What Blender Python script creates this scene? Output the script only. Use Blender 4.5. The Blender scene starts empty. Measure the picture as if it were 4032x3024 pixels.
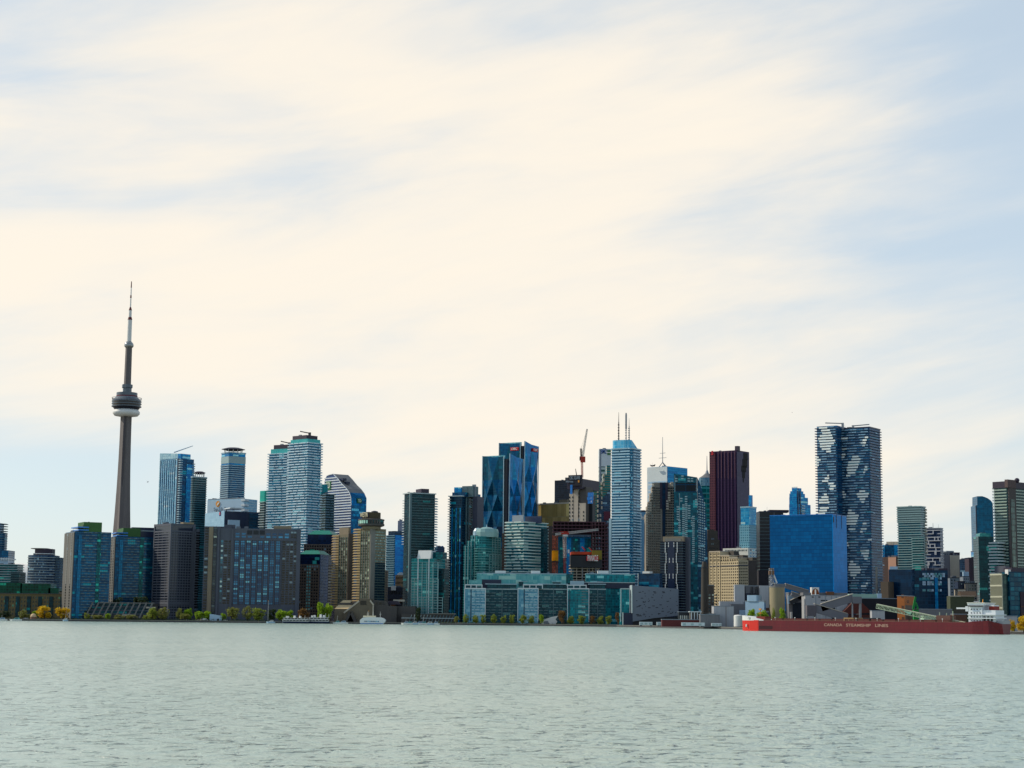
import bpy, bmesh, math, random
from mathutils import Vector, Matrix, noise
rng = random.Random(11)
R = math.radians
PI = math.pi
sc = bpy.context.scene
COL = sc.collection

# ---------------------------------------------------------------- camera model
FOC, CX, CY, CAMH = 6800.0, 2016.0, 1512.0, 10.0
PITCH = math.atan((2425.6 - CY) / FOC)
ROLL = 0.0100
_r0, _u0 = Vector((1, 0, 0)), Vector((0, -math.sin(PITCH), math.cos(PITCH)))
FWD = Vector((0, math.cos(PITCH), math.sin(PITCH)))
RIGHT = _r0 * math.cos(ROLL) + _u0 * math.sin(ROLL)
UP = _u0 * math.cos(ROLL) - _r0 * math.sin(ROLL)
CAM = Vector((0, 0, CAMH))
G = 1.7                                   # level of the land above the water


# where each measuring window of the photograph starts, and its scale: (x, y, scale)
VW = {'p': (0, 0, 1), 'a': (0, 2000, 3.456), 'b': (560, 1660, 3.456), 'c': (560, 2020, 3.456), 'd': (980, 1660, 3.456),
      'e': (1040, 2020, 3.456), 'n': (400, 1080, 2.594), 'f': (1500, 1880, 2.764), 'g': (1760, 1700, 3.19),
      'o': (1760, 2080, 3.456), 'h': (2140, 1620, 3.318), 's': (2140, 2040, 3.607), 'i': (2480, 1720, 3.318),
      'j': (2640, 2060, 3.607), 'k': (2960, 1640, 3.457), 'l': (3000, 2060, 3.607), 'm': (3400, 1840, 3.318),
      't': (3400, 2160, 3.5), 'w': (2880, 2280, 3.568)}


def ray(v, x, y):
    ox, oy, s = VW[v]
    px, py = ox + x / s, oy + y / s
    return FWD + RIGHT * ((px - CX) / FOC) + UP * ((CY - py) / FOC)


def at(v, x, y, Y):
    d = ray(v, x, y)
    return CAM + d * (Y / d.y)


def lin(h):
    h = h.lstrip('#')
    o = []
    for i in (0, 2, 4):
        c = int(h[i:i + 2], 16) / 255
        o.append(c / 12.92 if c <= .04045 else ((c + .055) / 1.055) ** 2.4)
    return (o[0], o[1], o[2], 1)


def vivid(h, k=1.3, v=.92):
    c = lin(h)
    g = .2126 * c[0] + .7152 * c[1] + .0722 * c[2]
    return tuple(max(0.0, g + (x - g) * k) * v for x in c[:3]) + (1,)


# ---------------------------------------------------------------- mesh builder
class MB:
    def __init__(self):
        self.v, self.f = [], []

    def add(self, vs, fs):
        o = len(self.v)
        self.v += [tuple(p) for p in vs]
        self.f += [tuple(i + o for i in q) for q in fs]
        return self

    def box(self, x0, x1, y0, y1, z0, z1):
        return self.add([(x0, y0, z0), (x1, y0, z0), (x1, y1, z0), (x0, y1, z0), (x0, y0, z1), (x1, y0, z1), (x1, y1, z1), (x0, y1, z1)],
                        [(3, 2, 1, 0), (4, 5, 6, 7), (0, 1, 5, 4), (1, 2, 6, 5), (2, 3, 7, 6), (3, 0, 4, 7)])

    def prism(self, pts, z0, z1, tops=None):
        n = len(pts)
        tops = tops or [z1] * n
        vs = [(p[0], p[1], z0) for p in pts] + [(p[0], p[1], t) for p, t in zip(pts, tops)]
        fs = [tuple(range(n))[::-1], tuple(range(n, 2 * n))] + [(i, (i + 1) % n, n + (i + 1) % n, n + i) for i in range(n)]
        return self.add(vs, fs)

    def side(self, pts, y0, y1):            # outline in x-z, run along y
        n = len(pts)
        vs = [(p[0], y0, p[1]) for p in pts] + [(p[0], y1, p[1]) for p in pts]
        fs = [tuple(range(n)), tuple(range(n, 2 * n))[::-1]] + [(i, n + i, n + (i + 1) % n, (i + 1) % n) for i in range(n)]
        return self.add(vs, fs)

    def side_x(self, pts, x0, x1):          # outline in y-z, run along x
        n = len(pts)
        vs = [(x0, p[0], p[1]) for p in pts] + [(x1, p[0], p[1]) for p in pts]
        fs = [tuple(range(n)), tuple(range(n, 2 * n))[::-1]] + [(i, n + i, n + (i + 1) % n, (i + 1) % n) for i in range(n)]
        return self.add(vs, fs)

    def lathe(self, prof, n=32, c=(0, 0), a0=0.0):
        vs, fs = [], []
        for r, z in prof:
            for k in range(n):
                a = a0 + 2 * PI * k / n
                vs.append((c[0] + r * math.cos(a), c[1] + r * math.sin(a), z))
        m = len(prof)
        for j in range(m - 1):
            for k in range(n):
                fs.append((j * n + k, j * n + (k + 1) % n, (j + 1) * n + (k + 1) % n, (j + 1) * n + k))
        fs.append(tuple(range(n))[::-1])
        fs.append(tuple((m - 1) * n + k for k in range(n)))
        return self.add(vs, fs)

    def tube(self, p, q, r0, r1=None, n=6):
        p, q = Vector(p), Vector(q)
        r1 = r0 if r1 is None else r1
        d = (q - p).normalized()
        a = d.orthogonal().normalized()
        b = d.cross(a)
        vs = [p + (a * math.cos(2 * PI * k / n) + b * math.sin(2 * PI * k / n)) * r0 for k in range(n)]
        vs += [q + (a * math.cos(2 * PI * k / n) + b * math.sin(2 * PI * k / n)) * r1 for k in range(n)]
        fs = [(k, (k + 1) % n, n + (k + 1) % n, n + k) for k in range(n)] + [tuple(range(n))[::-1], tuple(range(n, 2 * n))]
        return self.add(vs, fs)

    def beam(self, p, q, w, h):             # rectangular beam, w across, h upright
        p, q = Vector(p), Vector(q)
        d = (q - p).normalized()
        a = d.cross(Vector((0, 0, 1))).normalized() * (w / 2)
        b = a.cross(d).normalized() * (h / 2)
        vs = [p - a - b, p + a - b, p + a + b, p - a + b, q - a - b, q + a - b, q + a + b, q - a + b]
        return self.add(vs, [(0, 1, 2, 3), (7, 6, 5, 4), (0, 4, 5, 1), (1, 5, 6, 2), (2, 6, 7, 3), (3, 7, 4, 0)])

    def ball(self, c, r, nu=16, nv=10, sz=1.0, z0=-1.0):
        prof = []
        for j in range(nv + 1):
            t = math.asin(z0) + (PI / 2 - math.asin(z0)) * j / nv
            prof.append((max(r * math.cos(t), .001 * r), c[2] + r * sz * math.sin(t)))
        return self.lathe(prof, nu, (c[0], c[1]))

    def truss(self, p, q, w, n, r, taper=1.0):
        """square lattice boom from p to q with n bays"""
        p, q = Vector(p), Vector(q)
        d = (q - p).normalized()
        a = d.orthogonal().normalized()
        if abs(d.z) < .9:
            a = d.cross(Vector((0, 0, 1))).normalized()
        b = d.cross(a)
        cs = [(1, 1), (-1, 1), (-1, -1), (1, -1)]

        def pt(k, c):
            t = k / n
            s = w / 2 * (1 + (taper - 1) * t)
            return p.lerp(q, t) + a * (c[0] * s) + b * (c[1] * s)
        for c in cs:
            self.tube(pt(0, c), pt(n, c), r, r, 4)
        for k in range(n):
            for i in range(4):
                c, e = cs[i], cs[(i + 1) % 4]
                if k % 2:
                    c, e = e, c
                self.tube(pt(k, c), pt(k + 1, e), r * .7, None, 4)
                self.tube(pt(k, cs[i]), pt(k, cs[(i + 1) % 4]), r * .7, None, 4)
        return self

    def mesh(self, name, mats, smooth=False, fix=True):
        me = bpy.data.meshes.new(name)
        me.from_pydata(self.v, [], self.f)
        if fix:
            bm = bmesh.new()
            bm.from_mesh(me)
            bmesh.ops.recalc_face_normals(bm, faces=bm.faces)
            bm.to_mesh(me)
            bm.free()
        for m in (mats if isinstance(mats, (list, tuple)) else [mats]):
            me.materials.append(m)
        if smooth:
            me.polygons.foreach_set('use_smooth', [True] * len(me.polygons))
        me.update()
        return me


def link(name, data, parent=None, loc=None, rotz=0.0):
    o = bpy.data.objects.new(name, data)
    COL.objects.link(o)
    if parent:
        o.parent = parent
    if loc is not None:
        o.location = loc
    if rotz:
        o.rotation_euler = (0, 0, rotz)
    return o


def obj(name, mb, mat, parent=None, loc=None, smooth=False, fix=True):
    return link(name, mb.mesh(name, mat, smooth, fix), parent, loc)


def tag(o, label, cat, group=None):
    o['label'] = label
    o['category'] = cat
    if group:
        o['group'] = group
    return o


def thing(name, label, cat, loc=(0, 0, 0), rotz=0.0, group=None):
    o = link(name, None, None, loc, rotz)
    o.empty_display_size = 1
    return tag(o, label, cat, group)


def struct(name, mb, mat, smooth=False, fix=True):
    o = obj(name, mb, mat, None, None, smooth, fix)
    o['kind'] = 'structure'
    return o


def copy_tree(root, loc, rotz=0.0, label=None, scale=None):
    def cp(o, par):
        c = o.copy()
        COL.objects.link(c)
        c.parent = par
        for ch in o.children:
            cp(ch, c)
        return c
    c = cp(root, None)
    c.location = loc
    c.rotation_euler = (0, 0, rotz)
    if scale:
        c.scale = scale
    if label:
        c['label'] = label
    return c


# ---------------------------------------------------------------- materials
def nodes(m):
    m.use_nodes = True
    nt = m.node_tree
    b = nt.nodes.get('Principled BSDF')
    return nt, b


def N(nt, t, **kw):
    n = nt.nodes.new(t)
    for k, v in kw.items():
        if k == 'op':
            n.operation = v
        elif k == 'ins':
            for i, x in v.items():
                if hasattr(x, 'is_linked') or hasattr(x, 'links'):
                    nt.links.new(x, n.inputs[i])
                else:
                    n.inputs[i].default_value = x
        else:
            setattr(n, k, v)
    return n


def mth(nt, op, a, b=0.0, c=None, clamp=False):
    n = nt.nodes.new('ShaderNodeMath')
    n.operation = op
    n.use_clamp = clamp
    for i, x in enumerate((a, b) if c is None else (a, b, c)):
        if isinstance(x, (int, float)):
            n.inputs[i].default_value = x
        else:
            nt.links.new(x, n.inputs[i])
    return n.outputs[0]


def mix(nt, fac, a, b, mode='MIX'):
    n = nt.nodes.new('ShaderNodeMix')
    n.data_type = 'RGBA'
    n.blend_type = mode
    for i, x in ((0, fac), (6, a), (7, b)):
        if isinstance(x, (int, float, tuple)):
            n.inputs[i].default_value = x
        else:
            nt.links.new(x, n.inputs[i])
    return n.outputs[2]


def flat(name, col, rough=.75, metal=0.0, var=.22, scale=.12, streak=.0, spec=.4):
    """plain surface with weathering: broad blotches, fine grain and, if asked, rain streaks"""
    m = bpy.data.materials.new(name)
    nt, b = nodes(m)
    c = lin(col) if isinstance(col, str) else col
    tc = N(nt, 'ShaderNodeTexCoord')
    n1 = N(nt, 'ShaderNodeTexNoise', ins={'Vector': tc.outputs['Object'], 'Scale': scale, 'Detail': 6.0, 'Roughness': .65})
    f = mth(nt, 'MULTIPLY_ADD', n1.outputs[0], var * 2, 1 - var)
    if streak:
        mp = N(nt, 'ShaderNodeMapping', ins={'Vector': tc.outputs['Object'], 'Scale': (.9, .9, .03)})
        n2 = N(nt, 'ShaderNodeTexNoise', ins={'Vector': mp.outputs[0], 'Scale': 1.0, 'Detail': 3.0})
        f = mth(nt, 'MULTIPLY', f, mth(nt, 'MULTIPLY_ADD', n2.outputs[0], streak * 2, 1 - streak))
    vm = N(nt, 'ShaderNodeVectorMath', operation='SCALE')
    vm.inputs[0].default_value = c[:3]
    nt.links.new(f, vm.inputs['Scale'])
    nt.links.new(vm.outputs[0], b.inputs['Base Color'])
    b.inputs['Roughness'].default_value = rough
    b.inputs['Metallic'].default_value = metal
    b.inputs['Specular IOR Level'].default_value = spec
    return m


def _grid_group():
    g = bpy.data.node_groups.new('FacadeGrid', 'ShaderNodeTree')
    for nm, dv in (('FloorH', 3.0), ('BayW', 1.5), ('Band', .25), ('Mull', .1), ('Stagger', 0.0)):
        s = g.interface.new_socket(nm, in_out='INPUT', socket_type='NodeSocketFloat')
        s.default_value = dv
    for nm in ('Frame', 'Rand', 'Rand2', 'Roof', 'Blot'):
        g.interface.new_socket(nm, in_out='OUTPUT', socket_type='NodeSocketFloat')
    gi, go = g.nodes.new('NodeGroupInput'), g.nodes.new('NodeGroupOutput')
    tc = N(g, 'ShaderNodeTexCoord')
    p = N(g, 'ShaderNodeSeparateXYZ', ins={0: tc.outputs['Object']})
    n = N(g, 'ShaderNodeSeparateXYZ', ins={0: tc.outputs['Normal']})
    u = mth(g, 'SUBTRACT', mth(g, 'MULTIPLY', p.outputs[1], n.outputs[0]), mth(g, 'MULTIPLY', p.outputs[0], n.outputs[1]))
    v = p.outputs[2]
    vv = mth(g, 'DIVIDE', v, gi.outputs['FloorH'])
    fl = mth(g, 'FLOOR', vv)
    fv = mth(g, 'FRACT', vv)
    uu = mth(g, 'ADD', mth(g, 'DIVIDE', u, gi.outputs['BayW']), mth(g, 'MULTIPLY', fl, gi.outputs['Stagger']))
    fu = mth(g, 'FRACT', uu)
    cu = mth(g, 'FLOOR', uu)
    a = mth(g, 'LESS_THAN', fv, gi.outputs['Band'])
    c = mth(g, 'LESS_THAN', fu, gi.outputs['Mull'])
    g.links.new(mth(g, 'MAXIMUM', a, c), go.inputs['Frame'])
    oi = N(g, 'ShaderNodeObjectInfo')
    sd = mth(g, 'ADD', mth(g, 'MULTIPLY', mth(g, 'ROUND', mth(g, 'MULTIPLY', n.outputs[0], 9.0)), 17.0), mth(g, 'MULTIPLY', oi.outputs['Random'], 91.0))
    cx = N(g, 'ShaderNodeCombineXYZ', ins={0: cu, 1: fl, 2: sd})
    w = N(g, 'ShaderNodeTexWhiteNoise', ins={'Vector': cx.outputs[0]})
    g.links.new(w.outputs['Value'], go.inputs['Rand'])
    cx2 = N(g, 'ShaderNodeCombineXYZ', ins={0: mth(g, 'FLOOR', mth(g, 'MULTIPLY', cu, .25)), 1: fl, 2: mth(g, 'ADD', sd, 5.0)})
    w2 = N(g, 'ShaderNodeTexWhiteNoise', ins={'Vector': cx2.outputs[0]})
    g.links.new(w2.outputs['Value'], go.inputs['Rand2'])
    g.links.new(mth(g, 'GREATER_THAN', n.outputs[2], .7), go.inputs['Roof'])
    nz = N(g, 'ShaderNodeTexNoise', ins={'Vector': tc.outputs['Object'], 'Scale': .045, 'Detail': 3.0})
    g.links.new(nz.outputs[0], go.inputs['Blot'])
    return g


GRID = _grid_group()


def facade(name, g1, g2, frame, fh=3.0, bw=1.6, band=.22, mull=.12, g3=None, p3=.08, metal=.3, rough=.18, stagger=0.0, blot=.35, spec=.22):
    """curtain wall: floors and bays from object space, each pane its own shade"""
    m = bpy.data.materials.new(name)
    nt, b = nodes(m)
    gr = N(nt, 'ShaderNodeGroup', node_tree=GRID)
    for k, x in (('FloorH', fh), ('BayW', bw), ('Band', band), ('Mull', mull), ('Stagger', stagger)):
        gr.inputs[k].default_value = x
    o = gr.outputs
    r = mth(nt, 'ADD', mth(nt, 'MULTIPLY', o['Rand'], .55), mth(nt, 'MULTIPLY', o['Rand2'], .45))
    r = mth(nt, 'POWER', r, 1.6)
    gc = mix(nt, r, vivid(g1), vivid(g2))
    if g3:
        gc = mix(nt, mth(nt, 'LESS_THAN', o['Rand2'], p3), gc, vivid(g3))
    vm = N(nt, 'ShaderNodeVectorMath', operation='SCALE')
    nt.links.new(gc, vm.inputs[0])
    nt.links.new(mth(nt, 'MULTIPLY_ADD', o['Blot'], 2 * blot, 1 - blot), vm.inputs['Scale'])
    c = mix(nt, o['Frame'], vm.outputs[0], vivid(frame))
    c = mix(nt, o['Roof'], c, (.16, .16, .16, 1))
    nt.links.new(c, b.inputs['Base Color'])
    b.inputs['Specular IOR Level'].default_value = spec
    fr = mth(nt, 'MAXIMUM', o['Frame'], o['Roof'])
    nt.links.new(mth(nt, 'MULTIPLY_ADD', fr, .55 - rough, rough), b.inputs['Roughness'])
    nt.links.new(mth(nt, 'MULTIPLY', mth(nt, 'SUBTRACT', 1.0, fr), metal), b.inputs['Metallic'])
    return m


def panes(name, c1, c2, c3=None, p3=.1, rough=.12, metal=.3, pw=2.0):
    """window glass: each separate pane draws its own shade (blinds, curtains, reflections)"""
    m = bpy.data.materials.new(name)
    nt, b = nodes(m)
    oi = N(nt, 'ShaderNodeObjectInfo')
    ge = N(nt, 'ShaderNodeNewGeometry')
    r = mth(nt, 'FRACT', mth(nt, 'ADD', oi.outputs['Random'], mth(nt, 'MULTIPLY', ge.outputs['Random Per Island'], 7.31)))
    c = mix(nt, mth(nt, 'POWER', r, pw), lin(c1), lin(c2))
    if c3:
        r2 = mth(nt, 'FRACT', mth(nt, 'MULTIPLY', r, 13.7))
        c = mix(nt, mth(nt, 'LESS_THAN', r2, p3), c, lin(c3))
    nt.links.new(c, b.inputs['Base Color'])
    b.inputs['Roughness'].default_value = rough
    b.inputs['Metallic'].default_value = metal
    return m


# ---------------------------------------------------------------- buildings
def outline(bx, ext=0.0, bulge=0.0, rad=0.0, n=6):
    x0, x1, y0, y1 = bx[0] - ext, bx[1] + ext, bx[2] - ext, bx[3] + ext
    pts = []
    if bulge:
        m = 14
        for k in range(m + 1):
            t = k / m
            pts.append((x0 + (x1 - x0) * t, y0 - bulge * (1 - (2 * t - 1) ** 2)))
        pts += [(x1, y1), (x0, y1)]
        return pts
    if rad:
        r = min(rad + ext, (x1 - x0) / 2.01, (y1 - y0) / 2.01)
        for cx, cy, a in ((x1 - r, y0 + r, -90), (x1 - r, y1 - r, 0), (x0 + r, y1 - r, 90), (x0 + r, y0 + r, 180)):
            for k in range(n + 1):
                t = R(a + 90 * k / n)
                pts.append((cx + r * math.cos(t), cy + r * math.sin(t)))
        return pts
    return [(x0, y0), (x1, y0), (x1, y1), (x0, y1)]


class Bld:
    """A thing standing on the ground, fitted to three picture columns: the left end of its left face, the corner, the right end of its right face.
    Local frame: F is the face towards -y, R the face towards +x, L the face towards -x; z = 0 is its ground."""

    def __init__(s, name, label, cat, v, xl, xc, xr, yt, Y, th=0.0, D=None, group=None, g=G):
        s.th, s.v, s.Y = R(th), v, Y
        C = at(v, xc, yt, Y)
        W, D2 = s._wd(v, xl, xc, xr, yt, Y)
        D = D2 if D2 else (D or 25.0)
        c, n = math.cos(s.th), math.sin(s.th)
        cen = Vector((C.x - W / 2 * c + D / 2 * n, C.y + W / 2 * n + D / 2 * c, g))
        s.W, s.D, s.H = W, D, C.z - g
        s.bx = (-W / 2, W / 2, -D / 2, D / 2)
        s.root = thing(name, label, cat, cen, -s.th, group)
        s.M = Matrix.Translation(cen) @ Matrix.Rotation(-s.th, 4, 'Z')
        s.Mi = s.M.inverted()
        s.cam = s.Mi @ CAM
        s.nw = 0

    def _wd(s, v, xl, xc, xr, yt, Y):
        C = at(v, xc, yt, Y)
        c, n = math.cos(s.th), math.sin(s.th)
        d = ray(v, xl, yt)
        a = d.x / d.y
        W = (C.x - a * Y) / (c + a * n)
        D = None
        if xr is not None:
            d = ray(v, xr, yt)
            a = d.x / d.y
            D = (a * Y - C.x) / (n - a * c)
        return W, D

    def vol(s, xl, xc, xr, yt, inset=2.0, D=None, v=None, zb=None):
        """another box of this building (a penthouse, a wing), fitted the same way, its near corner set back by inset"""
        v = v or s.v
        Y = s.Y + inset
        C = at(v, xc, yt, Y)
        W, D2 = s._wd(v, xl, xc, xr, yt, Y)
        D = D2 if D2 else (D or s.D - 2 * inset)
        c = s.Mi @ C
        return (c.x - W, c.x, c.y, c.y + D, (s.H if zb is None else zb), c.z)

    def on(s, x, y, face='F', v=None, off=0.0):
        d = s.Mi.to_3x3() @ ray(v or s.v, x, y)
        if face == 'F':
            t = (s.bx[2] - off - s.cam.y) / d.y
            p = s.cam + d * t
            return p.x - s.bx[0], p.z
        if face == 'R':
            t = (s.bx[1] + off - s.cam.x) / d.x
            p = s.cam + d * t
            return p.y - s.bx[2], p.z
        t = (s.bx[0] - off - s.cam.x) / d.x
        p = s.cam + d * t
        return s.bx[3] - p.y, p.z

    def rect(s, x0, x1, y0, y1, face='F', v=None):
        ym, xm = (y0 + y1) / 2, (x0 + x1) / 2
        return (s.on(x0, ym, face, v)[0], s.on(x1, ym, face, v)[0], s.on(xm, y1, face, v)[1], s.on(xm, y0, face, v)[1])

    def fb(s, mb, face, u0, u1, z0, z1, d0, d1):
        b = s.bx
        if face == 'F':
            mb.box(b[0] + u0, b[0] + u1, b[2] - d1, b[2] - d0, z0, z1)
        elif face == 'R':
            mb.box(b[1] + d0, b[1] + d1, b[2] + u0, b[2] + u1, z0, z1)
        else:
            mb.box(b[0] - d1, b[0] - d0, b[3] - u1, b[3] - u0, z0, z1)
        return mb

    def part(s, name, mb, mat, parent=None, smooth=False, label=None):
        o = obj(name, mb, mat, parent or s.root, None, smooth)
        if label:
            o['label'] = label
        return o

    def body(s, mat, name='wall', pts=None, z1=None, z0=0.0, tops=None):
        o = s.part(name, MB().prism(pts or outline(s.bx), z0, z1 or s.H, tops), mat)
        if z1 is None and tops is None and s.H > 40 and min(s.W, s.D) > 9:      # plant on the roof
            r_ = random.Random(int(s.H * 100))
            for k in range(r_.choice((2, 3, 4))):
                w_, d_, h_ = r_.uniform(1.6, 5), r_.uniform(1.6, 4), r_.uniform(1.2, 2.8)
                x, y = r_.uniform(s.bx[0] + 2, s.bx[1] - 2 - w_), s.bx[2] + r_.uniform(1.5, min(7, s.D - 2 - d_) if s.D > 9 else 2)
                s.part('roof_unit', MB().box(x, x + w_, y, y + d_, s.H - .2, s.H + h_), s.plant())
            if r_.random() < .5:
                x, y = r_.uniform(s.bx[0] + 2, s.bx[1] - 2), s.bx[2] + 3
                s.part('roof_aerial', MB().tube((x, y, s.H - .2), (x, y, s.H + r_.uniform(4, 8)), .18, .08, 5), s.plant())
        return o

    def plant(s):
        return bpy.data.materials.get('roof_plant_metal') or flat('roof_plant_metal', '#6a7078', var=.25)

    def boxpart(s, name, vol, mat, label=None):
        return s.part(name, MB().box(*vol), mat, None, False, label)

    def floors(s, name, mbs, mat, z0, z1, step, pick=None):
        """one object per floor, sharing a few meshes built round z = 0"""
        mes = [m.mesh(name, mat) for m in mbs]
        k, z, out = 0, z0, []
        while z < z1 - .01:
            out.append(link(name, mes[pick(k) if pick else k % len(mes)], s.root, (0, 0, z)))
            k += 1
            z += step
        return out

    def slabs(s, mat, z0, z1, step, ext=1.4, h=.5, bx=None, pts=None, name='balcony', bulge=0, rad=0):
        p = pts or outline(bx or s.bx, ext, bulge, rad)
        return s.floors(name, [MB().prism(p, 0, h)], mat, z0, z1, step)

    def lattice(s, face, u0, u1, nu, z0, z1, nz, pw, ph, mat, d=.45, name='facade_frame'):
        mb = MB()
        du, dz = (u1 - u0) / nu, (z1 - z0) / nz
        if pw:
            for i in range(nu + 1):
                s.fb(mb, face, u0 + i * du - pw / 2, u0 + i * du + pw / 2, z0, z1, -.3, d)
        if ph:
            for j in range(nz + 1):
                s.fb(mb, face, u0, u1, z0 + j * dz - ph / 2, z0 + j * dz + ph / 2, -.3, d - .06)
        return s.part(name, mb, mat)

    def windows(s, face, u0, u1, nu, z0, z1, nz, fw, fh, mat, d=.06, name='window', own=100, skip=None, order=None):
        """a grid of window panes: as parts up to a hundred on one building (nearest the eye of the beholder first), the rest as one part of kind stuff"""
        du, dz = (u1 - u0) / nu, (z1 - z0) / nz
        w, h = du * fw, dz * fh
        key = MB()
        if face == 'F':
            key.box(-w / 2, w / 2, -d, .3, -h / 2, h / 2)
        elif face == 'R':
            key.box(-.3, d, -w / 2, w / 2, -h / 2, h / 2)
        else:
            key.box(-d, .3, -w / 2, w / 2, -h / 2, h / 2)
        me = None
        rest = MB()
        cells = [(i, j) for j in range(nz)[::-1] for i in range(nu) if not (skip and skip(i, j))]
        for i, j in cells:
            u, z = u0 + (i + .5) * du, z0 + (j + .5) * dz
            b = s.bx
            p = (b[0] + u, b[2], z) if face == 'F' else ((b[1], b[2] + u, z) if face == 'R' else (b[0], b[3] - u, z))
            if s.nw < own:
                s.nw += 1
                me = me or key.mesh(name, mat)
                link(name, me, s.root, p)
            else:
                rest.add([(q[0] + p[0], q[1] + p[1], q[2] + p[2]) for q in key.v], key.f)
        if rest.v:
            o = s.part(name, rest, mat)
            o['kind'] = 'stuff'


def text_mesh(body, size, depth=.15, bold=0.0, spacing=1.0):
    cu = bpy.data.curves.new('lettering', 'FONT')
    cu.body = body
    cu.size = size
    cu.extrude = depth
    cu.offset = bold
    cu.space_character = spacing
    cu.align_x = 'CENTER'
    cu.align_y = 'CENTER'
    t = bpy.data.objects.new('lettering', cu)
    COL.objects.link(t)
    dg = bpy.context.evaluated_depsgraph_get()
    me = bpy.data.meshes.new_from_object(t.evaluated_get(dg))
    bpy.data.objects.remove(t)
    bpy.data.curves.remove(cu)
    return me


def letter(parent, body, p, size, mat, face='F', width=None, bold=0.0, name='lettering', d=.2):
    """upright letters standing out from a wall; p is the centre in the parent's frame"""
    me = text_mesh(body, size, d, bold)
    xs = [v.co.x for v in me.vertices]
    if width:
        k = width / (max(xs) - min(xs))
        for v in me.vertices:
            v.co.x *= k
    me.materials.append(mat)
    o = link(name, me, parent, p)
    o.rotation_euler = (PI / 2, 0, 0 if face == 'F' else PI / 2)
    return o
# ---------------------------------------------------------------- camera, light, sky
cd = bpy.data.cameras.new('camera')
cam = bpy.data.objects.new('camera', cd)
COL.objects.link(cam)
cd.sensor_width = 36
cd.lens = FOC / 4032 * 36
cd.clip_start, cd.clip_end = 1, 60000
mw = Matrix.Identity(4)
for r_ in range(3):
    mw[r_][0], mw[r_][1], mw[r_][2], mw[r_][3] = RIGHT[r_], UP[r_], -FWD[r_], CAM[r_]
cam.matrix_world = mw
sc.camera = cam

SUN_EL, SUN_AZ = R(36), R(286)            # azimuth clockwise from +y: the sun stands far to the left
sdir = Vector((math.sin(SUN_AZ) * math.cos(SUN_EL), math.cos(SUN_AZ) * math.cos(SUN_EL), math.sin(SUN_EL)))
sl = bpy.data.lights.new('sun', 'SUN')
sl.energy = 3.4
sl.angle = R(.6)
sl.color = (1, .9, .74)
so = bpy.data.objects.new('sun', sl)
COL.objects.link(so)
so.rotation_euler = (-sdir).to_track_quat('-Z', 'Y').to_euler()

w = bpy.data.worlds.new('World')
sc.world = w
w.use_nodes = True
nt = w.node_tree
nt.nodes.clear()
out = N(nt, 'ShaderNodeOutputWorld')
bg = N(nt, 'ShaderNodeBackground')
bg.inputs[1].default_value = .15
nt.links.new(bg.outputs[0], out.inputs[0])
sky = N(nt, 'ShaderNodeTexSky', sky_type='NISHITA', sun_disc=False, sun_elevation=SUN_EL, sun_rotation=SUN_AZ)
sky.air_density, sky.dust_density, sky.ozone_density = 1.0, .4, .4
tc = N(nt, 'ShaderNodeTexCoord')
D3 = tc.outputs['Generated']
sp = N(nt, 'ShaderNodeSeparateXYZ', ins={0: D3})
# high thin cloud in long streaks that rise to the right
def streak(rot, scale, loc, det, rough, dist):
    m1 = N(nt, 'ShaderNodeMapping', ins={'Vector': D3, 'Rotation': (0, R(rot), 0)})
    m2 = N(nt, 'ShaderNodeMapping', ins={'Vector': m1.outputs[0], 'Scale': scale, 'Location': loc})
    return N(nt, 'ShaderNodeTexNoise', ins={'Vector': m2.outputs[0], 'Scale': 1.0, 'Detail': det, 'Roughness': rough, 'Distortion': dist})


n1 = streak(8, (2.6, 1.2, 10.0), (.35, .2, 1.1), 5.0, .5, .5)
n2 = streak(12, (4.5, 2.0, 24.0), (3.1, 0, .4), 7.0, .58, .45)
# the deck of cloud is thick ahead and to the left, and breaks up to the right, high up and towards the south
az = mth(nt, 'ADD', sp.outputs[0], .04)
bias = mth(nt, 'SUBTRACT', .565, mth(nt, 'MULTIPLY', mth(nt, 'MULTIPLY', az, az), 2.5))
bias = mth(nt, 'MAXIMUM', bias, .22)
el = mth(nt, 'SUBTRACT', sp.outputs[2], .17)
bias = mth(nt, 'SUBTRACT', bias, mth(nt, 'MULTIPLY', mth(nt, 'MULTIPLY', el, el), 7.5))
bias = mth(nt, 'MAXIMUM', bias, -.05)
lowl = mth(nt, 'MULTIPLY', N(nt, 'ShaderNodeMapRange', interpolation_type='SMOOTHSTEP', ins={0: sp.outputs[2], 1: .02, 2: .12, 3: .42, 4: 0.0}).outputs[0], N(nt, 'ShaderNodeMapRange', interpolation_type='SMOOTHSTEP', ins={0: sp.outputs[0], 1: -.32, 2: .02, 3: 1.0, 4: 0.0}).outputs[0])
bias = mth(nt, 'SUBTRACT', bias, lowl)
cov = mth(nt, 'ADD', mth(nt, 'ADD', mth(nt, 'MULTIPLY', n1.outputs[0], 1.0), mth(nt, 'MULTIPLY', n2.outputs[0], .55)), mth(nt, 'SUBTRACT', bias, .08))
cov = N(nt, 'ShaderNodeMapRange', interpolation_type='SMOOTHSTEP', ins={0: cov, 1: .72, 2: 1.38, 3: .7, 4: 1.0}).outputs[0]
south = N(nt, 'ShaderNodeMapRange', interpolation_type='SMOOTHSTEP', ins={0: sp.outputs[1], 1: -.3, 2: .6, 3: .22, 4: 1.0}).outputs[0]
cov = mth(nt, 'MULTIPLY', cov, south, clamp=True)
thick = N(nt, 'ShaderNodeMapRange', interpolation_type='SMOOTHSTEP', ins={0: cov, 1: .7, 2: 1.0, 3: 0.0, 4: 1.0}).outputs[0]
ccol = mix(nt, thick, (4.25, 4.95, 5.5, 1), (6.7, 6.15, 5.3, 1))
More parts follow.
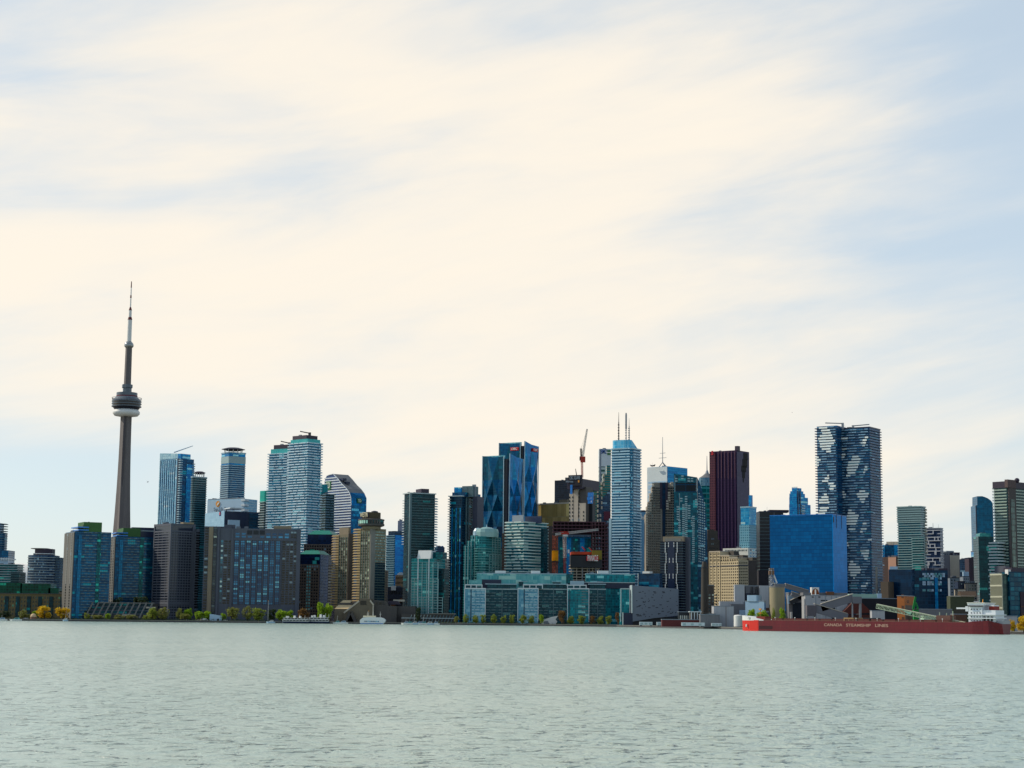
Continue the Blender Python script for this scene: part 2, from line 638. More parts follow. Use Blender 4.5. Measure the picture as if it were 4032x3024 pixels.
skc = mix(nt, cov, sky.outputs[0], ccol)
nt.links.new(skc, bg.inputs[0])

sc.view_settings.view_transform = 'Standard'
sc.view_settings.look = 'None'
sc.view_settings.exposure = 0
sc.view_settings.gamma = 1
try:
    sc.cycles.max_bounces = 6
    sc.cycles.diffuse_bounces = 3
    sc.cycles.glossy_bounces = 3
    sc.cycles.caustics_reflective = False
    sc.cycles.caustics_refractive = False
    sc.cycles.use_denoising = True
except Exception:
    pass

# ---------------------------------------------------------------- water
m = bpy.data.materials.new('lake_water')
nt, b = nodes(m)
b.inputs['Base Color'].default_value = (.34, .445, .38, 1)
b.inputs['Roughness'].default_value = .25
b.inputs['IOR'].default_value = 1.42
tc = N(nt, 'ShaderNodeTexCoord')
o3 = tc.outputs['Object']


def wave(sx, sy, rot, det, dist=.6):
    mp = N(nt, 'ShaderNodeMapping', ins={'Vector': o3, 'Rotation': (0, 0, R(rot)), 'Scale': (sx, sy, 1)})
    return N(nt, 'ShaderNodeTexNoise', ins={'Vector': mp.outputs[0], 'Scale': 1.0, 'Detail': det, 'Roughness': .55, 'Distortion': dist}).outputs[0]


w1, w2, w3 = wave(.16, .17, 12, 3.0), wave(.7, .5, -8, 4.0), wave(.012, .02, 20, 3.0, 1.0)
w5 = wave(.42, .5, 6, 3.0, .5)
w4 = wave(1.7, 1.1, 5, 3.0, .3)
def ridge(o):
    return N(nt, 'ShaderNodeMapRange', interpolation_type='SMOOTHSTEP', ins={0: o, 1: .56, 2: .72, 3: 0.0, 4: 1.0}).outputs[0]


hgt = mth(nt, 'ADD', mth(nt, 'ADD', mth(nt, 'MULTIPLY', w1, .8), mth(nt, 'MULTIPLY', ridge(w5), 1.25)), mth(nt, 'ADD', mth(nt, 'MULTIPLY', w2, .5), mth(nt, 'MULTIPLY', w4, .15)))
calm = N(nt, 'ShaderNodeMapRange', ins={0: w3, 1: .35, 2: .68, 3: .5, 4: 1.3}).outputs[0]     # gusts ruffle some patches more
bp = N(nt, 'ShaderNodeBump', ins={'Height': mth(nt, 'MULTIPLY', hgt, calm), 'Strength': 1.0, 'Distance': 1.0})
nt.links.new(bp.outputs[0], b.inputs['Normal'])
WATER = m
struct('water', MB().add([(-9000, -300, 0), (9000, -300, 0), (9000, 9000, 0), (-9000, 9000, 0)], [(0, 1, 2, 3)]), WATER)

# ---------------------------------------------------------------- land
M = {}
M['land'] = flat('city_ground', '#6e6a62', var=.3, scale=.03)
M['quay'] = flat('quay_concrete', '#4c4a4b', var=.35, scale=.2, streak=.3)
M['cap'] = flat('quay_coping', '#8f8a80', var=.25, scale=.3)
M['grass'] = flat('lawn', '#4f6a22', var=.4, scale=.25)
SHORE = [(-1500, 1840), (0, 1822), (320, 1818), (1360, 1858), (2080, 1850), (2430, 1800), (2790, 1655), (2935, 1545), (4150, 1318), (4900, 1240)]
shore = []
for px, Y in SHORE:
    d = ray('p', px, 2460)
    shore.append((d.x / d.y * Y, Y))
far = [(6000, 1240), (6000, 8000), (-6000, 8000), (-6000, 1840)]
struct('ground', MB().prism(shore + far, -3, G), [M['land']])
mb, mc = MB(), MB()
for (x0, y0), (x1, y1) in zip(shore[:-1], shore[1:]):
    d = Vector((x1 - x0, y1 - y0)).normalized()
    n_ = Vector((d.y, -d.x)) * .6
    mb.prism([(x0 + n_.x, y0 + n_.y), (x1 + n_.x, y1 + n_.y), (x1 - n_.x, y1 - n_.y), (x0 - n_.x, y0 - n_.y)], -2.9, G - .1)
    mc.prism([(x0 + n_.x * 1.4, y0 + n_.y * 1.4), (x1 + n_.x * 1.4, y1 + n_.y * 1.4), (x1 - n_.x * 3, y1 - n_.y * 3), (x0 - n_.x * 3, y0 - n_.y * 3)], G - .1, G + .25)
q_ = tag(obj('quay_wall', mb, M['quay']), 'dark concrete quay wall along the whole waterfront', 'quay wall')
obj('coping', mc, M['cap'], q_)
# ---------------------------------------------------------------- palette
M['conc_brown'] = flat('brown_concrete', '#525660', streak=.15, scale=.06)
M['conc_grey'] = flat('grey_concrete', '#7d7a72', streak=.18, scale=.06)
M['conc_light'] = flat('pale_concrete', '#b8ae9c', streak=.15, scale=.06)
M['conc_tan'] = flat('tan_concrete', '#8a7c66', streak=.15, scale=.06)
M['conc_dark'] = flat('dark_concrete', '#4e4a46', streak=.2, scale=.08)
M['white'] = flat('white_paint', '#d9d8d2', var=.1, rough=.5)
M['white_metal'] = flat('white_cladding', '#c9d0d2', var=.1, rough=.35, streak=.08)
M['pale_blue'] = flat('pale_blue_cladding', '#9db8cc', var=.1, rough=.35)
M['grey_metal'] = flat('grey_cladding', '#7d8790', var=.15, rough=.45, streak=.1)
M['dark_metal'] = flat('dark_metal', '#20242b', var=.2, rough=.5)
M['navy'] = flat('navy_cladding', '#10213f', var=.25, rough=.35)
M['plum'] = flat('plum_cladding', '#2e2436', var=.2, rough=.5)
M['steel'] = flat('galvanised_steel', '#8b8f94', var=.1, rough=.4, metal=.4)
M['copper'] = flat('green_copper_roof', '#177a66', var=.25, rough=.5, scale=.3)
M['lime'] = flat('lime_green_panel', '#3c6230', var=.15)
M['blue_panel'] = flat('bright_blue_panel', '#1976c4', var=.15, rough=.3)
M['brick'] = flat('brown_brick', '#5e3f2e', var=.25)
M['rail'] = flat('balcony_glass_rail', '#8fb0bd', var=.12, rough=.2, spec=.7)
M['rail_dark'] = flat('dark_balcony_glass', '#34616e', var=.2, rough=.15, spec=.8)
M['slab'] = flat('balcony_slab', '#a9b6b6', var=.12)
M['slab_dim'] = flat('grey_balcony_slab', '#5d7478', var=.15)
M['red'] = flat('red_sign', '#c41220', var=.08, rough=.4)
M['green_sign'] = flat('green_sign', '#1f6b3a', var=.08, rough=.4)
M['gold'] = flat('orange_sign', '#e0932a', var=.08, rough=.4)
M['letters'] = flat('white_letters', '#ece9dd', var=.05, rough=.4)
M['letters_grey'] = flat('grey_letters', '#8fa0aa', var=.05)

M['g_blue'] = facade('deep_blue_glazing', '#053654', '#0c648a', '#073048', 3.0, 2.2, .16, .1, '#2f8ca0', .05)
M['g_teal'] = facade('teal_glazing', '#06333f', '#1a7a80', '#163a44', 3.0, 2.0, .2, .1, '#58b0a8', .06)
M['g_green'] = facade('green_glazing', '#0a4850', '#2a8488', '#5a9698', 2.9, 2.6, .2, .09, '#8fc8c4', .08)
M['g_dark'] = facade('dark_glazing', '#061a24', '#164a54', '#20383e', 3.0, 2.4, .2, .12, '#2f7478', .04)
M['g_pale'] = facade('pale_curtain_wall', '#5c88a4', '#b4d0dc', '#9cb4c0', 3.4, 3.0, .12, .28, None, metal=.45)
M['g_mid'] = facade('sky_blue_glazing', '#0f5a94', '#4aa0cc', '#2a6c98', 3.2, 2.4, .2, .1, '#a0d0dc', .07)
M['g_slate'] = facade('slate_glazing', '#16283c', '#3c5a78', '#4a5666', 3.2, 2.2, .28, .12, '#8aa4b4', .08)
M['dark_bay'] = panes('dark_window_glass', '#0c1014', '#27303a', '#6f8896', .06)
M['blue_bay'] = panes('blue_window_glass', '#0e3860', '#3a88b4', '#6ab4cc', .12, pw=1.5)
M['grey_bay'] = panes('grey_window_glass', '#20303a', '#5a7078', '#a4b4ac', .1)

# ---------------------------------------------------------------- far left: a stepped glass tower, cut by the frame
B = Bld('glass_tower', 'blue stepped glass tower cut by the left edge, behind the low green-topped block', 'tower', 'a', -130, 52, None, 335, 2300, 0, 24)
B.body(M['g_blue'], pts=outline(B.bx, 0, 0, 8), z1=B.vol(-130, 52, None, 335)[5])
B.boxpart('penthouse', B.vol(-130, 4, None, 205, 3), M['g_mid'])
v_ = B.vol(-130, 116, None, 577, -4, 30, zb=0)
B.boxpart('wing', v_, M['g_blue'])
v_ = B.vol(-130, 108, None, 700, -8, 30, zb=0)
B.boxpart('lower_wing', v_, M['pale_blue'])
v2 = B.vol(-130, 126, None, 684, -9, 32, zb=0)
mb = MB().box(v2[0], v2[1], v2[2], v2[3], v2[5] - 1.6, v2[5])
for k in range(9):
    x = v2[1] - 1.5 - k * 3.0
    mb.box(x, x + 1.5, v2[2] - 1, v2[2] + .2, v2[5] - 3, v2[5] + .6)
B.part('canopy', mb, M['white_metal'])
B.slabs(M['slab_dim'], 30, v_[5] + 50, 3.2, .5, .7, name='floor_band', rad=8)

B = Bld('apartment_block', 'teal mid-rise with long pale balconies cut by the left edge, before the stepped glass tower', 'apartment block', 'a', -120, 240, None, 775, 2220, 0, 26)
B.body(M['g_teal'])
B.boxpart('penthouse', B.vol(112, 178, None, 748, 5, 8), M['g_dark'])
w_ = B.vol(150, 262, None, 872, -3, 30, zb=0)
B.boxpart('wing', w_, M['g_dark'])
B.slabs(M['slab'], B.H % 3.1 + 3.1, B.H + .2, 3.1, 1.3, .75)
B.slabs(M['slab_dim'], 6, w_[5], 3.1, .6, .5, bx=w_, name='wing_balcony')

# stadium
c = at('a', 130, 1200, 2900)
t_ = thing('stadium', 'white domed stadium roof showing in gaps between the far left blocks', 'stadium', (c.x, c.y, G))
zt = at('a', 130, 745, 2900).z - G
rx = (at('a', 905, 1150, 2900).x - c.x)
zb = at('a', 130, 1145, 2900).z - G
mb = MB().ball((0, 0, 0), 1, 48, 10, 1, 0.0)
mb.v = [(x * rx * 1.02, y * rx * .9, zb + z * (zt - zb)) for x, y, z in mb.v]
obj('dome_roof', mb, flat('stadium_roof_membrane', '#f2ece0', var=.06, rough=.6), t_, None, True)
obj('rim_wall', MB().lathe([(rx * 1.03, 0), (rx * 1.03, zb)], 48), flat('dull_red_cladding', '#7a2530'), t_)

B = Bld('round_condo', 'grey-blue curved condo tower with pale floor bands and a flat disc roof', 'apartment tower', 'a', 385, 745, None, 645, 2150, 0, 24)
B.body(M['g_slate'], pts=outline(B.bx, 0, 7))
r_ = B.vol(600, 822, None, 678, 2, 26, zb=0)
B.boxpart('wing', r_, M['g_slate'])
p_ = B.vol(476, 712, None, 558, 4, 14)
B.part('penthouse', MB().prism(outline(p_, 0, 3), p_[4] - 1, p_[5]), M['plum'])
q = B.vol(418, 640, None, 548, 3, 16)
B.part('roof_disc', MB().prism(outline(q, 0, 4), q[5] - .9, q[5]), M['conc_grey'])
B.slabs(M['slab'], 8, B.H, 3.15, .8, .55, bulge=7)
B.slabs(M['slab_dim'], 8, r_[5], 3.15, .7, .5, bx=r_, name='wing_balcony')
B.part('roof_band', MB().prism(outline(p_, .3, 3.2), p_[5] - 6.5, p_[5] - 5.6), M['white'])

B = Bld('dark_block', 'dark navy block in the gap behind the round condo tower', 'office block', 'a', 780, 900, None, 853, 2320, 0, 24)
B.body(M['g_dark'])
B.boxpart('roof', B.vol(800, 870, None, 842, 4, 10), M['dark_metal'])

# long low brick block with a green glazed top
B = Bld('low_brick_block', 'long low olive-brown brick block with a green glazed top storey', 'apartment block', 'a', -160, 880, None, 1172, 1930, 0, 40)
B.body(flat('olive_brick', '#6a5d3c', var=.25, scale=.08))
for a_, b_, t_, n_ in ((-160, 300, 1020, 'glazed_storey'), (280, 690, 1035, 'glazed_storey'), (660, 800, 1090, 'glazed_storey')):
    B.boxpart(n_, B.vol(a_, b_, None, t_, 3, 25), M['g_green'] if n_ == 'x' else facade('green_penthouse_glazing', '#06251f', '#155a48', '#1a4a40', 3, 3, .2, .14, '#4fa08a', .05))
B.boxpart('cornice', B.vol(-165, 884, None, 1166, -1, 43), M['conc_brown'])
B.boxpart('pale_end', B.vol(800, 905, None, 1150, 2, 30, zb=0), M['conc_tan'])
B.boxpart('red_roof', B.vol(800, 890, None, 1130, 20, 30, zb=0), flat('faded_red_panel', '#8a3a3a'))
u0, u1 = 1.0, B.W - 1
B.windows('F', u0, u1, 26, 3, B.H - 2, 5, .5, .5, panes('olive_window_glass', '#0e1a1e', '#24464a', '#3f7a66', .1))
for k in range(7):
    xx = B.bx[0] + B.W * (.08 + k * .145)
    B.part('balcony_bay', MB().box(xx, xx + 4, B.bx[2] - 1.2, B.bx[2] + .2, 2, B.H - 3), M['g_dark'])

# two blue condo towers
def blue_tower(lab, xl, xc, xr, yt, Y, th, pent, blue, rear=None):
    B = Bld('condo_tower', lab, 'apartment tower', 'a', xl, xc, xr, yt, Y, th)
    B.body(M['g_blue'])
    L = B.W
    # concrete end wall with punched openings on the sunlit side
    B.part('end_wall', B.fb(MB(), 'F', -.8, L - .2, 0, B.H - 1, -.2, .9), flat('end_wall_concrete', '#605e58', streak=.2))
    mb = MB().box(-1.5, 1.5, -.25, .3, -.95, .95)
    me = mb.mesh('window', M['dark_bay'])
    nz = int(B.H / 3.0)
    for j in range(nz):
        for u in (.36, .78):
            link('window', me, B.root, (B.bx[0] + L * u, B.bx[2] - .9, 2 + j * 3.0))
    B.floors('end_balcony', [MB().box(B.bx[0] - 2.6, B.bx[0] + .4, B.bx[2] - .4, B.bx[2] + L * .8, 0, .9)], M['slab'], 6, B.H - 2, 3.0)
    # projecting glazed bay on the wide face
    b = B.bx
    B.part('glazed_bay', MB().box(b[1] - .3, b[1] + 1.2, b[2] + B.D * .1, b[2] + B.D * .19, 0, B.H - 4), facade('bright_blue_bay', '#0a5478', '#1c80a8', '#0c4460', 3, 2, .15, .1))
    B.part('glazed_bay', MB().box(b[1] - .3, b[1] + .9, b[2] + B.D * .62, b[2] + B.D * .72, 0, B.H - 1), M['g_teal'])
    B.boxpart('penthouse', B.vol(*pent[:4], inset=4), M['lime'])
    pv = B.vol(*pent[:4], inset=4)
    B.part('hatch', MB().box(pv[1] - 4, pv[1] - 1, pv[2] - .3, pv[2] + 1, pv[5] - 5, pv[5] - 3), M['dark_metal'])
    for k, z in enumerate((0, 3.0)):
        q = B.vol(*blue[:4], inset=-.5)
        B.part('terrace', MB().box(q[0] + k * 2, q[1] + .6, q[2] + k, q[2] + B.D * .3, q[5] - z - 1.2, q[5] - z), M['blue_panel'])
    fl = MB().box(b[1] - .2, b[1] + .55, b[2] + B.D * .2, b[3], -.12, .12)
    for k in range(5):
        u = b[2] + B.D * (.24 + .15 * k)
        fl.box(b[1] - .2, b[1] + .8, u, u + B.D * .075, 0, .45)
    fl2 = MB().box(b[1] - .2, b[1] + .55, b[2] + B.D * .2, b[3], -.12, .12)
    for k in range(4):
        u = b[2] + B.D * (.3 + .16 * k)
        fl2.box(b[1] - .2, b[1] + .8, u, u + B.D * .09, 0, .45)
    B.floors('balcony', [fl, fl2], M['rail_dark'], 4, B.H, 3.0)
    B.part('vent', MB().ball((0, b[2] + B.D * .5, pv[5]), 1.6, 10, 6), M['dark_metal'])
    return B


blue_tower('nearer blue glass condo tower with a lime penthouse, second building from the low brick block', 893, 1020, 1517, 318, 1890, 62, (1062, 1142, 1390, 190), (968, 1060, 1175, 252), None)
B = blue_tower('blue glass condo tower with lime penthouse, right in front of the spire tower', 1515, 1578, 2110, 385, 1960, 66, (1600, 1680, 1915, 272), (1522, 1580, 1712, 330), None)
B.boxpart('rear_block', B.vol(1778, 1800, 2115, 262, 14), M['navy'])
v_ = B.vol(1778, 1800, 2115, 262, 14)
B.part('parapet', MB().box(v_[0] - .3, v_[1] + .3, v_[2] - .3, v_[3], v_[5] - 4.2, v_[5] - 3.4), M['slab'])

# terraced low block with slanting fins
B = Bld('terraced_block', 'low terraced concrete block with slanting fins below the two blue towers', 'apartment block', 'a', 1150, 2050, None, 1450, 1895, 0, 30)
b = B.bx
zt = at('a', 1700, 1300, 1905).z - G
xo = at('a', 1265, 1300, 1905).x - at('a', 1160, 1440, 1895).x
B.part('wall', MB().side([(b[0], 0), (b[1], 0), (b[1], zt), (b[0] + xo, zt), (b[0], B.H)], b[2] + 12, b[3] + 8), M['conc_dark'])
for k in range(3):
    z = B.H + (zt - B.H) * k / 3
    B.part('terrace', MB().box(b[0] + xo * k / 3, b[1], b[2] + 3 * k + .5, b[2] + 13, z - 3.5 if k else 0, z + (zt - B.H) / 3 - .4), M['g_dark'])
    B.part('planter', MB().box(b[0] + xo * k / 3, b[1], b[2] + 3 * k, b[2] + 3 * k + .8, z - .3, z + .8), M['conc_brown'])
for k in range(11):
    x = b[0] + (b[1] - b[0]) * (k + .25) / 11
    B.part('slanting_fin', MB().beam((x, b[2] - 3.5, B.H - 4), (x + xo, b[2] + 6.0, zt + .9), 1.0, 1.5), M['conc_grey'])
B.part('parapet', MB().box(b[0] + xo, b[1] + 1, b[2] + 9.2, b[2] + 14, zt, zt + 1.1), M['conc_grey'])
B.part('base_wall', MB().box(b[0], b[1], b[2] - .6, b[2] + .4, 0, B.H - 1), M['conc_dark'])
B.part('awning', MB().box(b[0] + 42, b[0] + 52, b[2] - 3, b[2] - .4, B.H - 1.5, B.H - .2), M['conc_light'])
B.part('awning', MB().box(b[1] - 6, b[1] + 4, b[2] + 3, b[2] + 8, zt - 5, zt - 3.4), M['conc_light'])

# ---------------------------------------------------------------- the tall concrete spire tower
YC = 2780
c = at('a', (1555 + 1778) / 2, 2000 * 0, YC)
cz = lambda y: at('n', 255, y, YC).z - G
pxm = YC / FOC / 2.594
T = thing('spire_tower', 'tall tapering concrete tower with a round observation pod and a needle mast', 'tower', (c.x, YC, G))
M['cn_conc'] = flat('tower_concrete', '#66605e', streak=.12, scale=.05)
M['cn_grey'] = flat('pod_grey', '#59646c', var=.12, rough=.35)
M['cn_dark'] = flat('pod_dark_glass', '#141c2c', var=.15, rough=.15)
zpod = cz(1455)
# three-legged shaft
mb = MB()
rings = []
nzz = 14
for k in range(nzz + 1):
    t = k / nzz
    z = zpod * t
    leg = 8.6 + 17 * (1 - t) ** 2.1
    hub = 6.5 + 3.0 * (1 - t)
    wid = 2.9 + 1.0 * (1 - t)
    ring = []
    for i in range(3):
        a = R(-82 + 120 * i)
        dx, dy = math.cos(a), math.sin(a)
        ring += [(dx * leg + dy * wid, dy * leg - dx * wid, z), (dx * leg - dy * wid, dy * leg + dx * wid, z)]
        a2 = a + R(60)
        ring.append((math.cos(a2) * hub, math.sin(a2) * hub, z))
    rings.append(ring)
for k in range(nzz):
    n = len(rings[0])
    mb.add(rings[k] + rings[k + 1], [(i, (i + 1) % n, n + (i + 1) % n, n + i) for i in range(n)])
obj('shaft', mb, M['cn_conc'], T)
obj('lift_shaft', MB().box(-1.2, 1.2, -10.5, -5, 0, zpod), flat('shaft_recess', '#4f4a4c', var=.15), T)
W_ = lambda w: w * pxm
pod = thing  # (parts of the pod below)
obj('radome', MB().lathe([(W_(60), cz(1455)), (W_(118), cz(1446)), (W_(137), cz(1425)), (W_(137), cz(1405)), (W_(120), cz(1384)), (W_(90), cz(1380))], 40), M['white'], T, None, True)
dk = obj('deck', MB().lathe([(W_(120), cz(1384)), (W_(143), cz(1355)), (W_(148), cz(1295)), (W_(140), cz(1288))], 40), M['cn_dark'], T)
for y in (1300, 1325, 1352):
    obj('deck_ring', MB().lathe([(W_(147), cz(y + 5)), (W_(151), cz(y + 4)), (W_(151), cz(y - 4)), (W_(146), cz(y - 5))], 40), M['cn_grey'], dk)
obj('upper_deck', MB().lathe([(W_(143), cz(1290)), (W_(128), cz(1272)), (W_(106), cz(1252)), (W_(106), cz(1212)), (W_(60), cz(1210))], 40), M['cn_grey'], T)
gl = MB()
for k in range(40):
    a, a2 = 2 * PI * k / 40, 2 * PI * (k + 1) / 40
    r1, r2 = W_(146), W_(150)
    gl.tube((r1 * math.cos(a), r1 * math.sin(a), cz(1288)), (r2 * math.cos(a2), r2 * math.sin(a2), cz(1264)), .25, None, 4)
    gl.tube((r2 * math.cos(a), r2 * math.sin(a), cz(1264)), (r2 * math.cos(a2), r2 * math.sin(a2), cz(1264)), .3, None, 4)
obj('guard_rail', gl, M['steel'], T)
obj('red_trim', MB().lathe([(W_(108), cz(1253)), (W_(108), cz(1243))], 40), flat('dull_red_trim', '#6a2a36'), T)
obj('plant_ring', MB().lathe([(W_(46), cz(1212)), (W_(46), cz(1165)), (W_(55), cz(1160)), (W_(55), cz(1128)), (W_(40), cz(1124))], 8), M['cn_grey'], T)
obj('upper_shaft', MB().lathe([(W_(37), cz(1210)), (W_(33), cz(740))], 6, (0, 0), R(10)), M['cn_conc'], T)
obj('sky_pod', MB().lathe([(W_(33), cz(752)), (W_(46), cz(740)), (W_(49), cz(728)), (W_(44), cz(708)), (W_(24), cz(684))], 32), flat('sky_pod_metal', '#9b9c98', rough=.2, metal=.5), T, None, True)
for n_, w0, w1, y0, y1, mt in (('mast', 23, 22, 690, 462, 'white'), ('mast_collar', 24, 17, 466, 438, 'red_band'), ('mast', 15, 15, 440, 366, 'white'),
                               ('mast_collar', 17, 8, 368, 336, 'red_band'), ('mast', 7, 6, 340, 236, 'white'), ('mast_collar', 8, 7, 242, 214, 'red_band'),
                               ('mast', 6, 5, 216, 132, 'white'), ('mast_tip', 6, 4, 136, 72, 'red_band')):
    if mt not in M:
        M[mt] = flat('maroon_band', '#5a1d24', var=.1)
    obj(n_, MB().lathe([(W_(w0), cz(y0)), (W_(w1), cz(y1))], 16), M[mt], T)

# ---------------------------------------------------------------- pale glass hotel tower and its neighbours
B = Bld('hotel_tower', 'pale glass tower with a slanting crown screen and a leaning pole on its roof', 'tower', 'b', 250, 524, 706, 500, 2500, 40)
B.body(M['g_blue'])
b = B.bx
sk = facade('pale_striped_wall', '#7fa8c2', '#b8d6e4', '#7898ae', 3.4, 2.6, .08, .3, '#d4e4e8', .05, metal=.25)
B.part('curtain_wall', B.fb(MB(), 'F', 2.0, B.W - 6, 0, B.H - 1, -.2, 1.2), sk)
zl, zr = at('b', 225, 405, 2500).z - G, at('b', 524, 436, 2500).z - G
ul = B.on(222, 900)[0]
B.part('fin_screen', MB().side([(b[0] + ul, 0), (b[0] + 2.4, 0), (b[0] + 2.4, B.H), (b[1] - 8, zr - 8), (b[1], zr), (b[1] - .1, zr), (b[0] + ul, zl)][:5] + [(b[0] + ul, zl)], b[2] + .3, b[2] + .9), facade('screen_glazing', '#88a8b8', '#c4d8dc', '#7c98a4', 3.4, 2, .1, .12, metal=.3))
for k in range(8):
    B.part('mullion', B.fb(MB(), 'F', 2.5 + k * (B.W - 9) / 8, 3.3 + k * (B.W - 9) / 8, 0, B.H - 1.5, 1.1, 1.8), M['g_blue'])
B.part('dark_recess', B.fb(MB(), 'F', B.W - 6.2, B.W - 3.2, 0, B.H, -.2, .8), M['navy'])
B.floors('corner_balcony', [MB().box(b[1] - 3, b[1] + 1.4, b[2] - 1.2, b[2] + 3, 0, 1.4)], M['rail'], 6, B.H - 3, 3.4)
B.part('crown', MB().box(b[1] - 6, b[1] + .4, b[2] - .4, b[2] + B.D * .72, B.H - .5, zr), M['g_mid'])
B.part('bright_bay', MB().box(b[1] - .2, b[1] + .7, b[2] + B.D * .45, b[3] + .2, 60, B.H - 8), M['g_mid'])
B.floors('rear_balcony', [MB().box(b[1] - 1, b[1] + 1.2, b[3] - 4, b[3] + 1.6, 0, 1.2)], M['rail_dark'], 60, B.H - 6, 3.4)
p, q = B.Mi @ at('b', 432, 420, 2512), B.Mi @ at('b', 690, 330, 2512)
B.part('roof_pole', MB().tube(p, q, .9, .5, 8), M['pale_blue'])

def disc_tower(lab, xl, xc, xr, yt, Y, th, disc, band, low=None):
    B = Bld('disc_roof_tower', lab, 'apartment tower', 'b', xl, xc, xr, yt, Y, th)
    B.body(M['g_blue'] if band else M['g_dark'], pts=outline(B.bx, 0, 0, 3))
    if band:
        v = B.vol(xl + 8, xc, xr + 3, band, -1)
        B.part('crown_band', MB().prism(outline(v, .6, 0, 3), B.H + 1.2, v[5]), flat('crown_cladding', '#8fa7a8', rough=.3, var=.15))
        B.part('crown_cap', MB().prism(outline(v, .1, 0, 3), B.H - 1, v[5] + 6), M['g_mid'])
        B.part('crown_rim', MB().prism(outline(v, 1.0, 0, 3), v[5] + 5, v[5] + 6.6), M['rail'])
        top = v[5] + 6
    else:
        top = B.H
        B.part('crown_rim', MB().prism(outline(B.bx, 1.0, 0, 3), B.H - 1.2, B.H), M['rail'])
    dx0, dx1, dy0, dy1 = disc
    zc, zl = at('b', (dx0 + dx1) / 2, dy0, Y + 8).z - G, at('b', dx0, (dy0 + dy1) / 2, Y + 8).z - G
    rw = (at('b', dx1, dy0, Y + 8).x - at('b', dx0, dy0, Y + 8).x) / 2
    ce = B.Mi @ at('b', (dx0 + dx1) / 2, dy0, Y + 10)
    B.part('roof_disc', MB().lathe([(rw * .55, zl - 2.2), (rw, zl), (rw * .5, zc)], 32, (ce.x, ce.y)), M['plum'])
    mb = MB()
    for k in range(12):
        a = 2 * PI * k / 12
        mb.tube((ce.x + rw * .7 * math.cos(a), ce.y + rw * .7 * math.sin(a), top - 1), (ce.x + rw * .76 * math.cos(a), ce.y + rw * .76 * math.sin(a), zl - .6), .5, None, 6)
    B.part('roof_column', mb, M['white'])
    B.slabs(M['rail'] if band else M['rail_dark'], B.H % 3.2 + 20, B.H, 3.2, .9, 1.0, rad=3)
    return B


disc_tower('dark green tower with a maroon disc roof, tucked behind the pale glass hotel tower', 660, 700, 888, 745, 2450, 50, (700, 866, 678, 712), None)
B = disc_tower('blue tower with a wide maroon disc roof and pale crown, behind the white office block', 1062, 1190, 1412, 575, 2600, 52, (1080, 1404, 356, 398), 470)

B = Bld('white_office', 'white glass office block with an orange globe logo at its top', 'office block', 'b', 890, 1393, 1567, 1050, 2400, 30)
B.body(facade('white_curtain_wall', '#7ca4be', '#a9c8d6', '#b4c8d0', 3.6, 4, .35, .06, metal=.3, blot=.15))
B.part('sign_band', B.fb(MB(), 'F', .2, B.W - .2, B.H - 30, B.H - 1, -.2, .35), flat('white_sign_panel', '#a7c0d0', var=.08, rough=.35))
u, z = B.on(1034, 1122)
lg = B.part('logo', MB().side([(B.bx[0] + u + 3.7 * math.cos(R(a)), z + 4.3 * math.sin(R(a))) for a in range(0, 360, 15)], B.bx[2] - .9, B.bx[2]), M['gold'])
mb = MB()
for k in range(4):
    mb.beam((B.bx[0] + u - 1.7 + k * .9, B.bx[2] - 1.1, z - 2.8 + k * .6), (B.bx[0] + u + .7 + k * .85, B.bx[2] - 1.1, z + 1.7 + k * .2), .4, .5)
obj('logo_ray', mb, M['letters'], lg)
u, z = B.on(1115, 1190)
letter(B.root, 'Sun Life Financial', (B.bx[0] + u, B.bx[2] - .5, z), 7, M['letters_grey'], 'F', (B.on(1255, 1190)[0] - B.on(972, 1190)[0]))
B.floors('corner_balcony', [MB().box(B.bx[1] - 5, B.bx[1] + 1.5, B.bx[2] - 1.4, B.bx[2] + 8, 0, 2.4)], M['white_metal'], B.H - 38, B.H - 2, 7)
B.part('roof_rail', MB().box(B.bx[0] + .5, B.bx[1] - .5, B.bx[2] + .5, B.bx[2] + 1, B.H, B.H + 1.3), M['grey_metal'])

B = Bld('arena_office', 'navy office block with one pale end wall carrying a small red and blue logo', 'office block', 'b', 866, 1127, 1690, 1218, 2330, 62)
B.body(M['navy'])
B.part('pale_wall', B.fb(MB(), 'F', -.3, B.W - .4, 0, B.H + .6, -.2, .8), facade('pale_blue_wall', '#7f9fb4', '#94b2c4', '#8aa8ba', 4, 6, .06, .02, metal=.2, blot=.12))
u, z = B.on(1070, 1253)
lg = B.part('logo', B.fb(MB(), 'F', u - 2.9, u + 2.9, z - 3.2, z + 3.2, .8, 1.3), flat('navy_logo', '#1c2d5e', var=.1))
obj('logo_swirl', MB().add(*(lambda a: (a.v, a.f))(B.fb(MB(), 'F', u - 1.6, u + 1.5, z - 1.7, z + 1.7, 1.2, 1.6))), M['red'], lg)
B.boxpart('pale_panel', B.vol(1166, 1170, 1330, 1336, -4, zb=8), M['pale_blue'])
B.part('roof_canopy', MB().box(B.bx[1] - 22, B.bx[1] + 3, B.bx[2] + B.D * .1, B.bx[2] + B.D * .45, B.H + 3.6, B.H + 5), M['white_metal'])
B.part('strip_window', B.fb(MB(), 'R', B.D * .58, B.D - .5, B.H - 40, B.H - 2, -.2, .6), facade('strip_glazing', '#0f2436', '#2c5a78', '#1a2c3c', 4, 5, .35, .04))

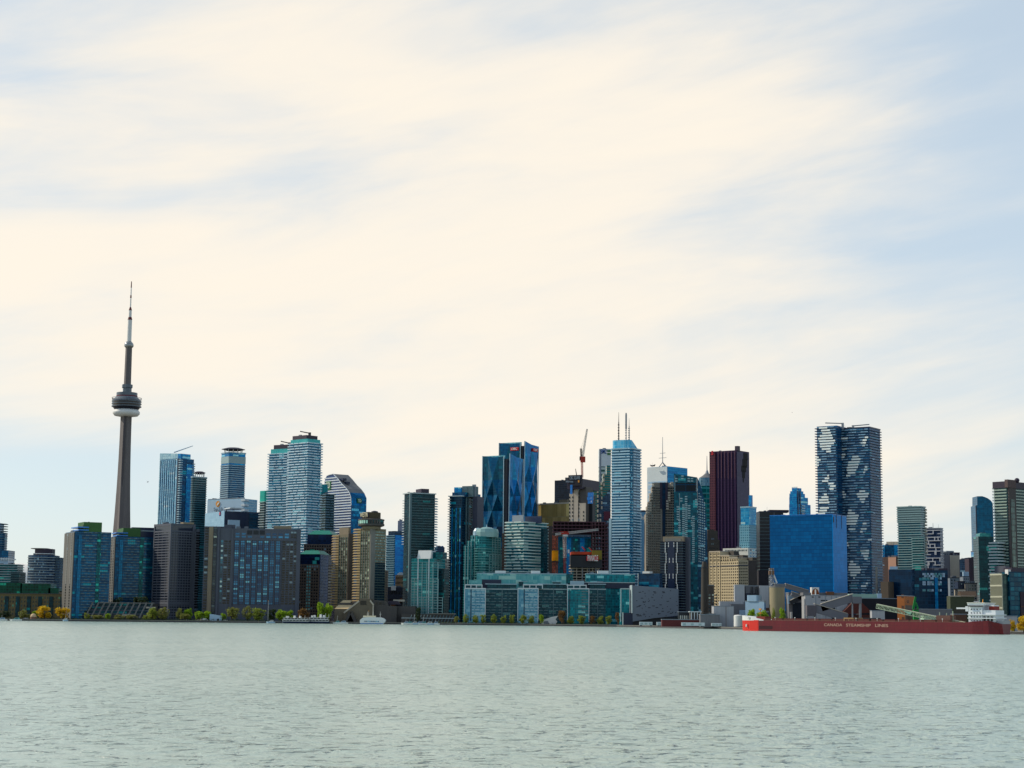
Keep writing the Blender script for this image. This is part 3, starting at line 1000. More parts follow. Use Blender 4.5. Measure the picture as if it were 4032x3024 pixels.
# ---------------------------------------------------------------- brown concrete slab towers at the water
B = Bld('concrete_tower', 'brown concrete tower of even window grids right of the terraced block', 'apartment tower', 'c', 175, 396, 716, 140, 1930, 50)
B.body(panes('tower_window_glass', '#141c2c', '#2c3c54'), name='glazing')
b = B.bx
step = 2.96
nf = int((B.H - 9) / step)
zb = B.H - 9 - nf * step
B.floors('spandrel', [MB().box(b[0] - .5, b[1] + .5, b[2] - .5, b[3] + .5, 0, 1.25)], M['conc_brown'], zb, B.H - 9, step)
for f_, n in (('F', 4), ('R', 9)):
    L = B.W if f_ == 'F' else B.D
    B.lattice(f_, 0, L, n, 0, B.H - 8, 1, .75 if f_ == 'R' else .6, 0, M['conc_brown'], .44, 'pier')
    for u in (0, L * (.52 if f_ == 'F' else .985)):
        pass
B.part('corner_pier', MB().box(b[1] - 1.3, b[1] + .75, b[2] - .75, b[2] + 1.2, 0, B.H), M['conc_brown'])
B.part('corner_pier', MB().box(b[0] - .8, b[0] + .8, b[2] - .75, b[2] + 1.2, 0, B.H), M['conc_brown'])
B.part('corner_pier', MB().box(b[1] - 1.3, b[1] + .75, b[3] - 2.6, b[3] + .75, 0, B.H), M['conc_brown'])
B.part('crown', MB().box(b[0] - .6, b[1] + .6, b[2] - .6, b[3] + .6, B.H - 2.4, B.H), M['conc_brown'])
B.part('crown_band', MB().box(b[0] - .55, b[1] + .55, b[2] - .55, b[3] + .55, B.H - 9.4, B.H - 7.6), M['conc_brown'])
B.part('podium_band', MB().box(b[0] - .7, b[1] + .7, b[2] - .7, b[3] + .7, 17, 20.5), M['conc_brown'])
B.boxpart('penthouse', B.vol(520, 560, 705, 124, 8), M['conc_tan'])
w_ = B.vol(640, 716, 782, 216, 14, zb=0)
B.part('rear_wing', MB().box(w_[0], w_[1], w_[2] + 3, w_[3], 0, w_[5]), M['conc_brown'])
B.floors('rear_window', [MB().box(w_[1] - .2, w_[1] + .25, w_[2] + 7, w_[3] - 4, 0, 1.6)], M['dark_bay'], 8, w_[5] - 4, step)

B = Bld('slab_tower', 'broad brown concrete slab tower with tall columns of blue windows', 'apartment tower', 'c', 1030, 2152, None, 222, 1930, -6, 22)
B.body(M['conc_brown'])
b = B.bx
g = lambda x0, x1, y0, y1: B.rect(x0, x1, y0, y1)
u0, u1, z0, z1 = g(1235, 1880, 375, 1245)
B.part('bay_wall', B.fb(MB(), 'F', u0, u1, z0, z1, -.2, .12), M['navy'])
B.windows('F', u0, u1, 8, z0, z1, 27, .62, .72, M['blue_bay'], .2, own=96)
B.lattice('F', u0, u1, 8, z0, z1, 1, 1.1, 0, M['conc_brown'], .9, 'pier')
B.lattice('F', u0, u1, 16, z0, z1, 1, .35, 0, M['conc_brown'], .5, 'mullion')
a0, a1, _, _ = g(1895, 2102, 375, 1245)
B.windows('F', a0, a1, 4, z0, z1, 27, .72, .68, M['dark_bay'], .1, own=0)
a0, a1, _, _ = g(1098, 1212, 375, 1245)
B.windows('F', a0, a1, 2, z0, z1, 27, .78, .68, M['dark_bay'], .1, own=0)
a0, a1, c0, c1 = g(1055, 1095, 375, 1245)
B.windows('F', a0, a1, 1, z0, z1, 27, .7, .75, panes('corner_window_glass', '#1c3444', '#3f88a4', '#a4c4c8', .15), .15, own=0)
a0, a1, c0, c1 = g(1255, 2010, 268, 345)
B.windows('F', a0, a1, 9, c0, c1, 2, .66, .62, M['blue_bay'], .1, own=100, skip=lambda i, j: (j == 1 and i in (2, 3, 4)) or (j == 0 and i == 3))
for k in range(3):
    a0, a1, c0, c1 = g(1427 + k * 85, 1500 + k * 85, 236, 294)
    B.part('loggia', B.fb(MB(), 'F', a0, a1, c0, c1, -.2, .1), M['dark_metal'])
a0, a1, c0, c1 = g(2020, 2102, 250, 345)
B.windows('F', a0, a1, 2, c0, c1, 3, .8, .7, M['dark_bay'], .1)
for x0, x1 in ((1026, 1052), (1210, 1240), (2100, 2156)):
    a0, a1, _, _ = g(x0, x1, 400, 420)
    B.part('tall_pier', B.fb(MB(), 'F', a0, a1, 0, B.H - .5, -.2, 1.3), M['conc_brown'])
a0, a1, c0, c1 = g(1216, 2110, 345, 375)
B.part('string_band', B.fb(MB(), 'F', a0, a1, c0, c1, -.2, .7), M['conc_brown'])
w_ = B.vol(850, 1215, None, 186, -3, 26, zb=0)
B.part('west_wing', MB().box(*w_), M['conc_brown'])
B.part('wing_pier', MB().box(w_[0] + (w_[1] - w_[0]) * .17, w_[0] + (w_[1] - w_[0]) * .33, w_[2] - 1.4, w_[2] + .3, 0, w_[5] - .6), M['conc_tan'])  # sunlit pier face: the light is put into its tan colour
for a_, b_ in ((.03, .15), (.35, .46)):
    xx0, xx1 = w_[0] + (w_[1] - w_[0]) * a_, w_[0] + (w_[1] - w_[0]) * b_
    B.floors('wing_window', [MB().box(xx0, xx1, w_[2] - .2, w_[2] + .5, 0, 1.9)], M['grey_bay'] if a_ > .2 else M['dark_bay'], 6, w_[5] - 3, 3.05)
for j in range(3):
    for a_ in (.72, .86):
        xx = w_[0] + (w_[1] - w_[0]) * a_
        B.part('loggia', MB().box(xx, xx + 3.6, w_[2] - .15, w_[2] + .5, w_[5] - 6 - j * 3.4, w_[5] - 3.6 - j * 3.4), M['dark_metal'])
B.floors('wing_window', [MB().box(w_[0] + (w_[1] - w_[0]) * .72, w_[0] + (w_[1] - w_[0]) * .83, w_[2] - .15, w_[2] + .5, 0, 2), MB().box(w_[0] + (w_[1] - w_[0]) * .86, w_[0] + (w_[1] - w_[0]) * .97, w_[2] - .15, w_[2] + .5, 0, 2.0)], M['dark_bay'], 6, w_[5] - 16, 1.52)
B.part('wing_front_pier', MB().box(w_[0] + (w_[1] - w_[0]) * .48, w_[0] + (w_[1] - w_[0]) * .6, w_[2] - 2.2, w_[2] + .3, 0, w_[5] - .2), M['conc_brown'])
B.boxpart('penthouse', B.vol(1120, 1262, None, 160, 5, 12), M['conc_brown'])
B.boxpart('penthouse', B.vol(1790, 2030, None, 178, 4, 14), M['conc_tan'])
B.boxpart('rear_wing', B.vol(1900, 2154, None, 228, 12, 20, zb=0), M['conc_brown'])
# ---------------------------------------------------------------- twin balcony towers
def wavy(bx, ext, h, r, gaps):
    """a balcony ring with a solid rail broken by a few stretches"""
    mb = MB().prism(outline(bx, ext), 0, .35)
    e = ext + .05
    x0, x1, y0, y1 = bx[0] - e, bx[1] + e, bx[2] - e, bx[3] + e
    u = x0
    while u < x1 - 2:
        L = min(r.uniform(5, 14), x1 - u)
        mb.box(u, u + L, y0, y0 + .5, .1, h * r.choice((1, 1, .8)))
        u += L + (r.uniform(.8, 2.5) if gaps else .1)
    u = y0 + .6
    while u < y1 - 2:
        L = min(r.uniform(5, 12), y1 - u)
        mb.box(x1 - .5, x1, u, u + L, .1, h)
        u += L + (r.uniform(.8, 2.2) if gaps else .1)
    mb.box(x0, x0 + .5, y0 + .6, y1, .1, h)
    return mb


M['g_twin'] = facade('pale_blue_windows', '#0c3a56', '#3a7c9c', '#4f8aa4', 3.2, 2.0, .2, .12, '#8fbccc', .1)
M['twin_rail'] = flat('pale_balcony_rail', '#bdd2dc', var=.15, rough=.3, scale=.5)


def twin(lab, xl, xc, xr, yt, yp, pent, Y, th, crane):
    B = Bld('balcony_tower', lab, 'apartment tower', 'd', xl, xc, xr, yt, Y, th, group=None)
    B.body(M['g_twin'])
    r = random.Random(int(xl))
    B.floors('balcony', [wavy(B.bx, 1.6, 1.35, r, True) for _ in range(6)], M['twin_rail'], B.H % 3.3 + 13, B.H + .1, 3.3, lambda k: r.randrange(6))
    v = B.vol(*yp, inset=1.5)
    B.boxpart('glass_parapet', (v[0], v[1], v[2], v[3], B.H - 1, v[5]), facade('green_parapet_glass', '#4f9a9a', '#74b6b4', '#5f9aa0', 4, 1.6, .06, .1, metal=.2))
    p = B.vol(*pent, inset=5)
    B.boxpart('penthouse', (p[0], p[1], p[2], p[3], B.H, p[5]), M['plum'])
    (x0, y0), (x1, y1) = crane
    a, b_ = B.Mi @ at('d', x0, y0, Y + 12), B.Mi @ at('d', x1, y1, Y + 12)
    c = B.part('roof_crane', MB().beam(a, b_, 1.1, 1.2), M['dark_metal'])
    obj('crane_post', MB().box(b_.x - 2.6, b_.x + .4, b_.y - 1, b_.y + 1, p[5] - .4, b_.z + 1.2), M['dark_metal'], c)
    B.part('vent', MB().box(p[0] + 8, p[0] + 12, p[2] + 3, p[2] + 5, p[5] - .2, p[5] + 1.6), M['steel'])
    return B


twin('lower of the twin pale balcony towers, on its left, with a dark penthouse', 278, 540, 575, 437, (300, 540, 575, 366), (340, 556, 590, 310), 2200, 30, ((435, 268), (560, 296)))
B = twin('taller of the twin pale balcony towers with dark penthouse and roof crane', 552, 806, 986, 292, (570, 800, 973, 232), (595, 785, 935, 182), 2150, 42, ((697, 133), (835, 160)))

B = Bld('green_top_block', 'slim block with a glowing green glass top left of the twin balcony towers', 'apartment block', 'd', 150, 212, 300, 1090, 2300, 45)
B.body(M['g_dark'])
v = B.vol(152, 214, 300, 940, 0)
B.boxpart('green_crown', (v[0], v[1], v[2], v[3], B.H - 1, v[5]), facade('mint_glazing', '#1f8f86', '#3fb0a0', '#2f8a84', 4, 3, .05, .06, metal=.2))
B.slabs(M['slab'], 30, B.H, 3.3, 1.2, .7)
B = Bld('teal_crown_block', 'dark terraced block with a teal crown between twin towers and curved bank tower', 'apartment block', 'd', 830, 1050, 1165, 985, 2240, 50)
B.body(M['g_dark'])
v = B.vol(950, 985, 1076, 852, 4)
B.boxpart('teal_crown', (v[0], v[1], v[2], v[3], B.H - 1, v[5]), facade('teal_crown_glazing', '#0f6f7c', '#2f98a0', '#1f7c84', 4, 3, .05, .06, metal=.2))
r = random.Random(5)
B.floors('balcony', [wavy(B.bx, 1.5, 1.2, r, True) for _ in range(4)], flat('dim_balcony_rail', '#55788a', var=.2, rough=.3), 20, B.H, 3.3)

# ---------------------------------------------------------------- curved bank tower
B = Bld('curved_office', 'glass tower with a curved sloping roof and white floor bands on its left side', 'office tower', 'd', 1155, 1396, 1600, 1100, 2350, 50)
b = B.bx
zt = lambda x, y: at('d', x, y, 2350).z - G
ul = B.on(1028, 850)[0]
x0 = b[0] + ul
prof = [(x0, zt(1028, 800)), (x0 + 1.5, zt(1035, 740)), (x0 + 5, zt(1055, 705)), (x0 + 11, zt(1090, 693))]
for px, py in ((1150, 712), (1210, 775), (1270, 850), (1330, 910), (1370, 965), (1390, 1030)):
    prof.append((b[0] + B.on(px, py)[0], B.on(px, py)[1]))
prof.append((b[1], B.H - 4))
outl = [(x0, 0), (b[1], 0)] + prof[::-1]
wal = B.part('wall', MB().side(outl, b[2], b[2] + .6), facade('purple_banded_glazing', '#2c3a5c', '#4f6890', '#36456a', 3.6, 2.5, .3, .05))
# roof and right side: the front outline slides back and rises, so the skin is lofted to a rear outline
n = len(prof)
zr = [zt(1075, 692) + 1.5, zt(1180, 700), zt(1240, 712), zt(1290, 728), zt(1370, 795), zt(1440, 850), zt(1505, 905), zt(1550, 960), zt(1580, 1020), zt(1595, 1080), zt(1600, 1130)]
rear = []
for (px, pz), z in zip(prof, zr):
    t = (px - x0) / (b[1] - x0)
    rear.append((px if t < .98 else b[1], b[3], max(z * 1.0, pz)))
vs = [(p[0], b[2] + .6, p[1]) for p in prof] + rear
fs = [(i, i + 1, n + i + 1, n + i) for i in range(n - 1)]
vs += [(b[1], b[2] + .6, 0), (b[1], b[3], 0), (x0, b[2] + .6, 0), (x0, b[3], 0)]
fs += [(n - 1, 2 * n, 2 * n + 1, 2 * n - 1), (0, n, 2 * n + 3, 2 * n + 2), tuple(range(n, 2 * n)) + (2 * n + 1, 2 * n + 3)]
B.part('roof_skin', MB().add(vs, fs), facade('blue_skin_glazing', '#0e3c64', '#3c86b4', '#28587e', 3.6, 3.0, .12, .05, '#6fb0d0', .1, metal=.5))
b0 = B.on(1396, 1050)[0]
zz, k = 18.0, 0
bands = []
while zz < zt(1035, 735):
    # right end of this floor along the sloping front edge
    xr = b[1]
    for (ax, az_), (bx_, bz) in zip(prof[3:-1], prof[4:]):
        if bz <= zz <= az_:
            xr = ax + (bx_ - ax) * (zz - az_) / (bz - az_ - 1e-6)
    B.part('floor_band', MB().box(x0 + .2, xr - .3, b[2] - .7, b[2] + .2, zz, zz + 1.5), M['white_metal'])
    zz += 3.6
ed = MB()
for p, q in zip(prof[2:-1], prof[3:]):
    ed.beam((p[0], b[2] - .3, p[1]), (q[0], b[2] - .3, q[1]), .7, .8)
ed.beam((b[1], b[2] - .3, prof[-1][1]), (b[1], b[2] - .3, 0), .7, .8)
B.part('edge_frame', ed, M['white_metal'])
ua, ub, za, zb = B.rect(1473, 1531, 1046, 1112, 'R')
s_ = B.part('sign', B.fb(MB(), 'R', ua, ub, za, zb, -.2, .9), M['green_sign'])
letter(s_, 'TD', (b[1] + 1.0, b[2] + (ua + ub) / 2, (za + zb) / 2), (zb - za) * .78, M['letters'], 'R', (ub - ua) * .68, .1)
u, z = B.on(1088, 873)
s_ = B.part('sign', B.fb(MB(), 'F', u - 5.5, u + 6, z - 6, z + 6, -.2, 1.4), M['green_sign'])
letter(s_, 'TD', (b[0] + u + .2, b[2] - 1.5, z), 11, M['letters'], 'F', 9.5)
for px, py in ((1282, 780), (1330, 825)):
    c = B.Mi @ at('d', px, py, 2375)
    B.part('roof_opening', MB().box(c.x - 5, c.x + 4, c.y - 3, c.y + 3, c.z - 2.5, c.z + .6), M['navy'])

# ---------------------------------------------------------------- brown office blocks with green copper roofs
def copper_office(lab, xl, xc, xr, yt, Y, th, navy, eave, ridge, strip, pale):
    B = Bld('copper_roof_office', lab, 'office block', 'e', xl, xc, xr, yt, Y, th)
    br = flat('brown_stone', '#54483f', var=.15, streak=.1)
    B.body(br)
    b = B.bx
    nv = B.vol(*navy, inset=.4)
    B.boxpart('upper_storey', (nv[0], nv[1], nv[2], nv[3], B.H - .5, nv[5]), facade('dark_blue_storey', '#04142c', '#0d2c50', '#0a1c34', 3, 3, .1, .06))
    ev = B.vol(*eave, inset=-.2)
    z0, z1 = nv[5], at('e', ridge[0], ridge[1], Y + 14).z - G
    cx, cy = (ev[0] + ev[1]) / 2, (ev[2] + ev[3]) / 2
    k = .62
    top = [(cx + (x - cx) * k, cy + (y - cy) * k, z1) for x, y in outline(ev)]
    low = [(x, y, z0) for x, y in outline(ev)]
    B.part('roof', MB().add(low + top, [(0, 1, 5, 4), (1, 2, 6, 5), (2, 3, 7, 6), (3, 0, 4, 7), (4, 5, 6, 7), (3, 2, 1, 0)]), M['copper'])
    B.part('roof_hatch', MB().box(cx - 5, cx - 1, cy - 3, cy + 2, z1 - .5, z1 + 1.5), M['copper'])
    nz = max(3, int(B.H / 3.55))
    n = max(5, int(B.W / 3.1))
    z0 = B.H - nz * 3.5
    B.windows('F', .6, B.W - 1.4, n, max(z0, 3), B.H - .8, nz, .64, .6, M['dark_bay'], .05, own=0 if not strip else 70, skip=lambda i, j: strip and i in (n - 4, n - 5))
    if strip:
        u = .6 + (B.W - 2) / n * (n - 5)
        B.windows('F', u, u + (B.W - 2) / n * 2, 2, max(z0, 12), B.H - .8, nz - 3, .58, .56, panes('lit_teal_window', '#2f8c98', '#8cc4c0', pw=1), .07, own=100)
    if xr:
        B.windows('R', B.D * .66, B.D - .6, max(2, int(B.D * .3 / 3)), max(z0, 3), B.H - .8, nz, .58, .56, M['dark_bay'], .05, own=0)
        B.part('glazed_strip', B.fb(MB(), 'R', .4, B.D * .62, 0, nv[5] - 1, -.3, .5), facade('navy_glazed_strip', '#06264c', '#0d4478', '#0c3058', 3.5, 2.5, .1, .08))
    if pale:
        for x0, x1, y0, y1 in pale:
            u0, u1, z0, z1 = B.rect(x0, x1, y0, y1)
            B.part('pale_pane', B.fb(MB(), 'F', u0, u1, z0, z1, -.6, .25), flat('teal_pane', '#2f9a98', rough=.2))
    return B


copper_office('rear brown office block with a green copper roof, behind its lower neighbour', 540, 930, 1030, 425, 2060, 6, (590, 930, 1035, 292), (600, 930, 1035, 290), (740, 240), False, None)
copper_office('front brown office block with a green copper roof, beside the concrete slab tower', 470, 757, 935, 698, 1985, 14, (484, 762, 925, 560), (484, 764, 895, 556), (680, 512), True, ((692, 750, 602, 640), (660, 712, 648, 694)))

# ---------------------------------------------------------------- hotel: two towers, a crown and a podium
def hotel(lab, xl, xc, xr, yt, Y, th, step, top=True, base=0):
    B = Bld('hotel_block', lab, 'hotel', 'e', xl, xc, xr, yt, Y, th)
    return B


M['bay_olive'] = panes('olive_glass', '#4a564e', '#7f8c7c', '#b4c0a8', .14)
hx = flat('hotel_concrete', '#7d735c', var=.12, streak=.1)
for lab, xl, xc, xr, yt, Y, fr, fin, right in (
        ('shorter twin of the tan hotel towers with stepped balconies up its left edge', 935, 1150, 1222, 290, 1975, (1015, 1150), None, False),
        ('taller tan hotel tower crowned by a round revolving lounge and a lit sign', 1222, 1452, 1660, 208, 1940, (1312, 1450), 1, True)):
    B = Bld('hotel_tower', lab, 'hotel', 'e', xl + (fr[0] - xl) * .55, xc, xr, yt, Y, 38)
    b = B.bx
    B.body(hx)
    u0, u1 = B.on(fr[0], 600)[0], B.W - .8
    nz = int((B.H - 24) / 2.9)
    B.part('window_bay', B.fb(MB(), 'F', u0, u1, 20, B.H - 3, -.2, .1), M['conc_grey'])
    B.windows('F', u0, u1, 4, 20, B.H - 3, nz, .76, .7, M['bay_olive'], .25, own=96 if right else 96)
    B.lattice('F', u0, u1, 4, 20, B.H - 3, 1, .5, 0, hx, .6, 'pier')
    bw = u0 + 5.5
    B.floors('balcony', [MB().add([(b[0] - 6.0, b[2] - 1.2, 0), (b[0] + u0, b[2] - .8, 0), (b[0] + u0, b[2] + 9, 0), (b[0] - 6.0, b[2] + 9, 0), (b[0] - 4.6, b[2] - 1.0, 1.5), (b[0] + u0, b[2] - .8, 1.5), (b[0] + u0, b[2] + 9, 1.5), (b[0] - 4.6, b[2] + 9, 1.5)],
                                 [(3, 2, 1, 0), (4, 5, 6, 7), (0, 1, 5, 4), (1, 2, 6, 5), (2, 3, 7, 6), (3, 0, 4, 7)])], flat('sunny_balcony', '#b59a6c', var=.1), 14, B.H, 2.95)  # brighter tone than the hotel walls, with the sunlight put into it
    if right:
        B.part('grey_fin', B.fb(MB(), 'R', -.4, B.D * .27, 0, B.H - .5, -.3, .9), M['conc_grey'])
        B.windows('R', B.D * .3, B.D - .8, 7, B.H - 38, B.H - 2, 11, .5, .42, panes('sky_lit_window', '#3a6a74', '#a9ccc8', pw=.8), .15, own=100)
        B.part('glazing', B.fb(MB(), 'R', B.D * .3, B.D - .6, 0, B.H - 38, -.3, .08), facade('hotel_side_glazing', '#1c2c38', '#344a56', '#55605c', 2.9, 4, .3, .05))
        # crown
        cx, cy = b[1] - B.W * .18, b[2] + B.D * .42
        pc = B.Mi @ at('e', 1459, 120, Y + B.D * .4)
        rr = (at('e', 1640, 120, Y).x - at('e', 1280, 120, Y).x) / 2
        zz = lambda y: at('e', 1459, y, Y).z - G
        cx = pc.x
        cy = pc.y
        n = 40
        B.part('crown_neck', MB().lathe([(rr * .73, zz(215)), (rr * .73, zz(170))], n, (cx, cy)), hx)
        rg = B.part('revolving_lounge', MB().lathe([(rr * .8, zz(182)), (rr, zz(168)), (rr, zz(146))], n, (cx, cy)), M['conc_dark'])
        B.part('lounge_roof', MB().lathe([(rr, zz(96)), (rr, zz(82)), (rr * .8, zz(74))], n, (cx, cy)), M['conc_dark'])
        B.part('lounge_glazing', MB().lathe([(rr * .955, zz(148)), (rr * .955, zz(94))], n, (cx, cy)), M['g_dark'])
        rad = rr * .965
        mw = panes('lounge_pane', '#5f9a94', '#a9d4c4', pw=1)
        for k in range(14):
            a0, a1 = R(-168 + k * 12.0), R(-168 + k * 12.0 + 8.5)
            q = [(cx + rad * math.cos(a0), cy + rad * math.sin(a0)), (cx + rad * math.cos(a1), cy + rad * math.sin(a1))]
            q += [(cx + (rad + .5) * math.cos(a1), cy + (rad + .5) * math.sin(a1)), (cx + (rad + .5) * math.cos(a0), cy + (rad + .5) * math.sin(a0))]
            B.part('window', MB().prism(q, zz(142), zz(100)), mw if 0 < k < 9 else M['dark_bay'])
        rd = rr * .70
        B.part('crown_drum', MB().lathe([(rd, zz(80)), (rd, zz(-5)), (rd * .97, zz(-12))], n, (cx, cy)), flat('crown_olive', '#4a4028', var=.15))
        B.part('roof_plant', MB().box(cx - rd * .7, cx - rd * .2, cy - 3, cy + 3, zz(-10), zz(-22)), M['dark_metal'])
        B.part('roof_plant', MB().lathe([(rd * .4, zz(-10)), (rd * .36, zz(-28)), (rd * .1, zz(-36))], 12, (cx + rd * .45, cy)), M['dark_metal'])
        sg = B.part('sign_board', MB().box(cx - rd * .72, cx + rd * .46, cy - rd * 1.03, cy - rd * .6, zz(58), zz(2)), M['plum'])
        o = letter(sg, 'WESTIN', (cx - rd * .13, cy - rd * 1.03 - .3, zz(27)), 7.5, flat('cream_letters', '#e0d6b4', var=.03), 'F', rd * 1.06, .02)
    else:
        v = B.vol(1024, 1150, 1178, 198, 4)
        B.boxpart('penthouse', v, M['conc_tan'])
        B.part('grey_fin', B.fb(MB(), 'R', -.3, B.D + .2, 0, B.H + 1, -.3, .8), M['conc_dark'])

B = Bld('hotel_podium', 'wide concrete hotel podium with sunlit sloping roofs behind the round white ship', 'hotel', 'e', 1105, 1490, None, 1290, 1885, 0, 60)
b = B.bx
zz = lambda y: B.on(1300, y)[1]
xx = lambda x: b[0] + B.on(x, 1300)[0]
M['podium'] = flat('podium_concrete', '#6d6351', streak=.15)
B.part('wall', MB().side([(xx(1085), 0), (xx(1488), 0), (xx(1488), zz(1250)), (xx(1440), zz(1185)), (xx(1285), zz(1200)), (xx(1085), zz(1360))], b[2], b[2] + 8), M['podium'])
B.part('edge_band', MB().beam((xx(1085), b[2] - .4, zz(1362)), (xx(1290), b[2] - .4, zz(1198)), 1.2, 1.6), M['conc_light'])
B.part('edge_band', MB().beam((xx(1440), b[2] - .4, zz(1188)), (xx(1490), b[2] - .4, zz(1250)), 1.2, 1.6), M['conc_light'])
B.part('edge_pier', MB().box(xx(1476), xx(1492), b[2] - .5, b[2] + .5, 0, zz(1250)), M['conc_light'])
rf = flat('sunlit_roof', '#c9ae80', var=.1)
def sheet(x0, y0, x1, y1, x2, y2, x3, y3, d0, d1):
    return MB().add([(xx(x0), b[2] + d0, zz(y0)), (xx(x1), b[2] + d0, zz(y1)), (xx(x2), b[2] + d1, zz(y2)), (xx(x3), b[2] + d1, zz(y3)),
                     (xx(x0), b[2] + d0 + 1, zz(y0) - 1), (xx(x1), b[2] + d0 + 1, zz(y1) - 1), (xx(x2), b[2] + d1 + 1, zz(y2) - 1), (xx(x3), b[2] + d1 + 1, zz(y3) - 1)],
                    [(0, 1, 2, 3), (7, 6, 5, 4), (0, 4, 5, 1), (1, 5, 6, 2), (2, 6, 7, 3), (3, 7, 4, 0)])
B.part('sloping_roof', sheet(957, 1305, 1150, 1305, 1205, 1242, 1000, 1242, 3, 16), rf)
B.part('sloping_roof', sheet(985, 1240, 1130, 1240, 1160, 1185, 1040, 1185, 18, 30), rf)
B.part('dark_gap', MB().box(xx(985), xx(1290), b[2] + 14, b[2] + 40, 0, zz(1222)), M['conc_dark'])
B.part('lower_wall', MB().box(xx(957), xx(1120), b[2] + 3.2, b[2] + 20, 0, zz(1306)), M['podium'])
B.part('tower_base', MB().box(xx(1285), xx(1445), b[2] + 2, b[2] + 40, 0, zz(1165)), M['podium'])
B.part('entrance_window', MB().box(xx(1310), xx(1390), b[2] - .3, b[2] + .4, zz(1250), zz(1195)), M['dark_bay'])
B.part('east_wing', MB().side([(xx(1488), 0), (xx(1800), 0), (xx(1800), zz(1262)), (xx(1690), zz(1262)), (xx(1650), zz(1195)), (xx(1488), zz(1180))], b[2] + 4, b[2] + 50), M['conc_dark'])
B.part('east_hall', MB().box(xx(1700), xx(2048), b[2] + 10, b[2] + 55, 0, zz(1262)), M['conc_dark'])
B.part('plant_room', MB().side([(xx(1670), zz(1240)), (xx(1840), zz(1240)), (xx(1800), zz(1190)), (xx(1680), zz(1190))], b[2] + 14, b[2] + 30), M['plum'])
B.part('roof_strip', MB().box(xx(1720), xx(1880), b[2] + 40, b[2] + 48, zz(1195), zz(1168)), M['conc_light'])
for px in (1165, 1205):
    B.part('gable', MB().side([(xx(px - 70), 0), (xx(px + 70), 0), (xx(px), zz(1340))], b[2] - 6, b[2] - .5), M['conc_dark'])
for k in range(6):
    B.part('strip_window', MB().box(xx(1520 + k * 20), xx(1535 + k * 20), b[2] + 3.6, b[2] + 4.2, zz(1245), zz(1205)), M['dark_bay'])

# ---------------------------------------------------------------- between the hotel and the dark green tower
B = Bld('blue_sail_tower', 'pale balconied tower with a plain bright blue glass side, right of the hotel', 'apartment tower', 'e', 1662, 1786, 1925, 300, 2420, 40)
B.body(facade('bright_blue_glazing', '#0a6cb4', '#1c96d8', '#1580c4', 3.2, 6, .06, .02, metal=.4, blot=.2))
r = random.Random(8)
B.part('balcony_wall', B.fb(MB(), 'F', .3, B.W - .3, 0, B.H - .5, -.2, .5), facade('pale_flat_wall', '#2c5a74', '#7fb0c0', '#9cbcc4', 3.2, 2.4, .35, .12))
B.floors('balcony', [MB().box(B.bx[0] - .8, B.bx[1] - 1, B.bx[2] - 1.8, B.bx[2] - .3, 0, 1.0), MB().box(B.bx[0] + 1, B.bx[1] - .5, B.bx[2] - 1.8, B.bx[2] - .3, 0, 1.0)], M['rail'], 12, B.H, 3.2)
v = B.vol(1690, 1786, 1925, 244, 3)
B.boxpart('crown', (v[0], v[1], v[2], v[3], B.H - 1, v[5]), M['g_slate'])
B = Bld('grey_slab_tower', 'plain grey-lilac slab tower peeping up behind the blue glass side tower', 'apartment tower', 'e', 1820, 1900, None, 105, 2700, 0, 20)
B.body(flat('lilac_concrete', '#8f96a6', var=.08))
B.windows('F', 1, B.W * .5, 2, 60, B.H - 14, 18, .4, .4, M['grey_bay'], .1, own=20)
B = Bld('brick_loft', 'small tan brick block with a pale arched roof between hotel and green tower', 'building', 'e', 1785, 1930, None, 845, 2300, 0, 20)
B.body(flat('tan_brick', '#8d7355', var=.15))
B.windows('F', .5, B.W - .5, 8, 4, B.H - 1, 9, .5, .5, M['dark_bay'], .05, own=40)
B.part('arched_roof', MB().side([(B.bx[0] + 3, B.H - .5)] + [(B.bx[0] + B.W / 2 - math.cos(R(a)) * B.W * .35, B.H + math.sin(R(a)) * 3.6) for a in range(15, 180, 15)] + [(B.bx[1] - 3, B.H - .5)], B.bx[2] + .5, B.bx[3]), M['white_metal'])
B = Bld('brick_strip_block', 'narrow beige block squeezed beside the taller hotel tower', 'building', 'e', 1640, 1680, None, 780, 2200, 0, 14)
B.body(M['conc_tan'])
B.slabs(M['conc_brown'], 4, B.H, 3.2, .3, .6, name='floor_band')
B = Bld('low_dark_block', 'low dark block with a small white roof box and a rusty ramp, behind the podium', 'building', 'e', 1680, 1930, None, 1010, 2150, 0, 24)
B.body(flat('dark_slate_brick', '#2e3442', var=.2))
B.windows('F', 1, B.W - 2, 9, 2, B.H - 2, 4, .5, .4, M['dark_bay'], .05, own=36)
v = B.vol(1728, 1792, None, 1006, -2, 8)
B.part('roof_box', MB().box(v[0], v[1], v[2], v[3], B.H - 4, B.H + 1.5), M['white'])
B.part('ramp', MB().beam((B.bx[1] - 36, B.bx[2] - 2, B.H * .2), (B.bx[1] - 4, B.bx[2] - 2, B.H * .65), 4, 4), flat('rusty_ramp', '#7a4a26', var=.2))
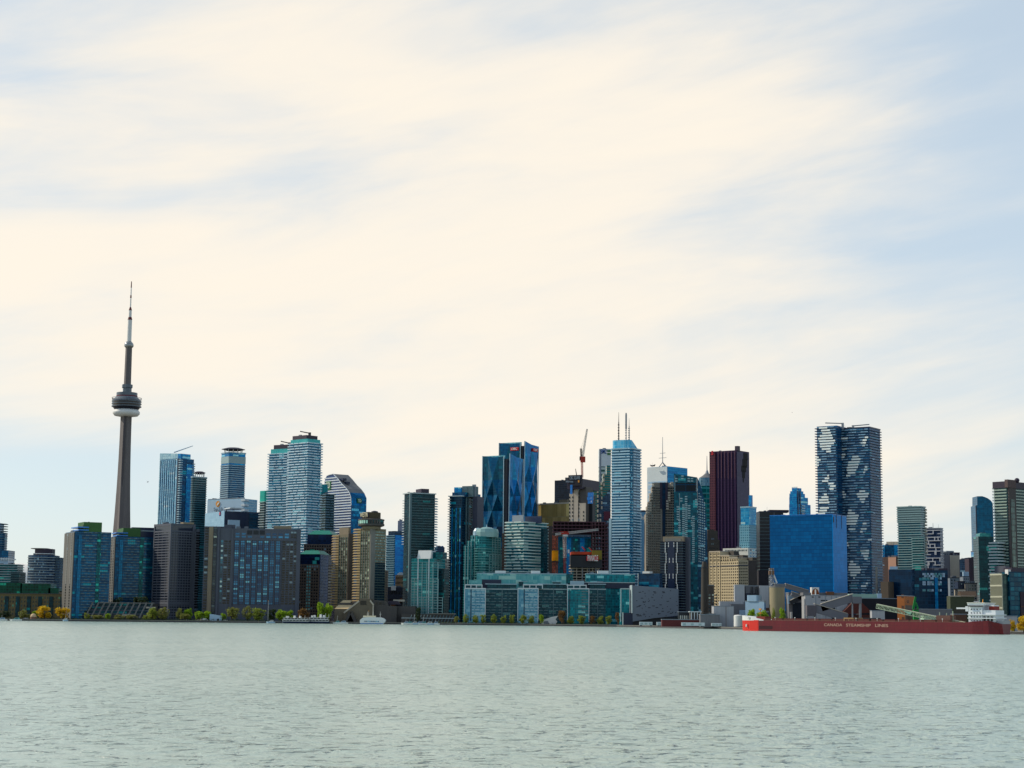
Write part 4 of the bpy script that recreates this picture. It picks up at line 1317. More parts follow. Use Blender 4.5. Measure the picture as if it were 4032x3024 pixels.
# ---------------------------------------------------------------- centre left: green condos
B = Bld('dark_green_tower', 'tall dark green condo tower with a plum penthouse and thin pale floor lines', 'apartment tower', 'f', 256, 325, 590, 172, 2050, 64)
B.body(M['g_dark'])
b = B.bx
B.boxpart('penthouse', B.vol(380, 440, 524, 122, 5), M['plum'])
B.part('corner_pier', MB().box(b[1] - 1.2, b[1] + 1.4, b[2] - 1.4, b[2] + 1, 0, B.H + .5), M['slab_dim'])
B.part('roof_slab', MB().box(b[0] - 2, b[1] + 1.5, b[2] - 1.5, b[3] + 1, B.H - .2, B.H + .9), M['slab'])
B.floors('balcony', [MB().box(b[1] - .2, b[1] + 1.5, b[2] + 1.2, b[3] + 2.2, 0, .55), MB().box(b[1] - .2, b[1] + 1.5, b[2] + 1.2, b[3] + 2.2, 0, .5)], M['slab_dim'], 6, B.H - 4, 3.05)
B.floors('end_balcony', [MB().box(b[0] - 3, b[0] + 3, b[2] - 1.2, b[2] + 3, 0, .8)], M['slab'], B.H - 60, B.H - 6, 3.05)
B.floors('corner_balcony', [MB().box(b[1] - 3, b[1] + 2, b[3] - 1, b[3] + 3.2, 0, .9)], M['rail'], 60, B.H - 4, 3.05)
B.part('vent', MB().tube((b[1] - 3, b[3] - 8, B.H), (b[1] - 3, b[3] - 8, B.H + 3), .6, None, 6), M['steel'])

B = Bld('glass_block', 'slim blue-grey block behind the green condo with the white hat', 'apartment block', 'f', 584, 690, None, 757, 2550, 0, 20)
B.body(M['g_slate'])
B.boxpart('penthouse', B.vol(600, 680, None, 748, 3, 10), M['g_mid'])
B = Bld('pale_block', 'small pale block low in the gap between two dark condo towers', 'apartment block', 'f', 678, 745, None, 884, 2450, 0, 20)
B.body(M['conc_light'])
B.windows('F', .5, B.W - .5, 5, 4, B.H - 1, 12, .6, .5, M['grey_bay'], .05, own=60)

B = Bld('green_condo', 'bright green glass condo with white frame lines and a white sloping roof hat', 'apartment block', 'f', 334, 578, 700, 882, 1915, 18)
B.body(M['g_green'])
b = B.bx
v = B.vol(418, 545, None, 797, 4, 16)
B.part('roof_hat', MB().prism(outline(v), B.H - .4, v[5]).add([], []), M['white_metal'])
B.part('hat_slope', MB().side_x([(v[2] - 4, B.H - .3), (v[2] + 1, B.H - .3), (v[2] + 1, v[5] + .3), (v[2] - .6, v[5] + .3)], v[0] - .8, v[1] + .8), M['white'])
B.boxpart('penthouse', B.vol(560, 672, None, 812, 6, 14), M['g_teal'])
fr = flat('white_green_frame', '#8aaaa8', var=.1)
for x, top in ((404, 860), (522, 870)):
    u = B.on(x, 1100)[0]
    B.part('white_pier', B.fb(MB(), 'F', u - .5, u + .5, 0, B.on(x, top)[1], -.2, .8), M['white_metal'])
for x in (448, 500, 566, 620):
    u = B.on(x, 1100)[0]
    B.part('frame_line', B.fb(MB(), 'F', u - .35, u + .35, 0, B.H - 4, -.2, .6), fr)
for x0, x1, top in ((330, 398, 1104), (515, 622, 1104), (410, 672, 1306)):
    u0, u1 = B.on(x0, 1300)[0], B.on(x1, 1300)[0]
    z1 = B.on(500, top)[1]
    B.lattice('F', u0, u1, max(2, int((u1 - u0) / 5)), 1, z1, max(3, int(z1 / 2.9)), .45, .5, fr, .9, 'white_frame')
B.slabs(fr, 5, B.H - 4, 2.9, .35, .3, name='floor_line')
B.boxpart('rear_wing', B.vol(600, 690, 745, 992, 10, zb=0), M['g_dark'])

B = Bld('dark_blue_tower', 'tall dark blue condo tower left of the diamond-faced office towers', 'apartment tower', 'f', 748, 884, 1090, 205, 2080, 24)
B.body(facade('dark_blue_bays', '#071a2c', '#12405c', '#24404c', 3, 2.6, .16, .14, '#3f8ea0', .08))
b = B.bx
B.boxpart('upper_block', B.vol(776, 920, 1084, 160, 4), M['g_blue'])
B.boxpart('penthouse', B.vol(797, 872, 885, 106, 7), M['g_mid'])
v = B.vol(884, 1000, 1060, 92, 9)
B.boxpart('plant_room', v, M['slab_dim'])
B.boxpart('chimney', B.vol(994, 1030, 1036, 76, 12), M['grey_metal'])
B.boxpart('rear_wing', B.vol(1000, 1050, 1118, 206, 8, zb=0), M['navy'])
for x, yb in ((925, 700), (948, 700)):
    u = B.on(x, 400, 'R')[0]
    B.part('grey_pier', B.fb(MB(), 'R', u - .8, u + .8, 0, B.H + 12, -.3, 1.0), M['slab_dim'])
for k in range(5):
    u = B.W * (.2 + .16 * k)
    B.part('glass_bay', B.fb(MB(), 'F', u, u + B.W * .07, 0, B.H - 14, -.3, .7), M['g_teal'] if k % 2 else M['g_mid'])
B.floors('end_balcony', [MB().box(b[0] - 2.2, b[0] + 2, b[2] - .5, b[2] + 5, 0, .9)], M['slab'], 30, B.H - 1, 3.0)
B.part('roof_slab', MB().box(b[0] - 2, b[1] + .4, b[2] - .6, b[3], B.H - .1, B.H + 1), M['slab'])
B.floors('side_balcony', [MB().box(b[1] - .3, b[1] + 1.3, b[2] + B.D * .5, b[2] + B.D * .7, 0, .9)], M['rail_dark'], 20, B.H, 3.0)

B = Bld('dome_condo', 'stepped green glass condo with a rounded white dome roof', 'apartment block', 'f', 1012, 1140, 1303, 640, 2000, 30)
B.body(M['g_green'], pts=outline(B.bx, 0, 4))
b = B.bx
c = B.Mi @ at('f', 1150, 640, 2015)
rr = (at('f', 1278, 640, 2010).x - at('f', 1012, 640, 2010).x) / 2
zt = at('f', 1150, 540, 2015).z - G
B.part('dome', MB().lathe([(rr * .98, B.H - .5), (rr, B.H + 5), (rr * .93, B.H + 9), (rr * .72, zt - 3), (rr * .4, zt - .6), (rr * .05, zt)], 16, (c.x, c.y)), flat('sage_dome', '#88aca8', rough=.3, var=.15))
B.part('dome_half', MB().lathe([(rr * .4, B.H), (rr * .38, zt - 5), (rr * .25, zt - 2), (rr * .03, zt - 1)], 12, (c.x - rr * .55, c.y - rr * .5)), M['rail'])
B.part('finial', MB().tube((c.x, c.y, zt), (c.x, c.y, zt + 3), .7, .3, 6), M['rail'])
B.slabs(flat('green_balcony', '#5f9a98', var=.15, rough=.3), 8, B.H - 12, 2.95, 1.0, .8, bulge=5)
for xl, xc, yt in ((975, 1040, 630), (935, 1000, 688), (900, 968, 742)):
    v = B.vol(xl, xc, None, yt, 3, 18, zb=0)
    B.part('stepped_wing', MB().box(*v), M['g_green'])
    for q in (.3, .75):
        xx = v[0] + (v[1] - v[0]) * q
        B.part('white_pier', MB().box(xx - .35, xx + .35, v[2] - .6, v[2] + .2, 0, v[5]), fr)
u0, u1 = B.on(1210, 700, 'R')[0], B.on(1300, 700, 'R')[0]
B.lattice('R', u0, u1, 3, 40, B.H - 1, 22, .5, .5, fr, .6, 'white_frame')
u0, u1 = B.on(1176, 950, 'R')[0], B.on(1304, 950, 'R')[0]
B.lattice('R', u0, u1, 4, 10, B.on(1240, 845, 'R')[1], 18, .5, .5, fr, 1.0, 'white_frame')

# ---------------------------------------------------------------- the two diamond-faced office towers
def diamond_tower(lab, xl, xm, xm2, xr, ytl, ytr, Y, gl1, gl2, logo, bottom):
    th = 32
    B = Bld('diamond_tower', lab, 'office tower', 'g', xl, xm2, xr, ytr + 12, Y, th)
    B.body(M['navy'], z1=B.H - 3)
    b = B.bx
    u_m = B.on(xm, ytr + 200)[0]
    ztl, ztm = B.on(xl + 30, ytl)[1], B.on(xm, ytl + 4)[1]

    def folded(face, u0, u1, z0, z1, dz, dw, depth, mat, name, top):
        """a glass skin of tall diamonds: ridges step in and out by a few metres"""
        nz = max(3, int((z1 - z0) / dz))
        dz = (z1 - z0) / nz
        nu = 2
        g = []
        for j in range(nz + 1):
            row = []
            for i in range(nu * 2 + 1):
                u = u0 + (u1 - u0) * i / (nu * 2)
                dep = depth if (i + j) % 2 else 0.0
                if i in (0, nu * 2):
                    dep = 0
                z = z0 + j * dz
                if j == nz:
                    dep = depth * .5
                    z = top[0] + (top[1] - top[0]) * i / (nu * 2) + abs(i - nu) * .7
                if face == 'F':
                    row.append((b[0] + u, b[2] - .5 - dep, z))
                else:
                    row.append((b[1] + .5 + dep, b[2] + u, z))
            g.append(row)
        n = nu * 2 + 1
        vs = [p for r_ in g for p in r_]
        fs = []
        for j in range(nz):
            for i in range(nu * 2):
                q = (j * n + i, j * n + i + 1, (j + 1) * n + i + 1, (j + 1) * n + i)
                fs += [(q[0], q[1], q[2]), (q[0], q[2], q[3])] if (i + j) % 2 else [(q[0], q[1], q[3]), (q[1], q[2], q[3])]
        o = len(vs)
        back = [(p[0], p[1] + 1.2, p[2]) if face == 'F' else (p[0] - 1.2, p[1], p[2]) for p in vs]
        mb = MB().add(vs, fs)
        mb.add(back, [t[::-1] for t in fs])
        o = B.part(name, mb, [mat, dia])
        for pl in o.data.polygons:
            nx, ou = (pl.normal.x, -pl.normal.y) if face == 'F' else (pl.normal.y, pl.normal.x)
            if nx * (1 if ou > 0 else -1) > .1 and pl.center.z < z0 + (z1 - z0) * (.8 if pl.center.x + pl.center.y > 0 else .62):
                pl.material_index = 1  # facets turned one way take the painted reflection
        # edge fins
        for i in (0, nu * 2):
            p0, p1 = g[0][i], g[nz][i]
            B.part('edge_fin', MB().tube(p0, p1, .7, .7, 6), M['rail'])
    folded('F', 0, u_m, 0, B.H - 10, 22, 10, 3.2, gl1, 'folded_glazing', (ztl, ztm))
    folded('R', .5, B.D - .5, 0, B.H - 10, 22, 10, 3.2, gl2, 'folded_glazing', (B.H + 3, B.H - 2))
    B.part('dark_slot', MB().box(b[0] + u_m + .5, b[1] - 1.0, b[2] - .8, b[2] + 3, 0, B.H - 4), M['dark_metal'])
    B.part('crown_screen', MB().box(b[0] + .6, b[0] + u_m - .6, b[2] + 2, b[2] + 2.6, B.H - 8, ztl + 1.5), facade('crown_screen_glass', '#5f9aa8', '#9fc4c8', '#7fb0b8', 4, 3, .1, .12, metal=.2))
    if logo:
        for face, x, y, wv in (('F', 865, 219, 7.2), ('R', 1081, 233, 7.6)):
            u, z = B.on(x, y, face)
            s_ = B.part('sign', B.fb(MB(), face, u - wv, u + wv, z - 2.5, z + 2.5, .2, 4.6), M['red'])
            p = (b[0] + u, b[2] - 4.7, z) if face == 'F' else (b[1] + 4.7, b[2] + u, z)
            letter(s_, 'CIBC', p, 4.6, M['letters'], face, wv * 1.45, .05)
    return B


glt = facade('teal_diamond_glass', '#083c56', '#155f78', '#0c4660', 4, 3, .05, .04, metal=.5, rough=.12, blot=.3)
glb = facade('blue_diamond_glass', '#065e8a', '#0c7cb0', '#08648c', 4, 3, .05, .04, metal=.5, rough=.12, blot=.3)
dia = facade('dark_reflection_glass', '#031c34', '#07304e', '#052440', 4, 3, .05, .04, metal=.5, rough=.12, blot=.2)  # darker tint stands for a dark tower mirrored in the facets
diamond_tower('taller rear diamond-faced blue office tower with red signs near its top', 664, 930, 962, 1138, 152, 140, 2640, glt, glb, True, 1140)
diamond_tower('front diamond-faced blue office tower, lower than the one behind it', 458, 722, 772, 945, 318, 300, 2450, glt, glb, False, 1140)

B = Bld('banded_condo', 'condo block of white and teal balcony bands with grey and navy roof boxes', 'apartment block', 'g', 748, 965, 1252, 1142, 1990, 42)
B.body(facade('banded_condo_glazing', '#17424e', '#4f8c98', '#3c6470', 3.2, 3, .15, .1, '#a4c4c0', .14))
r = random.Random(3)
b = B.bx


def banded(r):
    mb = MB().box(b[0] - 1.5, b[1] + 1.5, b[2] - 1.5, b[3] + 1.5, 0, .4)
    u = b[0] - 1.5
    while u < b[1] - 4:
        L = min(r.uniform(7, 13), b[1] + 1.4 - u)
        mb.box(u, u + L, b[2] - 1.6, b[2] - 1.0, .1, 1.5)
        u += L + r.uniform(1.0, 4)
    mb.box(b[1] + 1.0, b[1] + 1.6, b[2] - 1.5, b[3] + 1.5, .1, 1.3)
    return mb


B.floors('balcony', [banded(r) for _ in range(5)], flat('white_balcony_band', '#b7c6bf', var=.1, rough=.35), B.H % 3.55, B.H + .1, 3.55, lambda k: k % 5)
B.boxpart('roof_box', B.vol(820, 957, 962, 1046, 5), M['grey_metal'])
B.boxpart('roof_box', B.vol(978, 1180, 1192, 1058, 8), M['navy'])
B.boxpart('side_wing', B.vol(1180, 1215, 1268, 1215, 6, zb=0), M['g_dark'])

B = Bld('brown_rear_tower', 'narrow brown tower peeping out left of the banded white and teal condo', 'apartment tower', 'g', 692, 756, None, 1275, 2200, 0, 16)
B.body(flat('dull_brown', '#5f4c40', var=.15))
B.windows('F', .6, B.W - .6, 4, 6, B.H - 1, 28, .6, .5, M['dark_bay'], .05, own=100)

# gold-flecked office and dark cap tower behind
B = Bld('gold_office', 'golden bronze mirrored office block behind the construction site', 'office block', 'g', 1132, 1536, 1600, 890, 2650, 40)
m = facade('gold_streaked_glass', '#a08c60', '#d0b888', '#8f8468', 40, 1.3, .02, .25, '#ecd8a0', .12, metal=.1, rough=.25, blot=.6)
B.body(m)
B.boxpart('roof_box', B.vol(1410, 1510, 1540, 850, 10), flat('dull_gold', '#6f6450', var=.1))
B.part('cornice', MB().box(B.bx[0] - .5, B.bx[1] + .5, B.bx[2] - .5, B.bx[3], B.H - 1.5, B.H + .6), M['conc_light'])
B.boxpart('brown_wing', B.vol(1250, 1400, 1440, 1180, -20, zb=0), flat('brown_stone_wing', '#4f453c', var=.2))
B = Bld('black_tower', 'plain near-black office tower behind the tower under construction', 'office tower', 'h', 146, 400, 480, 893, 2950, 30)
B.body(facade('black_glazing', '#0c1420', '#1c2a3c', '#141a26', 3.6, 3, .3, .1))
B.boxpart('roof_box', B.vol(283, 400, 450, 860, 6), M['dark_metal'])

# ---------------------------------------------------------------- tower under construction with dark banners
B = Bld('unfinished_tower', 'unfinished tower with pale concrete lift cores under a black protective cap', 'construction tower', 'h', 345, 560, 640, 985, 2400, 28)
b = B.bx
cc = flat('raw_concrete', '#c0b29e', var=.12, streak=.12)
B.body(flat('grey_core_wall', '#5c5650', var=.2), z1=B.H)
for k, (x0, x1, yt) in enumerate(((342, 398, 1075), (404, 458, 975), (470, 556, 1200))):
    u0, u1 = B.on(x0, 1300)[0], B.on(x1, 1300)[0]
    B.part('concrete_core', B.fb(MB(), 'F', u0, u1, 0, B.on(x0, yt)[1], -.3, 1.6), cc)
mb = MB()
for x, yt in ((348, 1080), (388, 1080), (468, 985), (530, 1240)):
    u = B.on(x, 1300)[0]
    z = 12
    while z < B.on(x, yt)[1] - 3:
        B_ = link
        q = MB().box(-.7, .7, -.3, .3, -1.3, 1.3)
        if 'coremesh' not in globals():
            coremesh = q.mesh('window', M['dark_bay'])
        link('window', coremesh, B.root, (b[0] + u, b[2] - 1.6, z))
        z += 5.2
cap = B.vol(308, 500, 728, 905, -6)
B.boxpart('protective_cap', (cap[0], cap[1], cap[2], cap[3], B.H - 3, cap[5] + 3), M['plum'])
sgv = B.vol(325, 497, 510, 828, -9)
sb = B.boxpart('sign_board', (sgv[0], sgv[1], sgv[2], sgv[3], B.H + 1, sgv[5]), flat('black_banner', '#1c1c26', var=.15))
u, z = (sgv[0] + sgv[1]) / 2, at('h', 412, 866, 2392).z - G
letter(sb, 'CIBC SQUARE', (u, sgv[2] - .4, z), 6.5, M['letters_grey'], 'F', (sgv[1] - sgv[0]) * .78)
z = at('h', 412, 912, 2392).z - G
letter(sb, 'Hines', (u - 8, sgv[2] - .4, z), 4.2, M['letters_grey'], 'F', 11)
obj('banner_mark', MB().box(u + 5, u + 7, sgv[2] - .5, sgv[2] + .1, z - 1.6, z + 1.6), M['gold'], sb)
for k, (x0, x1, y0, y1) in enumerate(((580, 672, 1062, 1115), (572, 668, 1120, 1160), (580, 660, 1162, 1205))):
    p, q = B.Mi @ at('h', x0, y1, 2390), B.Mi @ at('h', x1, y0, 2390)
    o = B.part('blue_banner', MB().box(min(p.x, q.x), max(p.x, q.x), p.y - .6, p.y + .6, p.z, q.z), M['blue_panel'])
    obj('banner_text', MB().box(p.x + 6, max(p.x, q.x) - 2.5, p.y - .8, p.y - .4, p.z + 4, q.z - 3), M['white'], o)
p, q = B.Mi @ at('h', 350, 1080, 2390), B.Mi @ at('h', 384, 960, 2390)
B.part('blue_netting', MB().box(p.x, q.x, p.y - .5, p.y + .5, p.z, q.z), M['blue_panel'])
B.boxpart('rear_core', B.vol(500, 640, 680, 1100, 6, zb=0), M['dark_metal'])
B.part('roof_stub', MB().tube(B.Mi @ at('h', 432, 830, 2400), B.Mi @ at('h', 418, 748, 2400), .7, .4, 6), M['dark_metal'])


def luff_crane(lab, v, mast, cab, top, jib, Y):
    """mast foot and head, cab, apex and jib tip in picture columns"""
    P = lambda q: at(v, q[0], q[1], Y)
    base = P(mast[0])
    t = thing('tower_crane', lab, 'crane', (base.x, base.y, base.z))
    L = lambda q: P(q) - base
    wt = flat('crane_white', '#c8c4bc', var=.1)
    rd = flat('crane_red', '#b0382a', var=.15)
    obj('mast', MB().truss(L(mast[0]), L(mast[1]), 2.0, 14, .22), rd, t)
    return t, L, wt, rd


t, L, wt, rd = luff_crane('white and red luffing crane rising above the unfinished tower', 'h', ((506, 862), (503, 655)), None, None, None, 2405)
cb = obj('cab', MB().box(-2.6, 4.2, -2, 2, L((500, 655)).z - 1, L((500, 590)).z), rd, t)
obj('counterweight', MB().box(L((480, 600)).x - 1, L((480, 600)).x + 5, -1.5, 1.5, L((480, 640)).z, L((480, 590)).z), M['dark_metal'], t)
obj('jib', MB().truss(L((512, 590)), L((570, 228)), 2.2, 22, .24, .6), wt, t)
obj('gantry', MB().truss(L((495, 592)), L((490, 482)), 1.8, 7, .3), M['dark_metal'], t)
mb = MB().tube(L((490, 482)), L((506, 440)), .22, None, 4).tube(L((506, 440)), L((570, 228)), .14, None, 4)
obj('hoist_cable', mb, M['dark_metal'], t)

# dark steel frame building
B = Bld('steel_frame_block', 'dark rust-brown steel frame of a building going up below the unfinished tower', 'construction frame', 'h', 640, 842, None, 1450, 2250, 0, 30)
b = B.bx
st = flat('rusty_steel', '#5a3a40', var=.25)
cols = B.part('column', MB(), st) if False else None
nz = int(B.H / 4.6)
for k in range(6):
    x = b[0] + (b[1] - b[0]) * k / 5
    B.part('column', MB().box(x - .6, x + .6, b[2], b[2] + 1.2, 0, B.H), st)
    B.part('column', MB().box(x - .6, x + .6, b[3] - 1.2, b[3], 0, B.H), st)
B.floors('floor_deck', [MB().box(b[0] - .5, b[1] + .5, b[2] - .6, b[3], 0, .9)], st, 2, B.H, 4.6)
B.part('core', MB().box(b[0] + 14, b[1] - 2, b[2] + 12, b[3] - 6, 0, B.H - 2), flat('dark_core', '#2a1c26', var=.2))
up = B.vol(128, 816, None, 1448, 6, 34, zb=0)
zlow = at('h', 400, 1575, 2256).z - G
for k in range(4):
    z = zlow + (up[5] - zlow) * k / 3
    B.part('upper_deck', MB().box(up[0], up[1], up[2], up[3], z - .6, z + .6), st)
for k in range(15):
    x = up[0] + (up[1] - up[0]) * k / 14
    B.part('upper_column', MB().box(x - .4, x + .4, up[2] + .3, up[2] + 1.1, zlow - .6, up[5]), st)
B.part('back_wall', MB().box(up[0] + 1, up[1] - 1, up[2] + 14, up[3], zlow - 2, up[5] - 1.2), flat('dark_screen', '#241a2c', var=.2))
B.floors('site_lamp', [MB().box(b[0] + 26, b[0] + 28.2, b[2] - 1.0, b[2] - .5, 2.2, 3.8)], M['letters'], 8, B.H - 14, 4.6)

B = Bld('teal_site_block', 'teal glass block half hidden behind the red and white crane', 'apartment block', 's', 206, 682, None, 268, 2380, 0, 22)
B.body(facade('teal_block_glazing', '#0c3a50', '#2a7a90', '#24506a', 3.2, 2.2, .2, .14, '#58a8b0', .08))
B.boxpart('grey_top', B.vol(330, 682, None, 212, 4, 16), facade('grey_block_glazing', '#4a5a68', '#6a7c88', '#5c6a76', 3.4, 3, .2, .2))
for k in range(5):
    x = B.bx[0] + B.W * (.06 + .2 * k)
    B.part('glass_bay', MB().box(x, x + 6, B.bx[2] - 1, B.bx[2] + .2, 0, B.H - 2), M['g_mid'] if k in (1, 3) else M['g_teal'])

def sheet_mat(name, col):
    m = bpy.data.materials.new(name)
    nt, b = nodes(m)
    tc = N(nt, 'ShaderNodeTexCoord')
    nz_ = N(nt, 'ShaderNodeTexNoise', ins={'Vector': tc.outputs['Object'], 'Scale': .5, 'Detail': 4.0})
    c = mix(nt, nz_.outputs[0], lin('#ffb400'), lin(col))
    nt.links.new(c, b.inputs['Base Color'])
    tr = N(nt, 'ShaderNodeBsdfTranslucent', ins={0: c})
    mx = N(nt, 'ShaderNodeMixShader', ins={0: .6, 1: b.outputs[0], 2: tr.outputs[0]})
    nt.links.new(mx.outputs[0], nt.nodes['Material Output'].inputs[0])
    return m


# lattice hoist wrapped in yellow
c0 = at('s', 163, 770, 2150)
t = thing('hoist_mast', 'rusty lattice hoist mast with a bright yellow sheeted cage', 'hoist', (c0.x, c0.y, G))
zz = lambda y: at('s', 163, y, 2150).z - G
obj('mast', MB().truss((0, 0, 0), (0, 0, zz(245)), 4.6, 22, .38), flat('rusty_lattice', '#a04a2c', var=.25), t)
hw = (at('s', 205, 530, 2150).x - at('s', 117, 530, 2150).x) / 2
obj('cage', MB().box(-hw, hw, -4.2, 4.2, zz(612), zz(460)), sheet_mat('yellow_sheeting', '#ffd814'), t)
obj('cage_frame', MB().box(-hw - .5, hw + .5, -4.5, 4.5, zz(462), zz(455)).box(-hw - .5, hw + .5, -4.5, 4.5, zz(618), zz(610)), M['dark_metal'], t)

t, L, wt, rd = luff_crane('red and white hammerhead crane with its jib over the steel frame', 's', ((305, 775), (298, 250)), None, None, None, 2130)
obj('mast_top', MB().truss(L((305, 560)), L((298, 250)), 2.9, 10, .3), wt, t)
obj('jib', MB().truss(L((350, 212)), L((782, 162)), 2.6, 20, .3, .8), wt, t)
obj('counter_jib', MB().truss(L((285, 212)), L((165, 232)), 2.2, 6, .3), wt, t)
x0, x1 = L((252, 215)).x, L((362, 215)).x
obj('slewing_cab', MB().box(x0, x1, -2.5, 2.5, L((300, 232)).z, L((300, 205)).z).side([(x0 + 3, L((300, 206)).z), (x1 - 2, L((300, 206)).z), (x1 - 12, L((300, 188)).z), (x0 + 10, L((300, 190)).z)], -1.5, 1.5), rd, t)
obj('operator_cab', MB().box(-3, 3, -4, -1.5, L((300, 262)).z, L((300, 236)).z), M['white'], t)

# unfinished low tower with red formwork
B = Bld('unfinished_block', 'unfinished concrete block under dark formwork with a red sign', 'construction block', 's', 372, 800, None, 668, 2040, 0, 30)
b = B.bx
B.part('core', MB().box(b[0] + 6, b[1] - 6, b[2] + 6, b[3] - 3, 0, B.H), flat('dark_concrete_core', '#3a3836', var=.2))
B.floors('floor_slab', [MB().prism(outline(b, .4, 0, 6), 0, .8)], cc, 3, B.H + .2, 3.4)
for k in range(6):
    x = b[0] + 2 + (b[1] - b[0] - 4) * k / 5
    B.part('column', MB().box(x - .5, x + .5, b[2] + 1, b[2] + 2, 0, B.H), cc)
fv = B.vol(385, 830, None, 500, -2, 34)
B.part('formwork', MB().prism(outline(fv, 0, 3, 0), B.H - 3, fv[5] - 3), M['dark_metal'])
B.part('guard_rail', MB().prism(outline((fv[0] + .5, fv[1] - 12, fv[2] - 1, fv[3]), 0, 3), fv[5] - 1.8, fv[5] + 1.4), flat('orange_rail', '#b8401e', var=.25))
p, q = B.Mi @ at('s', 690, 490, 2030), B.Mi @ at('s', 830, 458, 2030)
B.part('yellow_panel', MB().box(p.x, q.x, p.y + 2, p.y + 6, p.z - 8, q.z), flat('olive_yellow_panel', '#7f7420', var=.2))
p, q = B.Mi @ at('s', 614, 606, 2030), B.Mi @ at('s', 778, 544, 2030)
s_ = B.part('sign', MB().box(p.x, q.x, p.y - 5, p.y + 1, p.z, q.z), M['red'])
letter(s_, 'PINNACLE', ((p.x + q.x) / 2, p.y - 5.2, (p.z + q.z) / 2), 10, M['letters'], 'F', (q.x - p.x) * .9, .1)
for x0, y0, x1, y1 in ((545, 405, 590, 455), (645, 415, 690, 470)):
    B.part('pump_boom', MB().tube(B.Mi @ at('s', x0, y0, 2045), B.Mi @ at('s', x1, y1, 2045), .7, .7, 6), rd)
B.part('site_figurehead', MB().box(-20, -18, b[2], b[2] + 2, fv[5], fv[5] + 4), M['white'])
for k in range(3):
    x = b[0] + (b[1] - b[0]) * (.4 + .22 * k)
    B.part('hoist_rail', MB().tube((x, b[2] - 1.5, 0), (x + 1, b[2] - 1.5, B.H), .5, None, 6), M['steel'])

# ---------------------------------------------------------------- bank tower, stepped stone tower, tall blue tower
B = Bld('white_bank_tower', 'tall white banded tower with blue letters, mostly behind the tall blue tower', 'office tower', 'h', 730, 880, None, 492, 2950, 0, 30)
wb = facade('white_banded_wall', '#2c4444', '#3f5c58', '#c4cdc8', 7.6, 60, .5, .02)
B.body(wb)
B.part('crown_band', MB().box(B.bx[0] - .3, B.bx[1] + .3, B.bx[2] - .4, B.bx[3], B.H - 30, B.H + .3), M['white_metal'])
u, z = B.on(789, 527)
letter(B.root, 'BMO', (B.bx[0] + u, B.bx[2] - .8, z), 11, flat('blue_letters', '#1d4f9a'), 'F', B.on(828, 527)[0] - B.on(750, 527)[0], .08)
ua, ub, za, zb = B.rect(833, 880, 505, 570)
o = B.part('sign', B.fb(MB(), 'F', ua, ub, za, zb, .3, 1.2), M['green_sign'])
obj('sign_mark', B.fb(MB(), 'F', (ua + ub) / 2 - 5, (ua + ub) / 2 + 3, za + 5, zb - 5, 1.1, 1.6), M['letters'], o)
B.part('edge_pier', B.fb(MB(), 'F', -.2, 3, 0, B.H - 1, -.2, .7), M['grey_metal'])

B = Bld('stepped_stone_tower', 'stepped stone and green glass tower with bright notched corners left of the tall blue tower', 'office tower', 'h', 640, 870, None, 1045, 2700, 0, 30)
sb = facade('stone_banded_wall', '#1c5a60', '#2f7a7a', '#7c8474', 4, 30, .45, .03)
B.body(sb)
for xl, xc, yt, ins in ((685, 870, 930, 3), (775, 870, 822, 6), (825, 870, 706, 8)):
    v = B.vol(xl, xc, None, yt, ins, 24, zb=0)
    B.boxpart('setback', v, sb)
for x, y0, y1 in ((712, 1025, 1560), (762, 920, 1300), (790, 812, 1000), (745, 1340, 1560)):
    p, q = B.Mi @ at('h', x - 10, y1, 2692), B.Mi @ at('h', x + 9, y0, 2692)
    z = q.z
    while z > p.z:
        B.part('corner_stone', MB().box(p.x, q.x, p.y, p.y + 9, z - 4.4, z), M['conc_light'])
        z -= 7.6
B.part('arched_glazing', MB().side([(b2, z2) for b2, z2 in [(B.bx[1] - 22, 0), (B.bx[1], 0), (B.bx[1], B.H + 4), (B.bx[1] - 12, B.H - 12), (B.bx[1] - 20, B.H - 2)]], B.bx[2] - 3, B.bx[2] + 1), M['g_slate'])
B.part('red_box', MB().box(B.bx[1] - 10, B.bx[1], B.bx[2] - 6, B.bx[2] - 2, B.on(850, 1425)[1], B.on(850, 1310)[1]), flat('plum_red_panel', '#5a2434'))

B = Bld('tall_blue_tower', 'tallest pale blue tower of the centre with a clear glass crown and three roof masts', 'apartment tower', 'h', 872, 1150, 1284, 490, 2080, 30)
b = B.bx
B.body(facade('tall_blue_glazing', '#0c3650', '#2a6c90', '#3a7490', 3.2, 2.2, .18, .1, '#8abcd0', .1), pts=outline(b, 0, 0, 5))
r = random.Random(17)


def tall_ring(r):
    mb = MB().prism(outline(b, 1.1, 0, 5), 0, .4)
    u = b[0] + 3
    while u < b[1] - 3:
        L = min(r.uniform(5, 12), b[1] - 2 - u)
        mb.box(u, u + L, b[2] - 1.25, b[2] - .7, .1, 1.55)
        u += L + r.choice((.15, .15, 1.4))
    u = b[2] + 4
    while u < b[3] - 4:
        L = min(r.uniform(3, 7), b[3] - 3 - u)
        mb.box(b[1] + .7, b[1] + 1.25, u, u + L, .1, 1.4)
        u += L + r.choice((.15, 1.5))
    return mb


